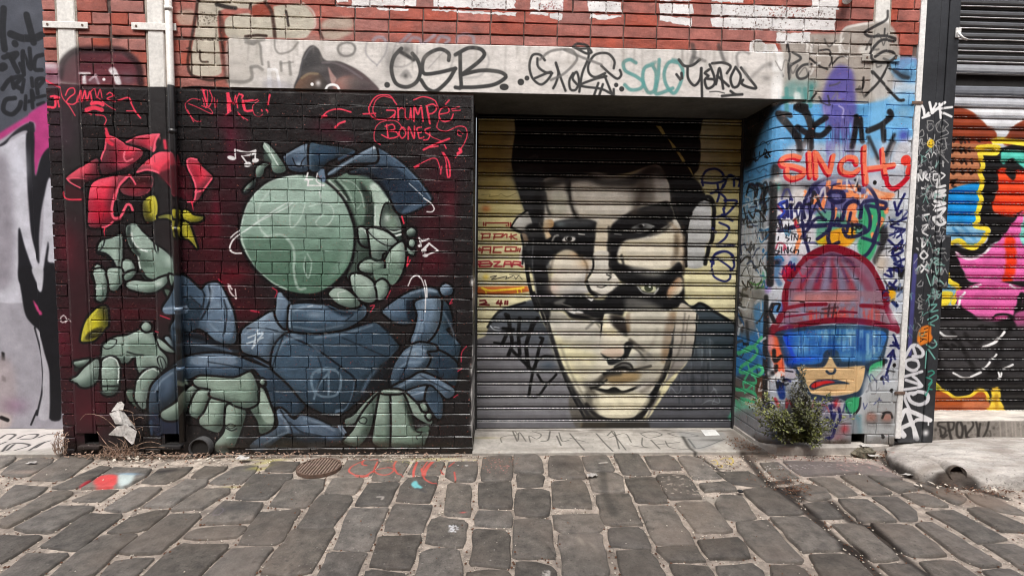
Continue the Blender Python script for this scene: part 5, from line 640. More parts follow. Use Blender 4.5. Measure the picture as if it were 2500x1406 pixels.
L_.poly('245 -20 332 -20 336 252 350 402 402 222 470 130 560 120 560 430 480 420 432 602 402 762 382 1002 380 1260 300 1002 270 702 250 402', '#1d1d23', 2); L_.poly('165 930 178 905 232 1102 302 1302 360 1450 180 1450 165 1202', '#1d1d23', 2); L_.blob(180, 300, 22, 40, '#c9cbd6', .7); L_.poly('470 1040 480 1100 470 1240 540 1260 540 1450 420 1450', '#1f1f25', 2)
vw('F')
L_.poly('172 -20 300 -20 332 100 402 212 432 -20 600 -20 600 1450 482 1450 482 1002 432 802 382 622 332 562 242 452 200 252', '#1b1b20', 2); L_.poly('300 -20 420 -20 405 205 340 110', '#c6c6ce', 1.5); L_.poly('310 290 370 370 412 412 402 442 350 402', '#c2477c', 1); L_.line('330 565 390 800 412 1000 400 1200 350 1420', 5, '#1b1b20', 1.4)
L_.poly('335 565 385 625 430 800 480 1000 478 1450 365 1450 405 1200 420 1000 395 800', '#b9b8c0', 2); L_.poly('0 798 30 810 35 890 0 885', '#111', 1, curve=0); L_.poly('0 1025 40 1050 42 1100 0 1082', '#111', 1, curve=0); L_.poly('-300 900 90 900 100 1500 -300 1500', '#b0a5a8', 12, .8); L_.blob(130, 1330, 30, 20, '#8a6a84', .6)
vw('M'); L_.poly('-300 170 60 155 60 40 -300 20', '#c8bcb8', 3, .7); L_.line('0 70 50 90', 9, '#191617', 2); L_.line('300 10 250 130', 4, '#202024', 1)
# ---------------------------------------------------------------- post
P_ = POST; WT = '#dcdcdc'; GY = '#9c9c9c'
vw('D')
for st, wd in (('1635 900 1650 930 1660 990 1690 960', 7), ('1700 870 1720 960', 7), ('1760 880 1720 960 1830 870', 7), ('1790 880 1800 1000', 6), ('1720 930 1890 910', 6), ('1800 950 1885 990', 6), ('1640 1000 1700 980', 6)): P_.line(st, wd, '#f4f4f4', 1)
for st in ('1680 1025 1690 1110 1740 1080 1730 1030 1680 1025', '1800 1020 1760 1060 1780 1120 1830 1110', '1820 1020 1860 1060 1830 1090 1860 1130 1800 1160', '1680 1140 1690 1190 1740 1190 1750 1140', '1760 1200 1800 1180 1850 1170', '1830 1180 1840 1260 1780 1290', '1760 1230 1790 1300 1860 1380', '1610 1130 1640 1100 1650 1150 1600 1170', '1600 1190 1640 1180 1630 1220', '1600 1230 1620 1250'): P_.line(st, 2.6, GY, .9)
P_.blob(1712, 1218, 11.5, 11.5, '#e8c534', 1, hard=1); P_.line('1695 1210 1700 1212', 2, '#4a3a10', .8); P_.line('1722 1205 1728 1208', 2, '#4a3a10', .8); P_.line('1690 1225 1712 1235 1735 1222', 2, '#4a3a10', .8)
P_.line('1660 1330 1690 1300 1700 1340', 2.5, WT, .9); P_.line('1720 1340 1740 1290 1760 1310', 2.5, WT, .9)
vw('K')
rg = np.random.default_rng(77)
for row in range(13):
    y = 60+row*92; big = row in (3,)
    for c in range(5 if not big else 4):
        x = 1610+c*48-(y/1400*30)+rg.uniform(-8, 8)
        pts = ' '.join('%.0f %.0f' % (x+rg.uniform(-18, 22), y+rg.uniform(-34, 34)) for _ in range(rg.integers(3, 5)))
        P_.line(pts, rg.uniform(1.8, 3.2) if not big else 4.5, rg.choice([WT, GY, '#b5b5b8', '#8a8a8e']), .9, .85, curve=rg.integers(0, 2))
for st, wd in (('1600 330 1605 390', 4), ('1605 330 1640 385 1650 320', 4), ('1680 330 1660 360 1690 385', 4), ('1700 330 1710 390', 4), ('1740 330 1740 380 1780 370 1780 330 1740 330', 4), ('1800 320 1830 340 1800 370', 4), ('1780 380 1770 440 1830 430', 7), ('1760 480 1830 470 1770 520 1830 510', 8), ('1750 560 1830 580 1760 600', 8), ('1760 640 1830 620 1790 680', 8), ('1740 700 1790 690 1830 740 1780 760 1740 710', 8), ('1650 980 1620 1020 1650 1050 1690 1020 1650 980', 5), ('1640 880 1640 950 1690 890', 5), ('1640 770 1690 760 1640 820 1690 850', 4.5), ('1630 1100 1690 1150', 5), ('1680 1095 1630 1160', 5), ('1650 680 1700 670', 5)): P_.line(st, wd, '#e6e6e6', 1)
for st in ('1740 980 1780 960 1770 1010', '1740 1040 1780 1050 1740 1080 1780 1100', '1750 1120 1760 1180 1780 1130', '1680 1180 1720 1280 1740 1190', '1750 1200 1790 1260', '1720 1340 1780 1320', '1700 1370 1780 1350', '1735 1300 1750 1390'): P_.line(st, 3, '#9fc4bc', .9)
P_.line('1580 1020 1570 1200 1555 1400', 11, '#54538a', 3, .9); vw('L'); P_.line('1560 0 1540 300 1530 500', 11, '#54538a', 3, .9)
for st, wd in (('1630 0 1600 40 1640 60', 2.5), ('1640 80 1600 110 1650 120', 2.5), ('1610 150 1640 140 1630 180', 2.5), ('1620 210 1650 190 1640 240', 2.5), ('1600 240 1630 270', 2.5), ('1650 150 1620 190', 2.5)): P_.line(st, wd, GY, .9)
for st, wd in (('1700 90 1760 80 1710 140 1770 130', 3.5), ('1690 210 1760 170 1770 200 1700 240 1740 260', 3.5), ('1740 380 1760 420 1720 450 1680 420', 4), ('1670 620 1680 480', 4), ('1690 460 1745 540', 4), ('1690 0 1770 20', 3)): P_.line(st, wd, '#7fb5ac', 1)
P_.poly('1600 340 1615 290 1680 258 1712 272 1710 330 1725 360 1700 400 1650 420 1620 430 1595 395', '#e0893a', 1); 
for st in ('1620 330 1690 310', '1640 350 1680 345', '1660 290 1690 280', '1630 370 1680 380', '1620 400 1650 380'): P_.line(st, 2.4, '#2a1d14', .8)
for st, wd in (('1490 530 1550 430 1600 430 1650 480 1640 520 1560 520', 9), ('1560 440 1580 500', 8), ('1560 540 1500 560 1500 610 1560 640 1610 610 1600 560 1550 545', 9), ('1490 690 1640 650', 8), ('1560 690 1600 720 1640 770', 8), ('1500 720 1640 770 1560 790 1490 800', 8), ('1580 830 1520 840 1540 900 1620 930 1680 900 1680 840 1610 820 1560 840', 10), ('1500 830 1490 880 1530 970', 8)): P_.line(st, wd, '#e4e4e8', 1.2)
for st in ('1690 650 1720 640 1740 660 1700 690', '1680 700 1720 720 1690 760', '1720 740 1690 790 1720 800', '1690 800 1670 850'): P_.line(st, 3.5, '#49a08e', 1.2)
for st, wd in (('1450 1060 1480 990 1510 975 1540 1060 1570 1130 1600 1220', 13), ('1510 975 1600 1010 1705 1060', 12), ('1705 1060 1600 1060 1540 1100', 10), ('1450 1130 1540 1090', 12), ('1450 1150 1480 1190', 16), ('1570 1130 1580 1210', 13), ('1690 1060 1690 1100', 4)): P_.line(st, wd, '#f2f2f4', 1.3)
P_.blob(1668, 1168, 7, 8, '#f0f0f2', 1); P_.blob(1560, 1235, 40, 10, '#5a5c60', .7); P_.blob(1800, 950, 0.1, .1, '#000', 0)
vw('K'); scrib(P_, 1590, 60, 1840, 1380, 70, [WT, GY, '#b5b5b8', '#77777c', '#8fb8b0'], 1.4, 2.6, 62, 21, .85); vw('L'); scrib(P_, 1500, 0, 1780, 420, 22, [GY, '#77777c', '#7fb5ac'], 1.4, 2.6, 60, 22, .8); vw('D'); scrib(P_, 1620, 1010, 1870, 1400, 14, [GY, '#77777c'], 1.4, 2.2, 60, 23, .8)
# ---------------------------------------------------------------- right shutter
Q_ = SH2
view(0, 0, 1); Q_.poly('2270 205 2700 205 2700 1020 2240 1020', '#c9cbd0', 10, curve=0); Q_.poly('2270 190 2700 190 2700 236 2270 232', '#6d7076', 8, .9, 0); Q_.poly('2270 260 2700 260 2700 330 2270 320', '#e6e7ea', 10, .8, 0); Q_.blob(2420, 270, 60, 10, '#f6f6f7', .8)
vw('D'); Q_.poly('1860 930 1960 910 2060 950 2150 1030 2210 1110 2225 1180 2210 1420 1860 1420', '#8f4327', 1.5); Q_.poly('2330 1230 2370 1130 2440 1050 2600 1010 2600 1240', '#7c3a22', 1.5)
vw('K'); Q_.poly('1850 20 2260 20 2120 110 2130 400 1850 490', '#b57c5c', 2); Q_.poly('1850 -60 2230 -60 2250 60 1880 60', '#8f4327', 2)
for st in ('1890 20 1900 60 1930 20', '1960 20 1965 70 1990 20 2000 65', '2030 30 2035 60', '1880 110 1890 150 1920 110', '1960 105 1970 150 1990 110 2010 150', '2040 110 2045 140', '1880 210 1910 200 1900 240', '1960 205 1970 240 2000 205 2010 245', '2060 205 2060 240', '1880 290 1900 330 1930 290', '1970 290 1980 330 2010 290', '2040 290 2050 330 2090 300', '1880 400 1930 380 1890 430 1920 440', '2115 50 2125 55'): Q_.line(st, 5.5, '#2c1810', 1.4, .95)
Q_.poly('1840 490 2100 400 2130 410 2120 600 2090 760 1820 745', '#2290d0', 1.5); Q_.poly('1810 745 2080 760 2185 810 2080 935 1990 935 1880 880 1800 900', '#8dbad6', 2); Q_.line('1900 790 1990 880', 7, '#3a7aa8', 3, .8); Q_.line('1960 760 2080 880', 7, '#5a96be', 3, .8)
Q_.poly('2130 160 2310 110 2600 80 2600 1100 2300 900 2130 1012 2000 1025 1860 960 1860 900 2000 960 2160 930 2215 800 2125 740 2145 500', '#131213', 1.5)
Q_.poly('2320 135 2600 160 2600 330 2480 270 2400 195 2320 250', '#62c6b6', 2); Q_.poly('2285 290 2380 290 2480 300 2600 340 2600 640 2480 640 2420 692 2235 640 2280 450', '#e4552e', 2); Q_.poly('2395 200 2440 280 2410 385 2345 310', '#161414', 2); Q_.poly('2450 690 2600 560 2600 760 2480 760', '#e8582c', 2); Q_.poly('2480 700 2600 700 2600 1060 2470 1060', '#8ed2c8', 3)
Q_.poly('1915 990 2030 1042 2150 1012 2300 885 2420 725 2500 650 2470 900 2600 1000 2600 1245 2050 1245 1985 1150', '#e075b2', 2); Q_.line('2380 900 2390 1080 2360 1240', 26, '#e2431f', 5); Q_.line('1920 995 2020 1050 2130 1030 2200 970', 5, '#fbe9f2', 1.5); Q_.poly('1860 970 1920 1000 1985 1150 2050 1245 2600 1245 2600 1420 1860 1420 1800 1200', '#121112', 2)
YE = '#eed84e'
for st, wd in (('2250 50 2350 50 2600 85', 14), ('2110 110 2200 100 2280 110 2265 150 2150 150', 13), ('2125 160 2150 250 2130 330 2150 400 2125 480 2140 560 2110 640 2110 720 2090 770 2190 800 2160 880 2090 950 2020 945 1950 895 1860 930', 12)): Q_.line(st, wd, YE, 1.4)
Q_.poly('1780 1250 1860 1240 1950 1300 1920 1420 1780 1420', '#8dbad6', 2); Q_.line('1850 1180 1870 1240 1950 1300 1900 1420', 12, YE, 1.5)
Q_.poly('1940 1440 1990 1330 2080 1262 2250 1240 2420 1268 2600 1330 2600 1440', '#dd6fad', 2); Q_.line('1985 1390 2040 1310 2130 1270', 6, '#fff', 1.5); Q_.line('2380 1270 2440 1300', 5, '#fff', 1.5)
vw('L')
Q_.poly('1740 100 1960 90 1970 -20 2600 -20 2600 1000 1740 1000', '#131213', 1.5, curve=0); Q_.poly('1940 -40 2480 -40 2470 100 2350 205 2160 220 2050 150 1975 95', '#dd72ae', 1.5); Q_.line('1945 100 1960 40 2000 -20', 6, '#f6f0f4', 1.5); Q_.line('2480 0 2440 150 2300 600 2270 900', 14, '#0e0d0e', 3); Q_.poly('2420 160 2600 140 2600 300 2460 290', '#c96a9e', 3, .8); Q_.line('2240 200 2260 170 2350 165 2420 190', 6, '#141314', 1.5)
Q_.poly('1790 -20 1900 -20 1860 80 1790 100', YE, 2); Q_.poly('1760 240 2250 220 2200 640 1860 680 1780 420', '#4e4c4e', 10, .75); Q_.poly('2380 300 2600 300 2600 700 2300 660', '#3a393b', 10, .8)
for st, wd in (('1890 320 1980 450 2080 640', 12), ('2000 330 2080 420 2160 380', 10), ('1780 400 1860 440', 10)): Q_.line(st, wd, '#1a191a', 4, .8)
for st, wd in (('1785 315 1830 350 1925 355', 6), ('2335 315 2270 390 2200 425 2155 440', 7), ('2265 505 2240 540', 6), ('2210 570 2160 625', 6), ('2135 655 2050 692', 6), ('1900 660 1980 700 2050 700', 5), ('2400 590 2335 620', 6), ('2285 655 2295 710 2310 660', 5)): Q_.line(st, wd, '#efefef', 1.2)
for st in ('2120 270 2150 260', '2180 270 2230 280', '1830 420 1860 450', '1890 420 1920 440'): Q_.line(st, 7, '#0e0e0e', 2)
Q_.poly('1700 820 1850 822 1920 870 2050 850 2110 815 2180 830 2205 925 2245 1010 1700 1010', '#a5562c', 1.5); Q_.poly('2000 900 2200 900 2240 1000 2000 1000', '#c9805c', 5, .8); Q_.line('1740 740 1800 800 1850 825 1920 870 2040 855 2110 812 2170 815 2205 890', 8, '#f0d24a', 1.4); Q_.poly('1740 740 1800 790 1750 810', '#9c9a3a', 2); Q_.poly('2225 810 2270 775 2300 800 2305 890 2340 1000 2190 1000 2225 900', '#eccf4e', 1.5); Q_.line('2265 850 2270 960', 9, '#c79a2e', 3, .8)
# ---------------------------------------------------------------- sill tag
Z_ = SILL; view(2160, 960, 5.409)
for st, wd in (('800 370 720 380 700 420 800 470 790 540 740 560', 5), ('730 470 760 580 820 550', 5), ('830 350 850 480 880 610', 6), ('830 370 910 380 900 470 840 490', 5), ('990 350 950 420 960 560 1010 580 1030 460 990 350', 6), ('1060 430 1080 570', 6), ('1050 350 1130 340 1170 420 1080 560 1210 620', 5), ('1200 350 1230 500 1220 620', 5), ('1380 340 1350 480 1280 600 1240 560 1260 400', 5), ('1390 500 1400 560 1340 620', 4)): Z_.line(st, wd, '#2b2520', 2.2, .85)
Z_.blob(672, 480, 4.5, 4.5, '#1c1816', 1); Z_.blob(1440, 458, 4, 4, '#1c1816', .9)
Z_.poly('640 352 1900 345 1900 700 620 700', '#6c645c', 3, .55, 0); Z_.dots(640, 360, 1900, 640, 60, 5, '#4a423a', .35, 3)
for st, wd in (('800 370 720 380 700 420 800 470 790 540 740 560', 5), ('730 470 760 580 820 550', 5), ('830 350 850 480 880 610', 6), ('830 370 910 380 900 470 840 490', 5), ('990 350 950 420 960 560 1010 580 1030 460 990 350', 6), ('1060 430 1080 570', 6), ('1050 350 1130 340 1170 420 1080 560 1210 620', 5), ('1200 350 1230 500 1220 620', 5), ('1380 340 1350 480 1280 600 1240 560 1260 400', 5)): Z_.line(st, wd, '#2b2520', 2.2, .8)
for x in (1520, 1600, 1680, 1720, 1790): Z_.line('%d 380 %d 560' % (x, x+12), 4, '#c5bdb4', 2.5, .6)
# ---------------------------------------------------------------- ground
G_ = GND
vw('M')
G_.line('700 632 760 595 850 570', 9, '#c8384a', 3, .9); G_.poly('790 600 860 560 960 552 1000 580 960 640 820 648', '#d94a4a', 3, .92); G_.poly('1000 560 1080 540 1140 550 1090 620 1010 640', '#c9d6d4', 4, .85); G_.blob(1090, 545, 22, 5, '#7f9ab0', .8); G_.blob(820, 520, 60, 12, '#3f3c3a', .6, -20); G_.blob(1390, 515, 24, 8, '#1d1b1c', .95, -8); G_.blob(1400, 500, 40, 14, '#4f4844', .5)
G_.blob(2260, 420, 30, 10, '#b5ad52', .6, -30); G_.blob(2190, 480, 20, 8, '#b5ad52', .6, -30); G_.blob(1960, 628, 20, 5, '#a9a04e', .5); G_.blob(1950, 830, 60, 22, '#33343a', .55); G_.line('1800 880 1850 830 1890 850 1850 890 1800 890', 2, '#8a7f88', 1, .7); G_.blob(200, 520, 40, 8, '#b09a8c', .4)
for st in ('0 250 60 215 130 220 80 260', '150 250 220 220 320 215 280 250 180 255', '330 240 400 215 480 210', '20 360 80 300 180 290 250 310 130 350', '60 350 120 300', '250 350 330 300 420 270', '300 330 380 280', '0 300 50 280'): G_.line(st, 4.5, '#2f2c2c', 1.6, .85)
view(0, 0, 1); G_.poly('-400 1046 160 1046 158 1092 90 1100 -400 1104', '#cfc8c4', 6, .75, 0)
vw('M')
for st in ('0 250 60 215 130 220 80 260', '150 250 220 220 320 215 280 250 180 255', '330 240 400 215 480 210', '20 360 80 300 180 290 250 310 130 350', '60 350 120 300', '250 350 330 300 420 270', '300 330 380 280', '0 300 50 280'): G_.line(st, 4.5, '#2f2c2c', 1.6, .85)
vw('N')
OR = '#d1584c'
for st, wd in (('1200 330 1080 335 1060 380 1100 390', 4), ('1060 350 960 400 940 440 1000 470 1100 470 1170 430', 3.5), ('1200 350 1170 430 1220 470 1300 470 1350 430 1300 410 1200 420', 3.5), ('1370 340 1350 400 1380 460 1430 470', 4), ('1560 360 1530 440 1530 490', 5), ('1700 360 1640 430 1620 470', 8), ('1600 420 1630 520 1700 560 1740 555', 3.5), ('1780 430 1800 450', 5), ('1900 370 1850 410', 3), ('1900 460 1910 520', 3), ('1660 350 1600 440', 3)): G_.line(st, wd, OR, 1.3, .85)
G_.dots(1000, 310, 2500, 420, 120, 1.5, '#d98a6a', .7, 51); G_.dots(1250, 320, 2100, 360, 160, 1.8, '#c9c27a', .75, 52); G_.blob(1700, 310, 70, 5, '#c2bb70', .6); G_.dots(2200, 320, 2420, 460, 50, 1.8, '#d9938a', .8, 53)
G_.poly('1510 560 1550 535 1570 575 1610 600 1560 615 1520 590', '#7fc9cc', 2, .95); G_.line('1560 610 1640 640', 6, '#4a4a4c', 2, .7); G_.dots(1850, 935, 1935, 1000, 40, 2.2, '#e8e8ea', .9, 54); G_.blob(2010, 402, 4, 2.5, '#e0dcd4', 1, hard=1); G_.blob(1935, 398, 2, 1.6, '#e0dcd4', 1, hard=1); G_.blob(1980, 815, 5, 2, '#c8605a', .9); G_.line('1200 680 1250 680 1240 700', 4, '#b8b0a8', 2, .7); G_.blob(200, 320, 60, 5, '#b5ad62', .5)
G_.dots(0, 310, 2500, 1400, 220, 1.2, '#d5d0c8', .55, 55); G_.dots(0, 310, 2500, 1400, 160, 2.2, '#2a2826', .4, 56)
vw('O')
TC = '#3b3833'
for st, wd in (('280 190 270 150 330 130 420 120 400 90', 2.5), ('380 90 420 180', 4), ('430 170 440 100 500 180', 3.5), ('540 190 530 130 600 160 640 120 560 90', 3), ('720 90 700 170 640 180', 4), ('780 130 820 220', 4), ('800 100 830 180 890 170', 3), ('900 110 1030 260', 4), ('920 130 1080 130', 3), ('900 150 1040 185', 3), ('1140 110 1220 200 1290 270', 4), ('1240 130 1300 90 1350 250', 3.5), ('1280 90 1410 260', 3.5), ('1250 150 1400 110 1460 190', 3), ('1540 110 1640 90 1740 120 1620 150 1540 110', 3), ('1560 150 1560 220 1620 240', 3), ('1640 170 1720 250', 4), ('1790 110 1880 95 2070 130 1900 140 1790 110', 3.5), ('1770 180 1800 230 1900 250 2100 240 2310 160', 3), ('1980 160 2040 240', 5), ('1700 210 1900 190', 3), ('1460 220 1600 240', 3)): G_.line(st, wd, TC, 1.2, .85)
G_.poly('1880 90 2070 100 2300 100 2330 150 2150 250 2040 260 1950 190', '#7f8284', 8, .55); G_.line('1930 140 1990 240 2060 290', 8, '#2c2824', 4, .85); G_.line('2050 290 2180 360 2280 440', 10, '#2a241f', 4, .9); G_.line('2200 400 2370 412', 4, '#2a241f', 2, .8)
for st in ('2190 330 2230 320 2250 360 2200 350', '2270 320 2320 300 2390 320 2370 360 2300 350', '2250 360 2290 370 2280 390 2250 380', '2330 330 2380 370'): G_.line(st, 2.6, '#c6b052', 1, .9)
G_.line('1200 460 1210 560 1240 700 1310 840', 16, '#33322f', 6, .6); G_.line('1080 460 1220 440 1360 470 1700 490 1990 510', 7, '#45413d', 4, .6); G_.line('2060 545 2200 540 2420 545', 5, '#45413d', 3, .6); G_.dots(1740, 480, 2080, 660, 60, 3, '#b3a79a', .8, 61); G_.poly('2110 660 2260 650 2280 690 2150 720', '#a8a196', 5, .7)
G_.poly('960 1040 1010 1060 1040 1130 1000 1110', '#a59c90', 3, .8); G_.poly('1060 1080 1130 1120 1190 1230 1150 1220 1120 1160', '#9c9388', 3, .8); G_.blob(1150, 1280, 90, 30, '#565049', .5); G_.dots(650, 1340, 720, 1400, 30, 1.6, '#cfc9c2', .8, 62); G_.blob(840, 390, 36, 20, '#332d2b', .6); G_.line('1170 375 1240 365', 4, '#c5beb4', 1.5, .8)
G_.blob(120, 150, 40, 8, '#b9ad68', .5); G_.dots(40, 90, 2300, 270, 120, 2, '#5a554e', .5, 63); G_.blob(2200, 170, 40, 8, '#3c3a38', .6)
vw('P')
G_.dots(240, 370, 1400, 420, 90, 2, '#dc8a80', .85, 71); G_.dots(900, 400, 1400, 520, 90, 2.6, '#dca49c', .85, 72); G_.dots(300, 460, 870, 500, 60, 1.8, '#e8e4e0', .9, 73); G_.poly('350 380 1380 430 1480 570 1100 530 600 540', '#8a7d7c', 14, .4)
for st, wd in (('130 370 210 460 330 600 480 720 600 800 760 920', 12), ('760 920 900 1060 1040 1160 1200 1310 1380 1480', 11), ('860 760 960 850 1040 920 1140 960', 12), ('1180 960 1300 1070 1450 1200 1560 1290 1720 1420', 10), ('360 600 500 580', 12), ('480 660 560 720', 22), ('1000 1150 1080 1200', 18), ('1280 380 1350 460 1500 540 1650 600 1850 620', 8), ('1800 620 2000 640 2200 680 2330 720', 12)): G_.line(st, wd*1.5, '#2a211b', 5, .92)
G_.poly('0 180 120 230 300 350 420 370 200 420 60 340 0 280', '#4a3a30', 12, .7); G_.poly('1380 330 1480 280 1440 340 1330 400', '#4a3a30', 8, .8); G_.poly('1700 680 2000 660 2300 720 2400 780 2200 830 1900 750', '#8a7768', 14, .5); G_.line('600 720 820 690', 5, '#4a4744', 3, .6)
for st in ('20 600 200 620 330 640', '1000 690 1380 700 1600 680', '1850 930 2120 935'): G_.line(st, 8, '#3c3936', 5, .5)
for st, wd in (('1600 620 1720 690', 4), ('1720 300 1560 420', 3), ('1500 440 1700 470 1770 500', 4)): G_.line(st, wd, '#6a6058', 2.5, .5)
G_.line('0 400 20 380 35 420 10 440', 2.6, '#c6b052', 1, .9)
view(0, 0, 1); g_ = np.random.default_rng(33)
for _ in range(120): G_.blob(g_.uniform(160, 1155), 1106+abs(g_.normal(0, 4)), g_.uniform(8, 34), g_.uniform(2, 5), g_.choice(['#4a3f34', '#5e5244', '#3a322a', '#6a5e50']), .45)
for _ in range(50): G_.blob(g_.uniform(1160, 1800), 1050+abs(g_.normal(0, 3)), g_.uniform(8, 34), g_.uniform(2, 4), g_.choice(['#4a3f34', '#3a322a']), .45)
for _ in range(50): G_.blob(g_.uniform(1160, 1830), g_.uniform(1050, 1104), g_.uniform(10, 50), g_.uniform(4, 12), g_.choice(['#77706a', '#8a8278', '#6a625a']), .3)
for _ in range(40): G_.blob(g_.uniform(2180, 2600), g_.uniform(1085, 1185), g_.uniform(10, 40), g_.uniform(4, 12), g_.choice(['#8d8074', '#a2968a', '#75695e']), .35)
G_.blob(330, 1112, 160, 7, '#6a5842', .7); G_.blob(480, 1110, 80, 6, '#5a4a3a', .7); G_.line('160 1106 420 1110 700 1108 1150 1106', 5, '#5c5348', 3, .6); G_.line('1850 1106 1990 1105 2150 1112', 5, '#463a32', 3, .7)
# the pier's spray colours are stronger than the mural's
_c0 = int((1.35-W_.x0)/W_.t); _v = W_.rgb[:, _c0:]; _g = _v.mean(2, keepdims=True); W_.rgb[:, _c0:] = np.clip(_g+(_v-_g)*1.28, 0, 1)**1.06
_v = W_.rgb[:, :_c0]; _g = _v.mean(2, keepdims=True); _m = np.clip((_v[..., 0]-_v[..., 1]-.28)*4, 0, 1)[..., None]
W_.rgb[:, :_c0] = np.clip(_v*(1-_m)+np.clip((_g+(_v-_g)*1.12)*1.10, 0, 1)*_m, 0, 1)
# ---------------------------------------------------------------- materials
def N(nt, t, **kw):
    n = nt.nodes.new(t)
    for k, v in kw.items(): setattr(n, k, v)
    return n
def math_n(nt, op, a, b=None, clamp=False):
    n = N(nt, 'ShaderNodeMath', operation=op, use_clamp=clamp)
    for i, v in enumerate((a, b)):
        if v is None: continue
        if hasattr(v, 'node'): nt.links.new(v, n.inputs[i])
        else: n.inputs[i].default_value = v
    return n.outputs[0]
def mixc(nt, f, a, b, mode='MIX'):
    n = N(nt, 'ShaderNodeMix', data_type='RGBA', blend_type=mode)
    for i, v in ((0, f), (6, a), (7, b)):
        if hasattr(v, 'node'): nt.links.new(v, n.inputs[i])
        else: n.inputs[i].default_value = v if i == 0 else (*v[:3], 1)
    return n.outputs[2]
def noise(nt, vec, scale, detail=4, rough=.55):
    n = N(nt, 'ShaderNodeTexNoise'); n.inputs['Scale'].default_value = scale; n.inputs['Detail'].default_value = detail; n.inputs['Roughness'].default_value = rough
    if vec is not None: nt.links.new(vec, n.inputs['Vector'])
    return n.outputs[0]
def ramp(nt, f, p0, p1):
    n = N(nt, 'ShaderNodeMapRange'); n.inputs[1].default_value = p0; n.inputs[2].default_value = p1; nt.links.new(f, n.inputs[0]); return n.outputs[0]
def pmat(name, base, canvas=None, mode='xz', rough=.6, bump=((60, .25),), wear=0.0, var=.25, vscale=7, objvar=0.0, metal=0, second=None, spec=.5, stretch=None, paint_rough=None, pits=0):
    m = bpy.data.materials.new(name); m.use_nodes = True; nt = m.node_tree; b = nt.nodes['Principled BSDF']
    geo = N(nt, 'ShaderNodeNewGeometry'); pos = geo.outputs['Position']
    vec = pos
    if stretch:
        mp = N(nt, 'ShaderNodeMapping'); mp.inputs['Scale'].default_value = stretch; nt.links.new(pos, mp.inputs[0]); vec = mp.outputs[0]
    f = noise(nt, vec, vscale, 6, .6)
    dark = tuple(c*(1-var) for c in base); lite = tuple(min(1, c*(1+var)) for c in base)
    if second: lite = second
    colr = mixc(nt, ramp(nt, f, .32, .68), dark, lite)
    f2 = noise(nt, vec, vscale*9, 3, .6)
    colr = mixc(nt, .35, colr, mixc(nt, ramp(nt, f2, .3, .7), (.55, .55, .55), (1.3, 1.3, 1.3)), 'MULTIPLY') if var > 0 else colr
    if pits:
        pn = noise(nt, pos, 52, 6, .78); colr = mixc(nt, math_n(nt, 'MULTIPLY', ramp(nt, pn, .42, .36), pits), colr, (.025, .022, .02))
        colr = mixc(nt, math_n(nt, 'MULTIPLY', ramp(nt, pn, .60, .67), pits*.6), colr, (.34, .31, .27))
        wn = noise(nt, pos, 2.3, 3, .6); colr = mixc(nt, math_n(nt, 'MULTIPLY', ramp(nt, wn, .45, .7), .5), colr, (.17, .135, .11))
    if objvar:
        oi = N(nt, 'ShaderNodeObjectInfo'); hs = N(nt, 'ShaderNodeHueSaturation'); r = oi.outputs['Random']
        nt.links.new(math_n(nt, 'ADD', math_n(nt, 'MULTIPLY', r, objvar*2), 1-objvar), hs.inputs['Value'])
        r2 = math_n(nt, 'FRACT', math_n(nt, 'MULTIPLY', r, 17.3))
        nt.links.new(math_n(nt, 'ADD', math_n(nt, 'MULTIPLY', r2, .3), .85), hs.inputs['Saturation'])
        nt.links.new(colr, hs.inputs['Color']); colr = hs.outputs[0]
    rsock = None
    if canvas is not None:
        img, c = canvas
        tx = N(nt, 'ShaderNodeTexImage', image=img, extension='CLIP', interpolation='Cubic')
        if mode == 'uv':
            uv = N(nt, 'ShaderNodeUVMap'); nt.links.new(uv.outputs[0], tx.inputs[0])
        else:
            sp = N(nt, 'ShaderNodeSeparateXYZ'); nt.links.new(pos, sp.inputs[0])
            u = math_n(nt, 'DIVIDE', math_n(nt, 'SUBTRACT', sp.outputs[0], c.x0), c.x1-c.x0)
            v = math_n(nt, 'DIVIDE', math_n(nt, 'SUBTRACT', sp.outputs[2 if mode == 'xz' else 1], c.z0), c.z1-c.z0)
            cb = N(nt, 'ShaderNodeCombineXYZ'); nt.links.new(u, cb.inputs[0]); nt.links.new(v, cb.inputs[1]); nt.links.new(cb.outputs[0], tx.inputs[0])
        al = tx.outputs['Alpha']
        if wear:
            al = math_n(nt, 'MULTIPLY', al, ramp(nt, noise(nt, pos, 55, 5, .7), .30+wear*.12, .36+wear*.12))
        pc = mixc(nt, .30, tx.outputs[0], mixc(nt, ramp(nt, noise(nt, pos, 26, 5, .65), .3, .7), (.72, .72, .72), (1.2, 1.2, 1.2)), 'MULTIPLY')
        colr = mixc(nt, al, colr, pc)
        if paint_rough is not None:
            rsock = math_n(nt, 'ADD', math_n(nt, 'MULTIPLY', al, paint_rough-rough), rough)
    nt.links.new(colr, b.inputs['Base Color'])
    rn = math_n(nt, 'ADD', math_n(nt, 'MULTIPLY', noise(nt, pos, 35, 3), .24), -.12)
    nt.links.new(math_n(nt, 'ADD', rn, rsock if rsock is not None else rough, True), b.inputs['Roughness'])
    b.inputs['Metallic'].default_value = metal; b.inputs['Specular IOR Level'].default_value = spec
    prev = None
    for sc_, st_ in bump:
        bp = N(nt, 'ShaderNodeBump'); bp.inputs['Strength'].default_value = st_; bp.inputs['Distance'].default_value = .25/sc_
        nt.links.new(noise(nt, vec, sc_, 5, .65), bp.inputs['Height'])
        if prev: nt.links.new(prev, bp.inputs['Normal'])
        prev = bp.outputs[0]
    if prev: nt.links.new(prev, b.inputs['Normal'])
    return m
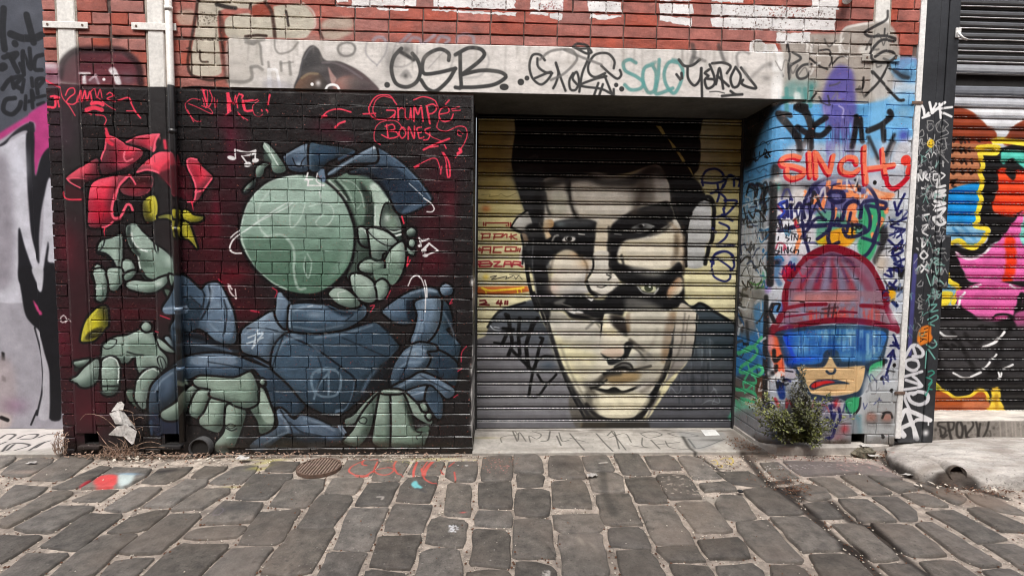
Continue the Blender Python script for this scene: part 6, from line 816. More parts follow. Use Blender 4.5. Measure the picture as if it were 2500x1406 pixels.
iWALL, iSHUT, iLEFT, iPOST, iSH2, iGND, iSILL = [(c.image(KALB, st_), c) for c, st_ in ((WALL, .95), (SHUT, .97), (LEFT, 1.0), (POST, 1.1), (SH2, 1.12), (GND, 1.0), (SILL, 1.0))]
BRED = (.31, .082, .058)
M_brick = pmat('painted_red_brick', BRED, iWALL, rough=.62, bump=((38, .5), (190, .3)), wear=.1, var=.35, vscale=9, objvar=.13, paint_rough=.30, spec=.5)
M_brickplain = pmat('plain_red_brick', (.20, .10, .08), None, rough=.8, bump=((12, .4),), var=.3, vscale=4)
M_pierb = pmat('painted_pier_brick', (.26, .1, .075), iWALL, 'uv', rough=.62, bump=((38, .5), (190, .3)), wear=.3, var=.35, vscale=9, objvar=.2, paint_rough=.47)
M_mort = pmat('wall_mortar', (.16, .115, .10), iWALL, rough=.8, bump=((70, .6), (260, .4)), wear=.25, var=.5, vscale=5, paint_rough=.5)
M_mortdark = pmat('sooty_mortar', (.055, .042, .036), iWALL, rough=.85, bump=((70, .6),), wear=1.2, var=.6, vscale=9, second=(.20, .12, .10))
M_mortuv = pmat('pier_mortar', (.16, .12, .10), iWALL, 'uv', rough=.8, bump=((70, .6),), wear=.4, var=.4, vscale=5, paint_rough=.5)
M_pipe = pmat('white_painted_metal', (.66, .645, .61), iWALL, rough=.42, bump=((12, .12),), var=.1, vscale=5, paint_rough=.42)
M_white = pmat('white_trim_paint', (.70, .69, .67), None, rough=.4, bump=((20, .1),), var=.14, vscale=6)
M_grime = pmat('grimy_mortar', (.30, .26, .22), iWALL, rough=.85, bump=((60, .6),), var=.4, vscale=12, wear=.2)
M_lint = pmat('lintel_concrete', (.56, .53, .50), iWALL, rough=.78, bump=((22, .25), (150, .25)), var=.15, vscale=3.5, stretch=(.7, 1, 1.2))
M_soffit = pmat('dark_soffit', (.085, .078, .065), None, rough=.9, bump=((25, .3),), var=.35, vscale=4)  # dark brown underside, darker than the lintel face
M_dark = pmat('dark_cavity', (.012, .011, .010), None, rough=.9, bump=(), var=.2)
M_shut = pmat('painted_steel_slat', (.18, .19, .20), iSHUT, rough=.38, spec=.3, bump=((14, .08), (120, .06)), var=.15, vscale=3, stretch=(.5, 1, 1))
M_bead = pmat('pale_slat_edge', (.52, .50, .46), iSHUT, rough=.3, bump=((60, .1),), var=.3, vscale=20, wear=1.15)  # pale bead faces, slat paint breaking up over them
M_bead2 = pmat('pale_slat_edge_two', (.60, .60, .60), iSH2, rough=.3, bump=((60, .1),), var=.3, vscale=20, wear=1.3)  # same pale bead for the right shutter
M_steel = pmat('dark_steel', (.045, .045, .047), None, rough=.45, bump=((30, .1),), var=.3, metal=.4)
M_left = pmat('grey_painted_sheet', (.30, .30, .33), iLEFT, rough=.55, spec=.2, bump=((8, .1), (120, .12)), var=.2, vscale=2)
M_post = pmat('black_painted_steel', (.028, .030, .034), iPOST, rough=.42, spec=.3, bump=((16, .1),), var=.25, vscale=4)
M_sh2 = pmat('painted_roller_steel', (.30, .31, .33), iSH2, rough=.36, spec=.35, bump=((14, .06),), var=.12, vscale=3, stretch=(.4, 1, 1))
M_lou = pmat('grey_louvre_steel', (.115, .12, .13), iSH2, rough=.4, bump=((14, .06),), var=.15, vscale=3, stretch=(.4, 1, 1))
M_sill = pmat('sill_concrete', (.40, .37, .335), iSILL, rough=.85, bump=((30, .5), (140, .4)), var=.4, vscale=4)
M_silltop = pmat('sill_top_concrete', (.50, .46, .41), None, rough=.85, bump=((30, .5), (140, .4)), var=.4, vscale=9, stretch=(.5, 2, 1))
M_slab = pmat('threshold_concrete', (.36, .335, .30), iGND, 'xy', rough=.85, bump=((18, .3), (130, .35)), var=.28, vscale=3.2)
M_ramp = pmat('ramp_concrete', (.46, .43, .395), iGND, 'xy', rough=.9, bump=((7, .6), (40, .7), (160, .5)), var=.34, vscale=7, stretch=(.6, 1.6, 1), pits=.7)
M_stone = pmat('bluestone', (.108, .096, .084), iGND, 'xy', rough=.66, bump=((22, .6), (62, .8)), var=.36, vscale=14, objvar=.30, pits=.8, second=(.165, .146, .126))
M_sand = pmat('sandy_joint_mortar', (.36, .305, .255), iGND, 'xy', rough=.95, bump=((30, .9), (150, .9)), var=.5, vscale=16, pits=.9)
M_iron = pmat('rusty_iron', (.12, .075, .055), None, rough=.7, bump=((60, .3),), var=.4, vscale=25)
M_rib = pmat('worn_iron', (.24, .17, .135), None, rough=.6, bump=((60, .3),), var=.3, vscale=25)
M_terra = pmat('black_clay_pipe', (.035, .035, .036), None, rough=.7, bump=((40, .4),), var=.35, vscale=15)
M_paper = pmat('crumpled_card', (.46, .44, .415), None, rough=.85, bump=((25, .7), (90, .5)), var=.4, vscale=26, pits=.5)
M_leafA = pmat('shrub_leaf', (.055, .066, .020), None, rough=.5, bump=(), var=.5, vscale=30, second=(.23, .25, .065))
M_leafB = pmat('shrub_leaf_dull', (.06, .064, .040), None, rough=.55, bump=(), var=.4, vscale=30, second=(.17, .17, .115))
M_stem = pmat('woody_stem', (.09, .07, .05), None, rough=.8, bump=(), var=.3)
M_dry = pmat('dry_grass', (.30, .20, .145), None, rough=.85, bump=(), var=.4, vscale=30)
M_litter = pmat('dry_leaf_litter', (.13, .062, .035), None, rough=.85, bump=(), var=.5, vscale=40)
M_chip = pmat('pale_debris', (.62, .56, .47), None, rough=.8, bump=(), var=.3, vscale=30)

# ---------------------------------------------------------------- object helpers
def mesh(name, v, f, mat=None, uv=None, smooth=False):
    me = bpy.data.meshes.new(name); me.from_pydata([tuple(map(float, p)) for p in v], [], f); me.update()
    if mat: me.materials.append(mat)
    if uv is not None:
        ul = me.uv_layers.new(name='UVMap')
        for lp in me.loops: ul.data[lp.index].uv = uv[lp.vertex_index]
    if smooth: me.polygons.foreach_set('use_smooth', [True]*len(me.polygons))
    return me
def obj(name, me, parent=None, loc=None, label=None, cat=None, group=None, kind=None):
    o = bpy.data.objects.new(name, me); COL.objects.link(o)
    if parent is not None: o.parent = parent
    if loc is not None: o.location = loc
    tag(o, label, cat, group, kind); return o
def tag(o, label=None, cat=None, group=None, kind=None):
    for k, v in (('label', label), ('category', cat), ('group', group), ('kind', kind)):
        if v: o[k] = v
def empty(name, loc, label=None, cat=None, group=None):
    return obj(name, None, None, loc, label, cat, group)
def lo(parent, me):       # mesh given in world coordinates -> local to its parent's location
    p = parent.location; me.transform(Matrix.Translation((-p[0], -p[1], -p[2]))); return me
class MB:
    def __init__(s): s.v, s.f = [], []
    def add(s, v, f):
        n = len(s.v); s.v += list(v); s.f += [tuple(i+n for i in q) for q in f]; return s
    def box(s, x0, x1, y0, y1, z0, z1, bev=0):
        if bev:
            b = bev; xs, ys, zs = (x0, x1), (y0, y1), (z0, z1); bm = bmesh.new()
            bmesh.ops.create_cube(bm, size=1)
            for q in bm.verts: q.co = Vector((xs[q.co.x > 0], ys[q.co.y > 0], zs[q.co.z > 0]))
            bmesh.ops.bevel(bm, geom=bm.edges[:], offset=b, segments=1, affect='EDGES')
            bm.verts.index_update(); s.add([tuple(q.co) for q in bm.verts], [[q.index for q in fc.verts] for fc in bm.faces]); bm.free(); return s
        v = [(x, y, z) for z in (z0, z1) for y in (y0, y1) for x in (x0, x1)]
        return s.add(v, [(0, 2, 3, 1), (4, 5, 7, 6), (0, 1, 5, 4), (2, 6, 7, 3), (0, 4, 6, 2), (1, 3, 7, 5)])
    def tube(s, pts, r, n=12, cap=True, r2=None):
        pts = [Vector(p) for p in pts]; k = len(pts); rings = []
        for i, p in enumerate(pts):
            d = (pts[min(i+1, k-1)]-pts[max(i-1, 0)]).normalized(); a = d.orthogonal().normalized() if abs(d.z) < .99 else Vector((1, 0, 0))
            if i and abs(d.z) < .99: a = (pa-d*pa.dot(d)).normalized()
            pa = a; b = d.cross(a); rr = r if r2 is None else r+(r2-r)*i/max(1, k-1)
            rings.append([p+(a*math.cos(t)+b*math.sin(t))*rr for t in [2*math.pi*j/n for j in range(n)]])
        v = [tuple(q) for rg in rings for q in rg]; f = []
        for i in range(k-1):
            for j in range(n): f.append((i*n+j, i*n+(j+1) % n, (i+1)*n+(j+1) % n, (i+1)*n+j))
        if cap: f += [tuple(range(n-1, -1, -1)), tuple(range((k-1)*n, k*n))]
        return s.add(v, f)
    def me(s, name, mat, smooth=False): return mesh(name, s.v, s.f, mat, None, smooth)

# ---------------------------------------------------------------- bricks
PITCH_Z, Z_REF, JT, HJ = .086, 1.152, .0075, .0045
BK = {}
def brick_mesh(wd, h, mat, var):
    key = (round(wd, 3), round(h, 3), mat.name, var)
    if key in BK: return BK[key]
    r = random.Random(hash((round(wd*1000), round(h*1000), var))); j = lambda a: r.uniform(-a, a)
    hx, hz, bv, dp = wd/2, h/2, .0045, .055
    nx = 3 if wd > .15 else 2
    P = [(-hx+2*hx*i/nx, -hz) for i in range(nx)]+[(hx, -hz), (hx, 0)]+[(hx-2*hx*i/nx, hz) for i in range(nx)]+[(-hx, hz), (-hx, 0)]
    P = [(x+j(.0016), z+j(.0018)) for x, z in P]; n = len(P)
    v, f = [], []
    for x, z in P: v.append((x*(1-bv/hx*.5)+j(.0008), j(.0010), z-(.0042 if z > hz*.5 else -.002 if z < -hz*.5 else 0)+j(.0010)))
    for x, z in P: v.append((x, (.0060 if z > hz*.5 else .0016)+j(.0008), z))
    for x, z in P: v.append((x, dp, z))
    f.append(tuple(range(n)))
    for i in range(n):
        k = (i+1) % n; f += [(i, n+i, n+k, k), (n+i, 2*n+i, 2*n+k, n+k)]
    me = mesh('brick', v, f, mat); bmh = bmesh.new(); bmh.from_mesh(me); bmesh.ops.recalc_face_normals(bmh, faces=bmh.faces); bmh.to_mesh(me); bmh.free()
    if me.polygons[0].normal.y > 0: me.flip_normals()
    BK[key] = me; return me
def course_bricks(segs, k0, k1, seed, zlim=None, JT=JT, HJ=HJ):
    """segs: list of (x0, x1); -> list of (xc, zc, w, h)"""
    r = random.Random(seed); out = []
    for k in range(k0, k1):
        zb = Z_REF+k*PITCH_Z+JT/2; zt = zb+PITCH_Z-JT
        if zlim: zb, zt = max(zb, zlim[0]), min(zt, zlim[1])
        if zt-zb < .02: continue
        for (x0, x1) in segs:
            off = (.12 if k % 2 else 0)-1.617
            hd = (k % 6 == 2)
            md = .12 if hd else .24
            n0 = math.floor((x0-off)/md); x = off+n0*md+r.uniform(-.012, .012)
            while x < x1-.004:
                wdt = md
                if not hd and r.random() < .07: wdt = .12
                xa, xb = max(x, x0)+HJ/2*(x > x0), min(x+wdt, x1)-HJ/2*(x+wdt < x1)
                if xb-xa > .03: out.append(((xa+xb)/2, (zb+zt)/2, round(xb-xa, 2 if xb-xa > .22 and False else 3), round(zt-zb, 3)))
                x += wdt
    return out
def emit_bricks(parent, lst, mat, seed, holes=()):
    r = random.Random(seed); px, py, pz = parent.location
    lst = [b for b in lst if not any(b[0]+b[2]/2 > h[0] and b[0]-b[2]/2 < h[1] and b[1]+b[3]/2 > h[2] and b[1]-b[3]/2 < h[3] for h in holes)]
    lst.sort(key=lambda b: -b[2]*b[3])
    mb = MB()
    for i, (x, z, wd, h) in enumerate(lst):
        wq = round(wd/.006)*.006 if wd > .1 else wd
        me = brick_mesh(wq, h, mat, r.randrange(4)); dy = r.uniform(-.0022, .0022)
        rt = (r.gauss(.040, .018), r.uniform(-.006, .006), r.uniform(-.012, .012))
        if i < 300:
            o = obj('brick', me, parent, (x-px, dy-py, z-pz)); o.rotation_euler = rt; o.scale.x = wd/wq
        else:
            mb.add([(q.co.x+x-px, q.co.y+dy-py, q.co.z+z-pz) for q in me.vertices], [tuple(p.vertices) for p in me.polygons])
    if mb.v: obj('small_cut_bricks', mb.me('small_cut_bricks', mat), parent, kind='stuff')
def core_panel(x0, x1, z0, z1, y, holes, depth=.3, step=.6):
    """backing wall face with rectangular openings, plus top/side returns"""
    xs = sorted({x0, x1, *[h[i] for h in holes for i in (0, 1) if x0 < h[i] < x1]}); zs = sorted({z0, z1, *[h[i] for h in holes for i in (2, 3) if z0 < h[i] < z1]})
    mb = MB()
    for a, b in zip(xs, xs[1:]):
        for c, d in zip(zs, zs[1:]):
            mx, mz = (a+b)/2, (c+d)/2
            if any(h[0] < mx < h[1] and h[2] < mz < h[3] for h in holes): continue
            mb.add([(a, y, c), (b, y, c), (b, y, d), (a, y, d)], [(0, 1, 2, 3)])
    mb.add([(x0, y, z0), (x0, y, z1), (x0, y+depth, z1), (x0, y+depth, z0)], [(0, 1, 2, 3)])
    mb.add([(x1, y, z0), (x1, y+depth, z0), (x1, y+depth, z1), (x1, y, z1)], [(0, 1, 2, 3)])
    mb.add([(x0, y, z1), (x1, y, z1), (x1, y+depth, z1), (x0, y+depth, z1)], [(0, 1, 2, 3)])
    return mb
def cavity(x0, x1, z0, z1, y0, y1):
    v = [(x, y, z) for z in (z0, z1) for y in (y0, y1) for x in (x0, x1)]
    return MB().add(v, [(0, 1, 3, 2), (4, 6, 7, 5), (2, 3, 7, 6), (0, 2, 6, 4), (1, 5, 7, 3)])

# ================================================================ the setting: ground
gv = [(-40, -40, -.03), (40, -40, -.03), (40, .9, -.03), (-40, .9, -.03)]
ground = obj('ground', mesh('ground', gv, [(0, 1, 2, 3)], M_sand), kind='structure')
pav = obj('cobbled_pavement', mesh('cobbled_pavement', [(-6, -5, -.0135), (6, -5, -.0135), (6, .02, -.0135), (-6, .02, -.0135)], [(0, 1, 2, 3)], M_sand), kind='structure')
pav.location.z = -.006
STONES = dict(N="""160 435 235 340 500 345 430 440;-115 680 55 455 430 455 400 510 195 690;215 745 375 530 420 515 725 515 700 590 540 765;-73 1084 115 800 480 775 492 800 340 1050 285 1085;455 945 640 690 690 650 965 655 970 690 800 940 610 955;700 635 800 500 850 490 1060 490 1080 520 990 640 840 650;835 465 925 330 1215 325 1215 345 1140 465 960 475;130 1365 400 985 440 970 810 965 815 985 600 1345 400 1365;1140 510 1225 345 1290 330 1490 335 1490 360 1400 520;990 740 1110 540 1390 530 1395 545 1300 745 1130 740;795 1130 930 800 970 765 1295 765 1290 800 1130 1150 950 1140;740 1175 790 1160 1110 1165 1105 1190 1010 1400 980 1480 600 1480;1470 460 1530 350 1800 345 1810 360 1780 465;1370 700 1410 570 1470 500 1740 480 1755 500 1690 710;1245 960 1330 750 1380 730 1690 735 1690 760 1620 975 1500 985;1125 1290 1210 1030 1240 1010 1600 1005 1600 1040 1505 1320 1300 1310;1040 1480 1080 1345 1150 1325 1390 1350 1480 1400 1480 1480;1820 480 1840 360 2110 350 2100 500 2060 530 1900 520;1800 820 1840 560 1870 545 2050 560 2060 600 2045 840 1900 835;1620 1080 1680 870 1760 850 1990 870 2020 900 1990 1120 1800 1100;1550 1400 1590 1190 1680 1140 1920 1140 1960 1180 1970 1400 1950 1480 1540 1480;2145 500 2150 300 2410 285 2425 310 2430 515 2160 520;2110 765 2120 540 2420 530 2430 770;2070 925 2110 790 2430 795 2435 910 2390 940;2035 1260 2080 960 2110 950 2360 970 2420 1020 2405 1290 2390 1300 2100 1280;2000 1400 2020 1350 2070 1330 2350 1315 2420 1370 2430 1480 1990 1480;100 1400 130 1382 560 1388 580 1405 560 1480 60 1480""",
O="""390 440 390 300 410 285 600 285 655 340 660 440 640 455;410 570 410 470 430 450 650 460 670 480 665 570;400 820 405 600 600 590 715 620 725 830 640 850 560 845;385 1200 395 880 560 862 590 870 720 880 740 910 735 990 770 1200 765 1220 600 1205 450 1215;405 1400 410 1260 440 1245 740 1275 800 1380 800 1480 410 1480;705 470 700 330 720 300 760 290 970 290 990 310 1050 480 1040 495 780 495;740 750 725 560 740 520 1010 510 1040 540 1110 765 900 755;760 950 740 830 1150 810 1170 830 1215 940 1180 985 840 985;835 1360 795 1010 1160 1000 1190 1020 1275 1340 1250 1380 870 1375;880 1410 1260 1402 1290 1480 880 1480;1050 430 1000 300 1240 288 1310 420 1290 440;1110 610 1070 480 1090 450 1330 440 1380 490 1405 620 1250 620;1205 910 1130 650 1440 635 1460 700 1560 915 1400 920;1275 1110 1245 970 1260 950 1530 945 1560 960 1660 1120 1640 1140 1400 1120;1385 1400 1310 1150 1600 1140 1660 1180 1740 1300 1780 1400 1800 1480 1400 1480;1390 460 1300 290 1530 285 1645 460 1620 467;1500 700 1400 500 1660 485 1690 510 1800 720 1560 715;1680 1090 1525 750 1830 750 1850 780 2045 1075 2020 1095;1790 1250 1690 1140 1700 1115 1990 1110 2050 1120 2150 1240 1850 1245;1880 1400 1790 1270 2160 1290 2190 1330 2230 1400 2260 1480 1900 1480;1640 410 1565 300 1800 295 1850 310 1925 415 1800 420;1800 670 1690 490 1730 460 1960 470 2000 510 2110 680 1850 685;2050 980 1850 710 2170 705 2220 760 2390 980 2200 985;2180 1230 2060 1060 2440 1045 2480 1090 2560 1210 2500 1225;2270 1400 2200 1280 2560 1262 2650 1320 2720 1480 2300 1480;2020 500 1870 310 2000 300 2110 330 2280 490 2050 500;2110 600 2060 545 2330 530 2390 560 2430 610 2130 618;2310 865 2210 720 2270 650 2470 650 2600 850 2560 880""",
P="""40 935 330 925 360 960 630 1250 600 1265 320 1265 150 1100 80 1000;-110 510 160 500 320 600 280 640 20 610;110 665 430 650 520 740 640 860 560 870 330 865 250 810;350 900 640 885 960 1130 960 1165 620 1180 560 1130 450 1000;670 1210 1000 1205 1070 1240 1240 1400 1300 1480 860 1480 760 1340;340 1300 560 1300 640 1330 760 1480 420 1480 380 1400;240 430 420 430 590 560 400 570;450 420 800 430 1090 520 640 545 560 510;820 430 1200 450 1480 575 1150 530;660 560 890 560 1090 700 930 720;470 640 650 610 820 650 860 720 820 740 680 760;940 545 1140 545 1390 690 1180 695;1160 545 1430 575 1640 650 1430 685;600 775 840 760 990 905 760 905;900 740 1160 740 1430 925 1110 930 1060 890;1200 720 1430 715 1600 840 1610 900 1560 920 1450 920 1320 800;1450 700 1660 690 1860 790 1840 805 1610 790;860 950 1120 945 1450 1240 1220 1270 1130 1200;1180 950 1540 975 1860 1215 1560 1225 1430 1170;1570 950 1720 940 2320 1290 2120 1305 1940 1230;1660 850 1900 830 2340 1070 2350 1085 2090 1105 1950 1000;1560 600 1800 625 2030 740 1960 790 1880 770;1990 815 2180 810 2493 960 2600 1010 2300 1010 2100 900;2130 1110 2400 1100 2600 1200 2600 1380 2493 1330;1250 1285 1560 1285 1730 1400 1800 1480 1480 1480;1590 1260 1900 1245 2120 1390 2200 1480 1800 1480;2130 1330 2380 1320 2560 1420 2560 1480 2300 1480;1990 690 2250 720 2560 880 2300 850 2090 770""",
M="""-100 470 0 385 140 390 90 440 0 480;0 530 100 440 200 395 460 395 440 440 230 545 120 550;245 575 520 385 800 375 800 410 540 580;440 645 850 455 940 475 700 632 520 655;690 655 960 480 1290 485 1250 530 1060 640 800 645;600 755 800 660 1020 655 860 755 740 760;-60 790 120 620 420 630 300 720 60 805 0 810;0 930 380 690 500 668 620 672 580 720 80 970 0 965;110 990 480 800 800 805 780 830 430 1020 350 1025;860 830 1190 645 1380 645 1180 790 1060 840;1210 800 1560 585 1760 580 1740 620 1450 800 1310 805;1180 600 1350 480 1640 465 1560 540 1400 615;1600 560 1720 465 1940 465 1900 500 1760 568;1760 610 1990 460 2200 455 2130 540 2050 605;1440 835 1700 655 1950 660 1930 690 1720 820 1500 835;1680 945 1790 850 1890 760 2225 775 2200 830 2110 935 1900 940;900 1020 1090 890 1200 855 1430 820 1420 860 1230 1000 1100 1025;330 1135 700 885 760 862 1040 858 1030 890 860 1010 700 1150 620 1165;-100 1330 -100 1080 0 1045 340 1045 360 1060 200 1170 0 1280;-120 1480 0 1380 220 1195 600 1182 570 1220 330 1400 250 1480;980 1195 1440 865 1690 862 1700 880 1500 1080 1350 1195 1200 1190;380 1405 640 1190 850 1055 1180 1040 1140 1080 960 1200 800 1370 640 1400;1530 1070 1650 980 2080 960 2080 990 2000 1060 1800 1072;760 1480 840 1385 960 1245 1310 1220 1300 1240 1130 1400 1060 1480;1130 1480 1200 1400 1400 1200 1530 1110 1930 1120 1920 1150 1690 1370 1600 1480;1660 1480 1710 1390 1950 1160 2310 1148 2290 1170 2130 1400 2090 1480""")
def stone_mesh(poly, seed, ztop):
    """poly: (k,2) ground outline; rough bevelled slab with a slightly domed, uneven top"""
    r = random.Random(seed); c = poly.mean(0); out = []
    P = spline(poly, True, .5) if False else poly
    n = len(P); pts = []
    for i in range(n):
        a, b = P[i], P[(i+1) % n]; L = np.linalg.norm(b-a); k = max(2, int(L/.07))
        for t in range(k): pts.append(a+(b-a)*t/k)
    pts = np.array(pts); m = len(pts)
    nx = np.roll(pts, -1, 0); pv = np.roll(pts, 1, 0); pts = pts*.84+(nx+pv)*.08; pts = c+(pts-c)*1.045        # slightly rounded corners
    pts = pts+np.array([[r.uniform(-.0065, .0065), r.uniform(-.0075, .0075)] for _ in range(m)])
    tx, ty = r.uniform(-.015, .015), r.uniform(-.02, .02)
    v = []
    for s_, z_ in ((.90, .0), (.97, -.004), (1.0, -.030)):
        for p in pts:
            q = c+(p-c)*1.0 if s_ == 1.0 else p-(p-c)/np.linalg.norm(p-c)*((1-s_)*.16)
            v.append((q[0], q[1], ztop+z_+(q[0]-c[0])*tx*(z_ > -.02)+(q[1]-c[1])*ty*(z_ > -.02)+(r.uniform(-.0015, .0015) if z_ > -.02 else 0)))
    v.append((c[0], c[1], ztop+.006)); f = []
    for i in range(m):
        k = (i+1) % m; f += [(3*m, i, k), (i, m+i, m+k, k), (m+i, 2*m+i, 2*m+k, m+k)]
    me = mesh('cobblestone', v, f, M_stone); bmh = bmesh.new(); bmh.from_mesh(me); bmesh.ops.recalc_face_normals(bmh, faces=bmh.faces)
    bmh.to_mesh(me); bmh.free()
    if sum(p.normal.z*p.area for p in me.polygons) < 0: me.flip_normals()
    me.polygons.foreach_set('use_smooth', [True]*len(me.polygons))
    return me
ns = 0; centres = []; SPOLY = []
for k, txt in STONES.items():
    vw(k)
    for st in txt.split(';'):
        q = np.array([gnd(*p)[:2] for p in nums(st)]); q[:, 1] = np.minimum(q[:, 1], -.03); ns += 1; centres.append(q.mean(0)); SPOLY.append(q.mean(0)+(q-q.mean(0))*1.02)
        obj('cobblestone', stone_mesh(q, ns, rnd.uniform(-.002, .008)), pav)
# stones carry on beyond the picture's edges
xr = MB(); rs = random.Random(5)
for col_ in range(-26, 27):
    x = col_*.232; y = -5+rs.uniform(0, .3)
    while y < -.1:
        L = rs.uniform(.26, .40); hw = .105
        if y+L < -.05:
            q = np.array([(x-hw, y), (x+hw, y), (x+hw, y+L-.03), (x-hw, y+L-.03)]); c = q.mean(0)
            vis = c[1] > -1.62 and abs(c[0]-.1) < 2.85+(c[1]+1.5)*.98
            if not vis and abs(c[0]) < 5.5:
                me = stone_mesh(q, int(1000+x*70+y*911), 0); xr.add([tuple(p.co) for p in me.vertices], [tuple(p.vertices) for p in me.polygons]); bpy.data.meshes.remove(me)
        y += L
xo = obj('outer_cobblestones', xr.me('outer_cobblestones', M_stone, True), pav, kind='stuff')

# concrete threshold inside the door recess and the white-painted apron of the next bay
obj('door_threshold', MB().box(-.165, PX0+.02, -.035, DY+.1, -.05, .006, .004).me('door_threshold', M_slab), kind='structure')
obj('concrete_apron', MB().box(-7, -3.15, -.03, DY+.05, -.05, .008, .004).me('concrete_apron', M_slab), kind='structure')

# unseen building across the lane, added to darken the door recess
obj('lane_shade_building', MB().box(-16, 16, -8.5, -5.3, -.02, 7.6).me('lane_shade_building', M_brickplain), kind='structure')

# ================================================================ brick walls
CH1, CH2, CH3, PIPE = (-3.045, -2.925), (-2.437, -2.327), (2.764, 2.868), -2.268
LINT = (-1.888, 2.282, 2.632, 2.972)
XL, XD, XR = -3.144, -.166, 3.098
OUT1, OUT2 = (-3.0, -2.9, .068, .148), (-2.425, -2.325, .066, .142)
OUT3, OUT4 = (2.762, 2.866, .048, .128), (2.275, 2.445, .03, .135)
PIPEHOLE = (-2.235, -2.065, -.03, .125)
mural_wall = empty('brick_wall', (XL, 0, 0), 'black and maroon brick wall with a cartoon figure mural, left of the shutter', 'wall')
SEG_L = [(XL, CH1[0]-.014), (CH1[1]+.016, -2.689), (-2.681, CH2[0]-.014), (CH2[1]+.02, XD)]
emit_bricks(mural_wall, course_bricks(SEG_L, -14, 18, 3, (-.04, LINT[2]-.004)), M_brick, 3, (OUT1, OUT2, PIPEHOLE))
obj('mortar_bed', lo(mural_wall, core_panel(XL+.004, XD-.004, -.05, LINT[2], .0098, (OUT1, OUT2), DY).me('mortar_bed', M_mort)), mural_wall)
for o_ in (OUT1, OUT2):
    obj('downpipe_slot', lo(mural_wall, cavity(*o_, .009, .16).me('downpipe_slot', M_dark)), mural_wall)
    obj('slot_ledge', lo(mural_wall, MB().box(o_[0]-.025, o_[1]+.03, -.028, .03, o_[2]-.03, o_[2]-.004, .004).me('slot_ledge', M_grime)), mural_wall)
upper_wall = empty('brick_wall', (0, 0, LINT[3]), 'red brick wall with white letter remnants above the grey lintel', 'wall')
segU = SEG_L[:3]+[(CH2[1]+.02, LINT[0]-.004)]
lst = course_bricks(segU, 17, 21, 5, (LINT[2]+.002, LINT[3]-.005), .011, .009)
lst += course_bricks(SEG_L[:3]+[(CH2[1]+.02, CH3[0]-.012), (CH3[1]+.012, XR)], 21, 27, 6, (LINT[3]+.004, 9), .011, .009)
emit_bricks(upper_wall, lst, M_brick, 6)
mbu = core_panel(XL+.004, LINT[0]-.002, LINT[2], 3.5, .0098, (), DY); mbu.add(*(lambda m: (m.v, m.f))(core_panel(LINT[0]-.002, XR-.002, LINT[3], 3.5, .0098, (), DY)))
obj('mortar_bed', lo(upper_wall, mbu.me('mortar_bed', M_mortdark)), upper_wall)
obj('plain_upper_wall', lo(upper_wall, MB().box(XL, XR, 0, .4, 3.505, 5.0).me('plain_upper_wall', M_brick)), upper_wall)

# right pier with its bullnose corner
pier = empty('brick_pier', (PX0, 0, 0), 'graffiti-covered brick pier with rounded corner between shutter and black post', 'pier')
def arc_path(lx, ly, ins=0.0):
    R_ = PR-ins; pts = [(PX0+ins, ly)] if ly > PR+.001 else []
    for i in range(6):
        a = math.pi/2*(1-i/5); pts.append((PX0+PR-R_*math.sin(a), PR-R_*math.cos(a)))
    pts.append((PX0+lx, ins)); return pts
def path_u(x, y):
    if y <= PR+1e-6 and x <= PX0+PR+1e-6:
        return PX0+PR-PR*math.atan2(PX0+PR-x, PR-y+1e-9)
    if x >= PX0+PR: return x
    return PX0+PR-PR*math.pi/2-(y-PR)
def uvn(u, z): return ((u-WALL.x0)/(WALL.x1-WALL.x0), (z-WALL.z0)/(WALL.z1-WALL.z0))
def path_brick(outer, inner, zb, zt, seed, mat, name='brick', core=False):
    r = random.Random(seed); n = len(outer); bv = .004; v, uv, f = [], [], []
    rows = [(inner, zb), (outer, zb+bv), (outer, zt-bv), (inner, zt)] if not core else [(outer, zb), (outer, zt)]
    for P_, z in rows:
        for i, (x, y) in enumerate(P_):
            v.append((x+r.uniform(-.0008, .0008), y+r.uniform(-.0008, .0008), z+r.uniform(-.001, .001))); uo = outer[i]; uv.append(uvn(path_u(*uo), z))
    for a in range(len(rows)-1):
        for i in range(n-1): f.append((a*n+i, a*n+i+1, (a+1)*n+i+1, (a+1)*n+i))
    k = len(v)
    if not core:
        for e in (0, n-1):           # end returns into the wall
            dx, dy = (.05, 0) if e == 0 else (0, .05)
            if n == 2: dx, dy = .05, 0
            b_ = len(v)
            for row in (1, 2):
                p = v[row*n+e]; v.append((p[0]+dx, p[1]+dy, p[2])); uv.append(uvn(path_u(*outer[e]), p[2]))
            q = (1*n+e, 2*n+e, b_+1, b_); f.append(q if e == 0 else q[::-1])
    me = mesh(name, v, f, mat, uv); me.polygons.foreach_set('use_smooth', [False]*len(me.polygons)); return me
bi = 0
for k in range(-13, 22):
    zb = Z_REF+k*PITCH_Z+JT/2; zt = zb+PITCH_Z-JT
    zb = max(zb, .045); zt = min(zt, LINT[2]-.004)
    if zt-zb < .02: continue
    lx, ly = ((.235, .115) if k % 2 else (.118, .232)); bi += 1
    obj('brick', lo(pier, path_brick(arc_path(lx, ly), arc_path(lx, ly, .004), zb, zt, bi, M_pierb)), pier)
    y0 = ly+JT
    while y0 < DY-.02:
        y1 = min(y0+.23, DY); bi += 1
        obj('brick', lo(pier, path_brick([(PX0, y1), (PX0, y0)], [(PX0+.004, y1), (PX0+.004, y0)], zb, zt, bi, M_pierb)), pier); y0 = y1+JT
fr = []
for k in range(-13, 21):
    x0_ = PX0+(.235 if k % 2 else .118)+JT
    top = LINT[2]-.004
    fr += course_bricks([(max(x0_, PX0), CH3[0]-.012)], k, k+1, 40+k, (.045, top))
    fr += course_bricks([(CH3[1]+.012, XR)], k, k+1, 80+k, (.045, LINT[3]-.004))
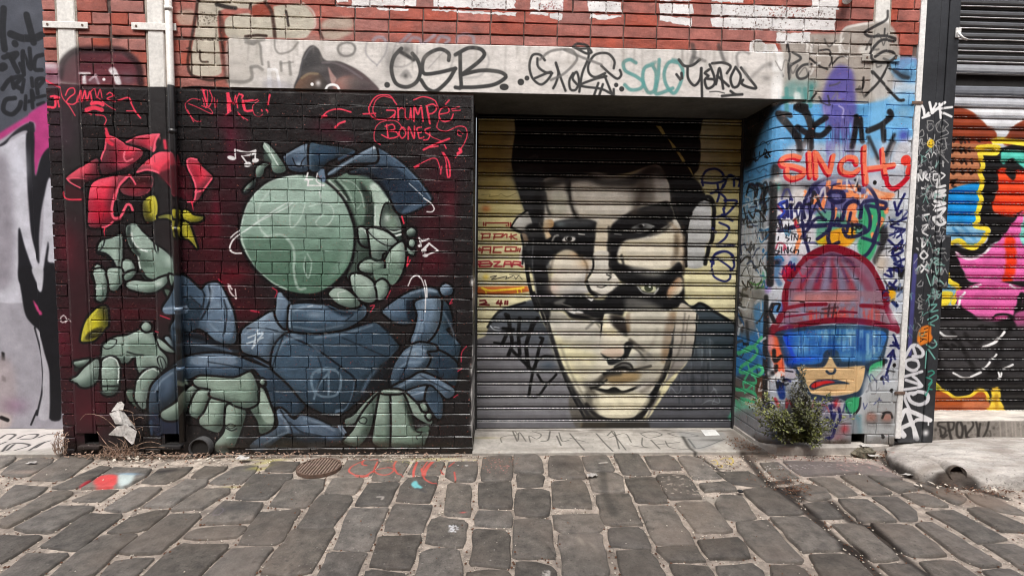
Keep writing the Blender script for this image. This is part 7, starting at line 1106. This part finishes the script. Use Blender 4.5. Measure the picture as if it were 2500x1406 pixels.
fr += course_bricks([(LINT[1]+.006, CH3[0]-.012)], 17, 21, 44, (LINT[2]+.004, LINT[3]-.005))
emit_bricks(pier, fr, M_brick, 9, (OUT3, OUT4))
obj('mortar_bed', lo(pier, path_brick(arc_path(.14, DY, .008), arc_path(.14, DY, .008), -.05, LINT[2], 1, M_mortuv, 'mortar_bed', True)), pier)
obj('mortar_bed', lo(pier, core_panel(PX0+.12, XR-.002, -.05, LINT[2], .0088, (OUT3, OUT4), .3).me('mortar_bed', M_mort)), pier)
obj('mortar_bed', lo(pier, core_panel(LINT[1]+.002, XR-.002, LINT[2], LINT[3], .0092, (), .3).me('mortar_bed', M_mort)), pier)
for o_ in (OUT3, OUT4): obj('drain_hole', lo(pier, cavity(*o_, .009, .25).me('drain_hole', M_dark)), pier)
pl = MB()
po = [(PX0-.004, DY), (PX0-.006, .12), (PX0+.02, .03), (PX0+.09, -.03), (PX0+.2, -.042), (PX0+.45, -.045), (2.75, -.04), (2.9, -.03), (3.04, -.005), (3.09, .02)]
npo = len(po); vv = [(x, y, z) for z in (-.03, .035) for x, y in po]+[(x+.012*(x < 2.1), y+.012, .047) for x, y in po]+[(x+.05*(x < 2.1), y+.08, .05) for x, y in po]
ff = [(a*npo+i, a*npo+i+1, (a+1)*npo+i+1, (a+1)*npo+i) for a in range(3) for i in range(npo-1)]
obj('plinth', lo(pier, mesh('plinth', vv, ff, M_sill)), pier)

# lintel
lint = obj('lintel', MB().box(LINT[0], LINT[1], -.004, DY+.12, LINT[2], LINT[3], .006).me('lintel', M_lint), None, None,
           'long grey concrete lintel tagged in black above shutter', 'lintel')
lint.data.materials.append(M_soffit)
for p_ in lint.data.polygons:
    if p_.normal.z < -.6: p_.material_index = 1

# ================================================================ downpipes, conduit, straps
def strip(name, x0, x1, z0, z1, label):
    root = empty(name, ((x0+x1)/2, 0, z0), label, 'downpipe', 'flat downpipes let into the brickwork')
    body = obj('pipe_body', lo(root, MB().box(x0, x1, -.006, .05, z0, z1, .006).me('pipe_body', M_pipe)), root)
    for a, b in ((x0-.014, x0-.001), (x1+.001, x1+.014)):
        obj('mortar_edge', lo(root, MB().box(a, b, .001, .03, z0, z1).me('mortar_edge', M_grime)), root)
    return root
dp1 = strip('downpipe', *CH1, OUT1[3], 4.6, 'flat downpipe nearest the left wall end, white above, maroon below')
dp2 = strip('downpipe', *CH2, OUT2[3], 4.6, 'flat downpipe beside thin round pipe, white above and black below')
dp3 = strip('downpipe', *CH3, OUT3[3], 4.6, 'flat downpipe in the right graffiti pier, white near the top')
def strap(dp, x0, x1, zc, h, lab):
    b = MB(); b.box(x0, x1, -.0135, -.0072, zc-h/2, zc+h/2, .003); xm0, xm1 = x0+.085, x1-.085
    s_ = obj('strap', lo(dp, b.me('strap', M_pipe)), dp)
    for x in (x0+.035, x1-.035):
        obj('screw', lo(dp, MB().tube([(x, -.012, zc), (x, -.0165, zc)], .008, 8).me('screw', M_iron)), s_, tuple(-Vector((0, 0, 0))))
strap(dp1, -3.136, -2.832, 3.03, .046, ''); strap(dp2, -2.54, -2.235, 3.034, .05, ''); strap(dp3, 2.672, 2.958, 2.945, .05, '')
rp = empty('round_pipe', (PIPE, -.03, .1), 'thin round downpipe, white above the mural and painted over below', 'pipe')
obj('pipe_body', lo(rp, MB().tube([(PIPE, -.034, .1), (PIPE, -.034, 4.6)], .022, 14).me('pipe_body', M_pipe, True)), rp)
for z in (.62, 1.05, 1.62, 2.3, 3.13):
    obj('pipe_collar', lo(rp, MB().tube([(PIPE, -.034, z), (PIPE, -.034, z+.03)], .0255, 14).me('pipe_collar', M_pipe, True)), rp)

# ================================================================ roller shutter in the door
SL1 = [278, 295.6, 329, 362.7, 396, 429.8, 463, 497, 530, 564, 597.5, 631, 665, 695, 726, 757.7, 787, 817, 848, 878, 909, 939, 969, 998.6, 1028]
zs1 = [at(1480, y+.5*(max(0, 8-8*(y-278)/500)), DY)[2] for y in SL1]
sh = empty('roller_shutter', (1, DY, 0), 'roller shutter painted with two grey and cream overlapping faces', 'shutter')
def slat(x0, x1, z1, z0, Y, bead, flat, mat, tilt=0, deep=.022):
    """interlocking slat: groove, rolled bead, groove, face"""
    h = z1-z0; b = bead
    d = deep
    pr = [(d, 0), (d, .003), (.004, .004), (-.004, .0055), (-.0065, .004+b*.5), (-.004, .0025+b), (.004, b+.004), (d, b+.005), (d, b+.014), (.003, b+.0155), (-.001, b+.021), (-flat, h*.55), (.002, h-.012), (.010, h-.004), (d, h-.0005)]
    nsg = 5; rr = random.Random(int(z0*9973)); n = len(pr); v = []
    for q in range(nsg+1):
        x = x0+(x1-x0)*q/nsg; dy, dz = rr.gauss(0, .0016), rr.gauss(0, .0008)
        v += [(x, Y+y+tilt*z/h+dy, z0+z+dz) for y, z in pr]
    me = mesh('slat', v, [(q*n+i, (q+1)*n+i, (q+1)*n+i+1, q*n+i+1) for q in range(nsg) for i in range(n-1)], mat); me.materials.append(M_bead if mat is M_shut else M_bead2)
    for i in range(len(me.polygons)):
        if i % (n-1) in (3, 4): me.polygons[i].material_index = 1
    return me
for i in range(len(zs1)-1):
    obj('slat', lo(sh, slat(-.15, 2.045, zs1[i], zs1[i+1], DY, .010, .004, M_shut, deep=.036)), sh)
bz = zs1[-1]
obj('bottom_rail', lo(sh, MB().box(-.15, 2.045, DY-.012, DY+.03, .012, bz-.002, .004).me('bottom_rail', M_shut)), sh)
obj('rubber_strip', lo(sh, MB().box(-.15, 2.045, DY-.004, DY+.02, .0065, .0115).me('rubber_strip', M_steel)), sh)
for a, b in ((-.166, -.152), (2.047, 2.061)):
    obj('guide_rail', lo(sh, MB().box(a, b, DY-.03, DY+.05, .0065, 2.63).me('guide_rail', M_steel)), sh)
obj('back_plate', lo(sh, MB().box(-.16, 2.055, DY+.045, DY+.06, .02, 2.63).me('back_plate', M_dark)), sh)

# ================================================================ left bay: grey painted sheet
lf = empty('sheet_metal_door', (-4, DY, 0), 'grey and purple painted sheet metal door at the left edge', 'door')
for i, (a, b, dy) in enumerate(((-3.72, -3.1, 0), (-4.3, -3.722, .012), (-4.9, -4.302, 0), (-5.5, -4.902, .012))):
    obj('panel', lo(lf, MB().box(a, b, DY+dy, DY+.05+dy, .009, 4.2, .004).me('panel', M_left)), lf)

# ================================================================ right bay: black post, conduit, shutter, sill, ramp
post = empty('steel_post', (3.29, .03, .05), 'black steel post covered in white tags right of the pier', 'post')
obj('web_plate', lo(post, MB().box(3.152, 3.285, .03, .3, .045, 4.6, .004).me('web_plate', M_post)), post)
obj('channel_lip', lo(post, MB().box(3.2885, 3.352, .036, .3, .045, 4.6, .004).me('channel_lip', M_post)), post)
obj('shutter_guide', lo(post, MB().box(3.3555, 3.437, .030, .345, .045, 4.6, .004).me('shutter_guide', M_post)), post)
lk = obj('lock_housing', lo(post, MB().box(3.392, 3.462, .004, .0295, 1.26, 1.66, .012).me('lock_housing', M_post)), post)
hk = empty('door_latch', (3.42, .02, 3.14), 'small bent silver latch on the black post near the top', 'latch')
obj('tab', lo(hk, MB().box(3.40, 3.44, .018, .0295, 3.12, 3.19, .003).me('tab', M_white)), hk)
obj('hook', lo(hk, MB().tube([(3.405, .01, 3.155), (3.40, -.012, 3.125), (3.412, -.02, 3.10), (3.45, -.018, 3.088)], .008, 8).me('hook', M_white, True)), hk)
cd = empty('white_conduit', (3.125, 0, .1), 'thin white vertical trim strip between pier and black post', 'conduit')
obj('strip', lo(cd, MB().box(3.104, 3.147, -.004, .03, .09, 4.6, .004).me('strip', M_white)), cd)
for z in (.44, 2.62): obj('clip', lo(cd, MB().box(3.07, 3.155, -.010, -.0045, z, z+.022, .002).me('clip', M_iron)), cd)
s2 = empty('roller_shutter', (4.2, .33, .2), 'roller shutter painted pink, orange and blue at the right edge', 'shutter')
Y2 = .33; ZG = (at(2400, 172, Y2)[2], at(2400, 205, Y2)[2]); zq = at(2400, 1002, Y2)[2]; p2 = .0868; k = 0
while zq < 3.9:
    hi = zq > ZG[0]; 
    if ZG[1] < zq+p2*.5 < ZG[0]: zq += p2; continue
    o_ = obj('slat', lo(s2, slat(3.40, 5.2, zq+(p2 if not hi else p2*.72), zq, Y2, .006 if not hi else .012, .002, M_lou if hi else M_sh2, tilt=(-.022 if hi else 0), deep=.011)), s2)
    zq += p2; k += 1
obj('back_plate', lo(s2, MB().box(3.40, 5.2, Y2+.03, Y2+.05, .2, 4.0).me('back_plate', M_dark)), s2)
obj('head_box', lo(s2, MB().box(3.3, 5.2, .1, Y2+.3, 3.9, 4.6).me('head_box', M_steel)), s2)
sill = obj('concrete_sill', MB().box(3.438, 5.2, .08, .45, -.05, .207, .008).me('concrete_sill', M_sill), None, None, 'concrete sill with smeared black tag under the pink shutter', 'sill')
sill.data.materials.append(M_silltop)
for p_ in sill.data.polygons:
    if p_.normal.z > .6: p_.material_index = 1
RF = [(2168, 1103), (2163, 1117), (2170, 1130), (2190, 1145), (2225, 1161), (2262, 1172), (2300, 1181), (2345, 1187), (2400, 1188), (2450, 1189), (2510, 1192)]
rp_ = [gnd(*p)[:2] for p in RF]; rp_ = [np.array(p) for p in rp_]+[np.array([4.4, -.64]), np.array([5.6, -.66])]
bk = [np.array([3.06+(i/(len(rp_)-1))**1.3*2.5, .079]) for i in range(len(rp_))]
rv, rf_ = [], []; LV = [(0, -.02), (.006, .02), (.025, .052), (.06, .075), (.12, .088), (.3, .09), (.6, .08), (1, .066)]
for t, z in LV:
    for i, (a, b) in enumerate(zip(rp_, bk)):
        q = a+(b-a)*t; e = min(1, i/5)
        rv.append((q[0], q[1], -.02+(z+.02)*(.28+.72*e)+.003*math.sin(i*2.1+t*9)))
nr = len(rp_)
rf_ = [(a*nr+i, a*nr+i+1, (a+1)*nr+i+1, (a+1)*nr+i) for a in range(len(LV)-1) for i in range(nr-1)]
rampo = obj('concrete_ramp', mesh('concrete_ramp', rv, rf_, M_ramp, None, True), None, None, kind='structure')
dpx = at(2338, 1156, -.565)
dp = empty('drain_outlet', (float(dpx[0]), float(dpx[1]), float(dpx[2])), 'broken drain pipe mouth sticking out of the pale concrete ramp', 'drain pipe')
def hollow(x, y, z, r, L, dirv=(0, -1, 0), n=18, th=.006):
    d = Vector(dirv).normalized(); a = Vector((1, 0, 0)); b = d.cross(a).normalized(); a = b.cross(d); c = Vector((x, y, z)); v, f = [], []
    for off, rr in ((-L, r), (0, r), (0, r-th), (-L, r-th)):
        for j in range(n):
            t = 2*math.pi*j/n; v.append(tuple(c+d*off+(a*math.cos(t)+b*math.sin(t))*rr))
    for s_ in range(3):
        for j in range(n): f.append((s_*n+j, s_*n+(j+1) % n, (s_+1)*n+(j+1) % n, (s_+1)*n+j))
    f.append(tuple(3*n+j for j in range(n)))
    return v, f
v_, f_ = hollow(dpx[0], dpx[1]-.004, dpx[2]-.002, .052, .30, (-.2, -1, .12), 18, .004)
obj('pipe_mouth', lo(dp, mesh('pipe_mouth', v_, f_, M_ramp, None, True)), dp)
obj('inside', lo(dp, MB().tube([(dpx[0]+.008, dpx[1]+.03, dpx[2]-.006), (dpx[0]+.035, dpx[1]+.15, dpx[2]-.025)], .0475, 14).me('inside', M_dark)), dp)  # black plug, its colour stands in for shade in the hollow

# drain pipe stub at the foot of the mural
st_ = empty('drain_stub', (-2.149, -.02, .047), 'round grey drain pipe stub at the foot of the mural wall', 'drain pipe')
v_, f_ = hollow(-2.149, -.045, .047, .076, .12, (0, -1, 0), 24, .009)
obj('pipe_mouth', lo(st_, mesh('pipe_mouth', v_, f_, M_terra, None, True)), st_)
obj('inside', lo(st_, MB().tube([(-2.149, -.028, .047), (-2.149, .06, .047)], .0668, 20).me('inside', M_dark)), st_)  # black plug near the mouth, painted shade for the pipe's inside

# iron cover
cv = empty('iron_cover', (-1.212, -.248, 0), 'small round rusty ribbed iron cover set in the cobbles', 'cover')
cx, cy, cr = -1.212, -.248, .148
def disc(r0, r1, z0, z1, n=32):
    v = [(cx+r*math.cos(2*math.pi*j/n), cy+r*.95*math.sin(2*math.pi*j/n), z) for r, z in ((r0, z0), (r0, z1), (r1, z1), (r1, z0)) for j in range(n)]
    return v, [(s_*n+j, s_*n+(j+1) % n, (s_+1)*n+(j+1) % n, (s_+1)*n+j) for s_ in range(3) for j in range(n)]
obj('rim', lo(cv, mesh('rim', *disc(cr-.012, cr, -.015, .006), M_iron)), cv)
obj('plate', lo(cv, MB().tube([(cx, cy, -.02), (cx, cy, -.002)], cr-.013, 30).me('plate', M_iron)), cv)
for i in range(13):
    x = cx-.126+.021*i; hy = .95*math.sqrt(max(0, (cr-.016)**2-(x-cx)**2))
    if hy > .02: obj('rib', lo(cv, MB().box(x-.0055, x+.0055, cy-hy, cy+hy, -.003, .007, .002).me('rib', M_rib)), cv)

# pipe end poking out of the wall at the top right
el = gnd(2064, 6, 3.3) if False else at(2064, 6, -.05)
pe = empty('pipe_end', (float(el[0]), 0, float(el[2])), 'short white pipe end sticking out of the bricks at the top edge', 'pipe')
x_, z_ = float(el[0]), float(el[2])
obj('pipe_body', lo(pe, MB().tube([(x_+.07, .02, z_+.10), (x_+.04, -.03, z_+.06), (x_-.01, -.08, z_-.0)], .030, 14).me('pipe_body', M_white, True)), pe)
obj('pipe_collar', lo(pe, MB().tube([(x_+.045, -.024, z_+.066), (x_+.03, -.04, z_+.048)], .034, 14).me('pipe_collar', M_white, True)), pe)
# ================================================================ plants and litter
rp4 = random.Random(21)
def leaf(mb, p, d, up, L, wd):
    d = d.normalized(); s = d.cross(up)
    s = s.normalized() if s.length > 1e-4 else Vector((1, 0, 0)); n = s.cross(d)
    p = Vector(p); m = p+d*L*.45
    mb.add([tuple(p), tuple(m+s*wd+n*wd*.25), tuple(p+d*L), tuple(m-s*wd+n*wd*.25)], [(0, 1, 2, 3)])
def V3(a): return Vector((float(a[0]), float(a[1]), float(a[2])))
shrub = empty('shrub', (2.36, -.05, .03), 'leafy green weed bush growing from the drain hole at the pier foot', 'shrub')
view(1780, 860, 5.2065)
base = Vector((2.36, .0, .07)); tips = nums("""230 640 300 600 330 620 350 760 420 760 440 860 400 900 480 800 520 940 560 760 600 860 640 1080 600 1000 700 1060 720 900 760 780 840 1090 820 960 900 820 960 900 1000 1050 1050 980 1100 1080 1130 1180 1180 1000 1200 1080 1260 950 1280 880 1200 860 1150 780 1080 820 1050 720 1000 640 930 170 915 200 940 300 880 300 900 420 820 400 800 480 760 520 860 560 960 540 980 460 1000 580 1080 620 1250 560 1150 660 800 620 860 680 920 640 940 720 840 760 1620 800 1480 810 450 560 380 640 470 1000 540 1060 680 1120 760 1000 500 880 620 940 680 980 760 860 900 960 1020 1100 1080 1180 960 1000 860 900 580 820 660 760""")
stems, fa, fb = MB(), MB(), MB()
for i, (px, py) in enumerate(tips):
    tall = py < 860+640/5.2065 and 740/5.2065+1780 < px < 1020/5.2065+1780
    tp = V3(at(px, py, rp4.uniform(-.20, -.03) if not tall else rp4.uniform(-.12, -.03)))
    mid = base.lerp(tp, .5)+Vector((rp4.uniform(-.03, .03), -.04, .05 if not tall else .0)); pts = []
    for k in range(8):
        t = k/7; a = base.lerp(mid, t); b = mid.lerp(tp, t); pts.append(a.lerp(b, t))
    stems.tube(pts, .0022, 4, False, .0007)
    L = (tp-base).length; n = int(40+L*110)
    thin = px > 1780+1400/5.2065
    for q in range(n if not thin else 14):
        t = rp4.uniform(.22, 1.02); k = min(6, int(t*7)); f = t*7-k; p = pts[k].lerp(pts[min(k+1, 7)], min(1, f)); d = (pts[min(k+1, 7)]-pts[k]).normalized()
        r = Vector((rp4.gauss(0, 1), rp4.gauss(0, 1)-.25, rp4.gauss(0, 1)+.25)).normalized()
        sp = .022 if not tall else .014; p = p+r*rp4.uniform(0, sp)
        leaf(fb if (tall or rp4.random() < .35) else fa, p, (d*.5+r), Vector((rp4.gauss(0, .5), -.5, 1)), rp4.uniform(.016, .034), rp4.uniform(.0045, .008))
obj('stem', lo(shrub, stems.me('stem', M_stem)), shrub)
obj('foliage', lo(shrub, fa.me('foliage', M_leafA)), shrub); obj('dull_foliage', lo(shrub, fb.me('dull_foliage', M_leafB)), shrub)
# dry weeds at the foot of the mural
weed = empty('dry_weed', (-2.6, -.05, 0), 'dry brown weed stalks in front of the folded white card', 'weed')
view(180, 960, 6.579); wb = MB()
def stalk(st, Y, r=.0026):
    P = [V3(at(x, y, Y+rp4.uniform(-.01, .01))) for x, y in spline(nums(st), False, 9)]; wb.tube(P, r, 4, False, r*.5); return P
for st, Y in (('640 1000 560 860 480 760 370 610', -.09), ('900 960 800 700 660 545 480 390 330 335 180 340 100 430', -.08), ('900 950 1000 850 1120 790 1250 775 1400 815', -.08), ('940 930 1080 880 1250 865 1470 870', -.09), ('960 900 990 600 960 420 940 310', -.05), ('960 600 1050 560 1110 540 1100 590', -.05), ('980 420 1050 380 1120 400', -.05), ('820 980 820 800 700 720', -.1), ('760 1000 700 850 560 760', -.11), ('700 1000 640 900 480 840', -.1), ('860 1000 900 880 1030 820', -.1), ('960 320 880 280 740 270', -.05), ('970 500 900 420 880 380', -.05), ('1040 600 1070 680 1060 770', -.05), ('720 1010 690 900 700 800', -.12), ('800 1010 780 900 820 760', -.12), ('560 990 500 950 460 960', -.1)): stalk(st, Y)
for _ in range(60):
    x, y = rp4.uniform(420, 1000), rp4.uniform(960, 1030); stalk('%f %f %f %f %f %f' % (x, y, x+rp4.uniform(-60, 60), y-rp4.uniform(30, 110), x+rp4.uniform(-140, 140), y-rp4.uniform(20, 190)), -.09, .0016)
obj('stalks', lo(weed, wb.me('stalks', M_dry)), weed)
wd2 = empty('dry_weed', (-3.1, -.02, 0), 'small dry weed tuft at the left corner of the mural wall', 'weed')
view(0, 1000, 3.4625); wb = MB()
for _ in range(46):
    x, y = rp4.uniform(460, 560), rp4.uniform(340, 385); stalk('%f %f %f %f %f %f' % (x, y, x+rp4.uniform(-30, 20), y-rp4.uniform(20, 70), x+rp4.uniform(-60, 40), y-rp4.uniform(40, 170)), -.05, .0014)
for _ in range(70):
    p = V3(at(rp4.uniform(130, 165), rp4.uniform(1052, 1090), -.05)); leaf(wb, p, Vector((rp4.gauss(0, 1), rp4.gauss(0, 1), rp4.gauss(0, 1))), Vector((0, -1, .5)), .014, .004)
obj('stalks', lo(wd2, wb.me('stalks', M_dry)), wd2)
# folded white card
view(180, 960, 6.579)
def facets(lst, thick=.003):
    mb = MB()
    for fc in lst:
        P = nums(' '.join('%f %f' % (a, b) for a, b, _ in fc)); F = [V3(at(x, y, fc[i][2])) for i, (x, y) in enumerate(P)]; n = len(F)
        B = [p+Vector((0, thick, 0)) for p in F]
        mb.add([tuple(p) for p in F+B], [tuple(range(n))[::-1], tuple(range(n, 2*n))]+[(i, (i+1) % n, n+(i+1) % n, n+i) for i in range(n)])
    return mb
card = empty('folded_card', (-2.72, -.06, .1), 'crumpled folded white card leaning on the mural wall by the dry weeds', 'card')
obj('upper_flap', lo(card, facets([[(600, 290, -.05), (700, 150, -.02), (760, 130, -.015), (812, 180, -.02), (790, 265, -.045), (720, 265, -.05)]]).me('upper_flap', M_paper)), card)
obj('middle_panel', lo(card, facets([[(570, 322, -.06), (720, 266, -.048), (770, 400, -.075), (800, 498, -.08), (670, 492, -.075)], [(720, 266, -.048), (800, 290, -.03), (935, 480, -.045), (1000, 580, -.05), (930, 520, -.06), (800, 498, -.08), (770, 400, -.075)]]).me('middle_panel', M_paper)), card)
obj('lower_panel', lo(card, facets([[(555, 665, -.07), (690, 532, -.078), (800, 505, -.09), (790, 650, -.095), (800, 690, -.1), (700, 682, -.09)], [(800, 505, -.09), (850, 502, -.08), (1012, 612, -.07), (965, 800, -.1), (932, 822, -.11), (800, 690, -.1), (790, 650, -.095)]]).me('lower_panel', M_paper)), card)
# paper scraps on the ground
def scrap(px, lab, z=.012, s=.03, crumple=.012, mat=None, asp=.6):
    c = gnd(px[0], px[1], z); v, f = [], []; nx, ny = 4, 3
    for a in range(nx+1):
        for b in range(ny+1): v.append((c[0]+(a/nx-.5)*2*s+rp4.uniform(-.2, .2)*s, c[1]+(b/ny-.5)*2*s*asp+rp4.uniform(-.2, .2)*s, z+rp4.uniform(0, crumple)))
    for a in range(nx):
        for b in range(ny): i = a*(ny+1)+b; f.append((i, i+ny+1, i+ny+2, i+1))
    o = obj('paper_scrap', mesh('paper_scrap', v, f, mat or M_paper), None, None, lab, 'litter')
    o.data.transform(Matrix.Translation((-c[0], -c[1], -z))); o.location = (float(c[0]), float(c[1]), z)
scrap((595, 1120), 'white crumpled paper scrap right of the drain stub', .006, .04, .02)
scrap((78, 1129), 'small pale paper scrap on the far left cobbles', .008, .028, .008)
scrap((1446, 1161), 'crumpled silver wrapper lying between cobbles below the shutter', .008, .034, .014)
scrap((2112, 1088), 'white scrap below the flat downpipe in the right pier', .05, .04, .01)
scrap((2134, 1113), 'narrow pale scrap in the gutter left of the ramp', .006, .04, .01, asp=.3)
scrap((2215, 1158), 'pale splinter lying along the ramp edge', .006, .045, .006, asp=.22)
view(0, 0, 1)
Pq = [gnd(x, y, .0075) for x, y in ((1711, 1049.5), (1746, 1049), (1758, 1062), (1722, 1063.5))]
vq = [tuple(map(float, p)) for p in Pq]+[(float(p[0]), float(p[1]), float(p[2])+.0015) for p in Pq]
obj('paper_sheet', mesh('paper_sheet', vq, [(3, 2, 1, 0), (4, 5, 6, 7), (0, 1, 5, 4), (1, 2, 6, 5), (2, 3, 7, 6), (3, 0, 4, 7)], M_white), None, None, 'flat white paper sheet on the threshold below the shutter', 'litter')
# loose leaf litter and chips
def litter(name, spots, n, mat, L0, L1, seed):
    r = random.Random(seed); mb = MB()
    for _ in range(n):
        x0, y0, rx, ry = r.choice(spots); px, py = r.gauss(x0, rx), r.gauss(y0, ry); p = gnd(px, py, .004)
        if p[1] > -.03 and p[0] < 1.9 and -.17 > p[0]: p[1] = r.uniform(-.09, -.03)
        if PX0-.01 < p[0] < 3.1 and p[1] > -.055: p[1] = r.uniform(-.13, -.06)
        leaf(mb, (p[0], p[1], r.uniform(.001, .016)), Vector((r.gauss(0, 1), r.gauss(0, 1), r.gauss(0, .25))), Vector((r.gauss(0, .3), r.gauss(0, .3), 1)), r.uniform(L0, L1), r.uniform(L0, L1)*.22)
    obj(name, mb.me(name, mat), None, None, kind='stuff')
litter('leaf_litter', ((1800, 1076, 14, 6), (1815, 1090, 14, 5), (1840, 1098, 10, 4), (2150, 1105, 20, 7), (2190, 1092, 16, 4), (1900, 1170, 30, 14), (1950, 1195, 20, 8), (2340, 1195, 40, 7), (2420, 1200, 30, 6)), 800, M_litter, .010, .026, 4)
litter('straw_litter', ((250, 1108, 60, 2), (650, 1107, 90, 2), (900, 1106, 140, 1.5), (330, 1110, 60, 4), (300, 1114, 40, 5), (480, 1108, 60, 4), (420, 1113, 60, 4)), 560, M_dry, .012, .04, 5)
litter('wood_chips', ((325, 1117, 22, 4), (350, 1112, 30, 3), (300, 1120, 20, 4), (500, 1124, 14, 2), (2290, 1186, 30, 4), (2400, 1194, 30, 4)), 60, M_chip, .02, .05, 6)
# mossy stone at the pier foot
ms = MB(); r = random.Random(3); vv = []
for a in range(7):
    for b in range(10):
        th, ph = math.pi*a/6, 2*math.pi*b/10; q = 1+r.uniform(-.25, .25); vv.append((2.80+.085*q*math.sin(th)*math.cos(ph), -.072+.05*q*math.sin(th)*math.sin(ph), .005+.042*q*math.cos(th)))
ms.add(vv, [(a*10+b, a*10+(b+1) % 10, (a+1)*10+(b+1) % 10, (a+1)*10+b) for a in range(6) for b in range(10)])
M_moss = pmat('mossy_rubble', (.085, .078, .05), None, rough=.95, bump=((40, 1.0),), var=.5, vscale=30, second=(.19, .165, .12))
obj('mossy_stone', ms.me('mossy_stone', M_moss, False), None, None, 'mossy lump of rubble at the foot of the right pier', 'stone')
# black bottle cap among the cobbles
bc = gnd(1807, 1199, .005); mbc = MB().tube([(bc[0], bc[1], .003), (bc[0], bc[1], .011)], .017, 16)
obj('bottle_cap', mbc.me('bottle_cap', M_steel), None, None, 'small black bottle cap on the cobbles right of centre', 'litter')

# grit and crumbs lying in the joints between the cobbles
def inside(P, q):
    x, y = P; c = False; j = len(q)-1
    for i in range(len(q)):
        if (q[i][1] > y) != (q[j][1] > y) and x < (q[j][0]-q[i][0])*(y-q[i][1])/(q[j][1]-q[i][1])+q[i][0]: c = not c
        j = i
    return c
BB = [(q.min(0), q.max(0)) for q in SPOLY]
def grit(name, n, mat, r0, r1, seed, on_stone=0):
    r = random.Random(seed); mb = MB(); k = 0
    while k < n:
        p = gnd(r.uniform(-20, 2520), 1108+298*r.random()**1.4)[:2]
        hit = any(b0[0] <= p[0] <= b1[0] and b0[1] <= p[1] <= b1[1] and inside(p, q) for q, (b0, b1) in zip(SPOLY, BB))
        if hit and r.random() > on_stone: continue
        k += 1; R = r.uniform(r0, r1); z = (.009 if hit else -.016)+R*.3; a = r.uniform(0, 6.28); v = []
        for t in range(4): v.append((p[0]+R*r.uniform(.7, 1.3)*math.cos(a+t*1.57), p[1]+R*r.uniform(.7, 1.3)*math.sin(a+t*1.57), z+r.uniform(-.2, .2)*R))
        v += [(p[0], p[1], z+R*.8), (p[0], p[1], z-R*.6)]
        mb.add(v, [(0, 1, 4), (1, 2, 4), (2, 3, 4), (3, 0, 4), (1, 0, 5), (2, 1, 5), (3, 2, 5), (0, 3, 5)])
    obj(name, mb.me(name, mat), None, None, kind='stuff')
grit('pale_grit', 1500, M_chip, .002, .006, 61, .012); grit('dark_grit', 1300, M_litter, .0025, .008, 62, .02)
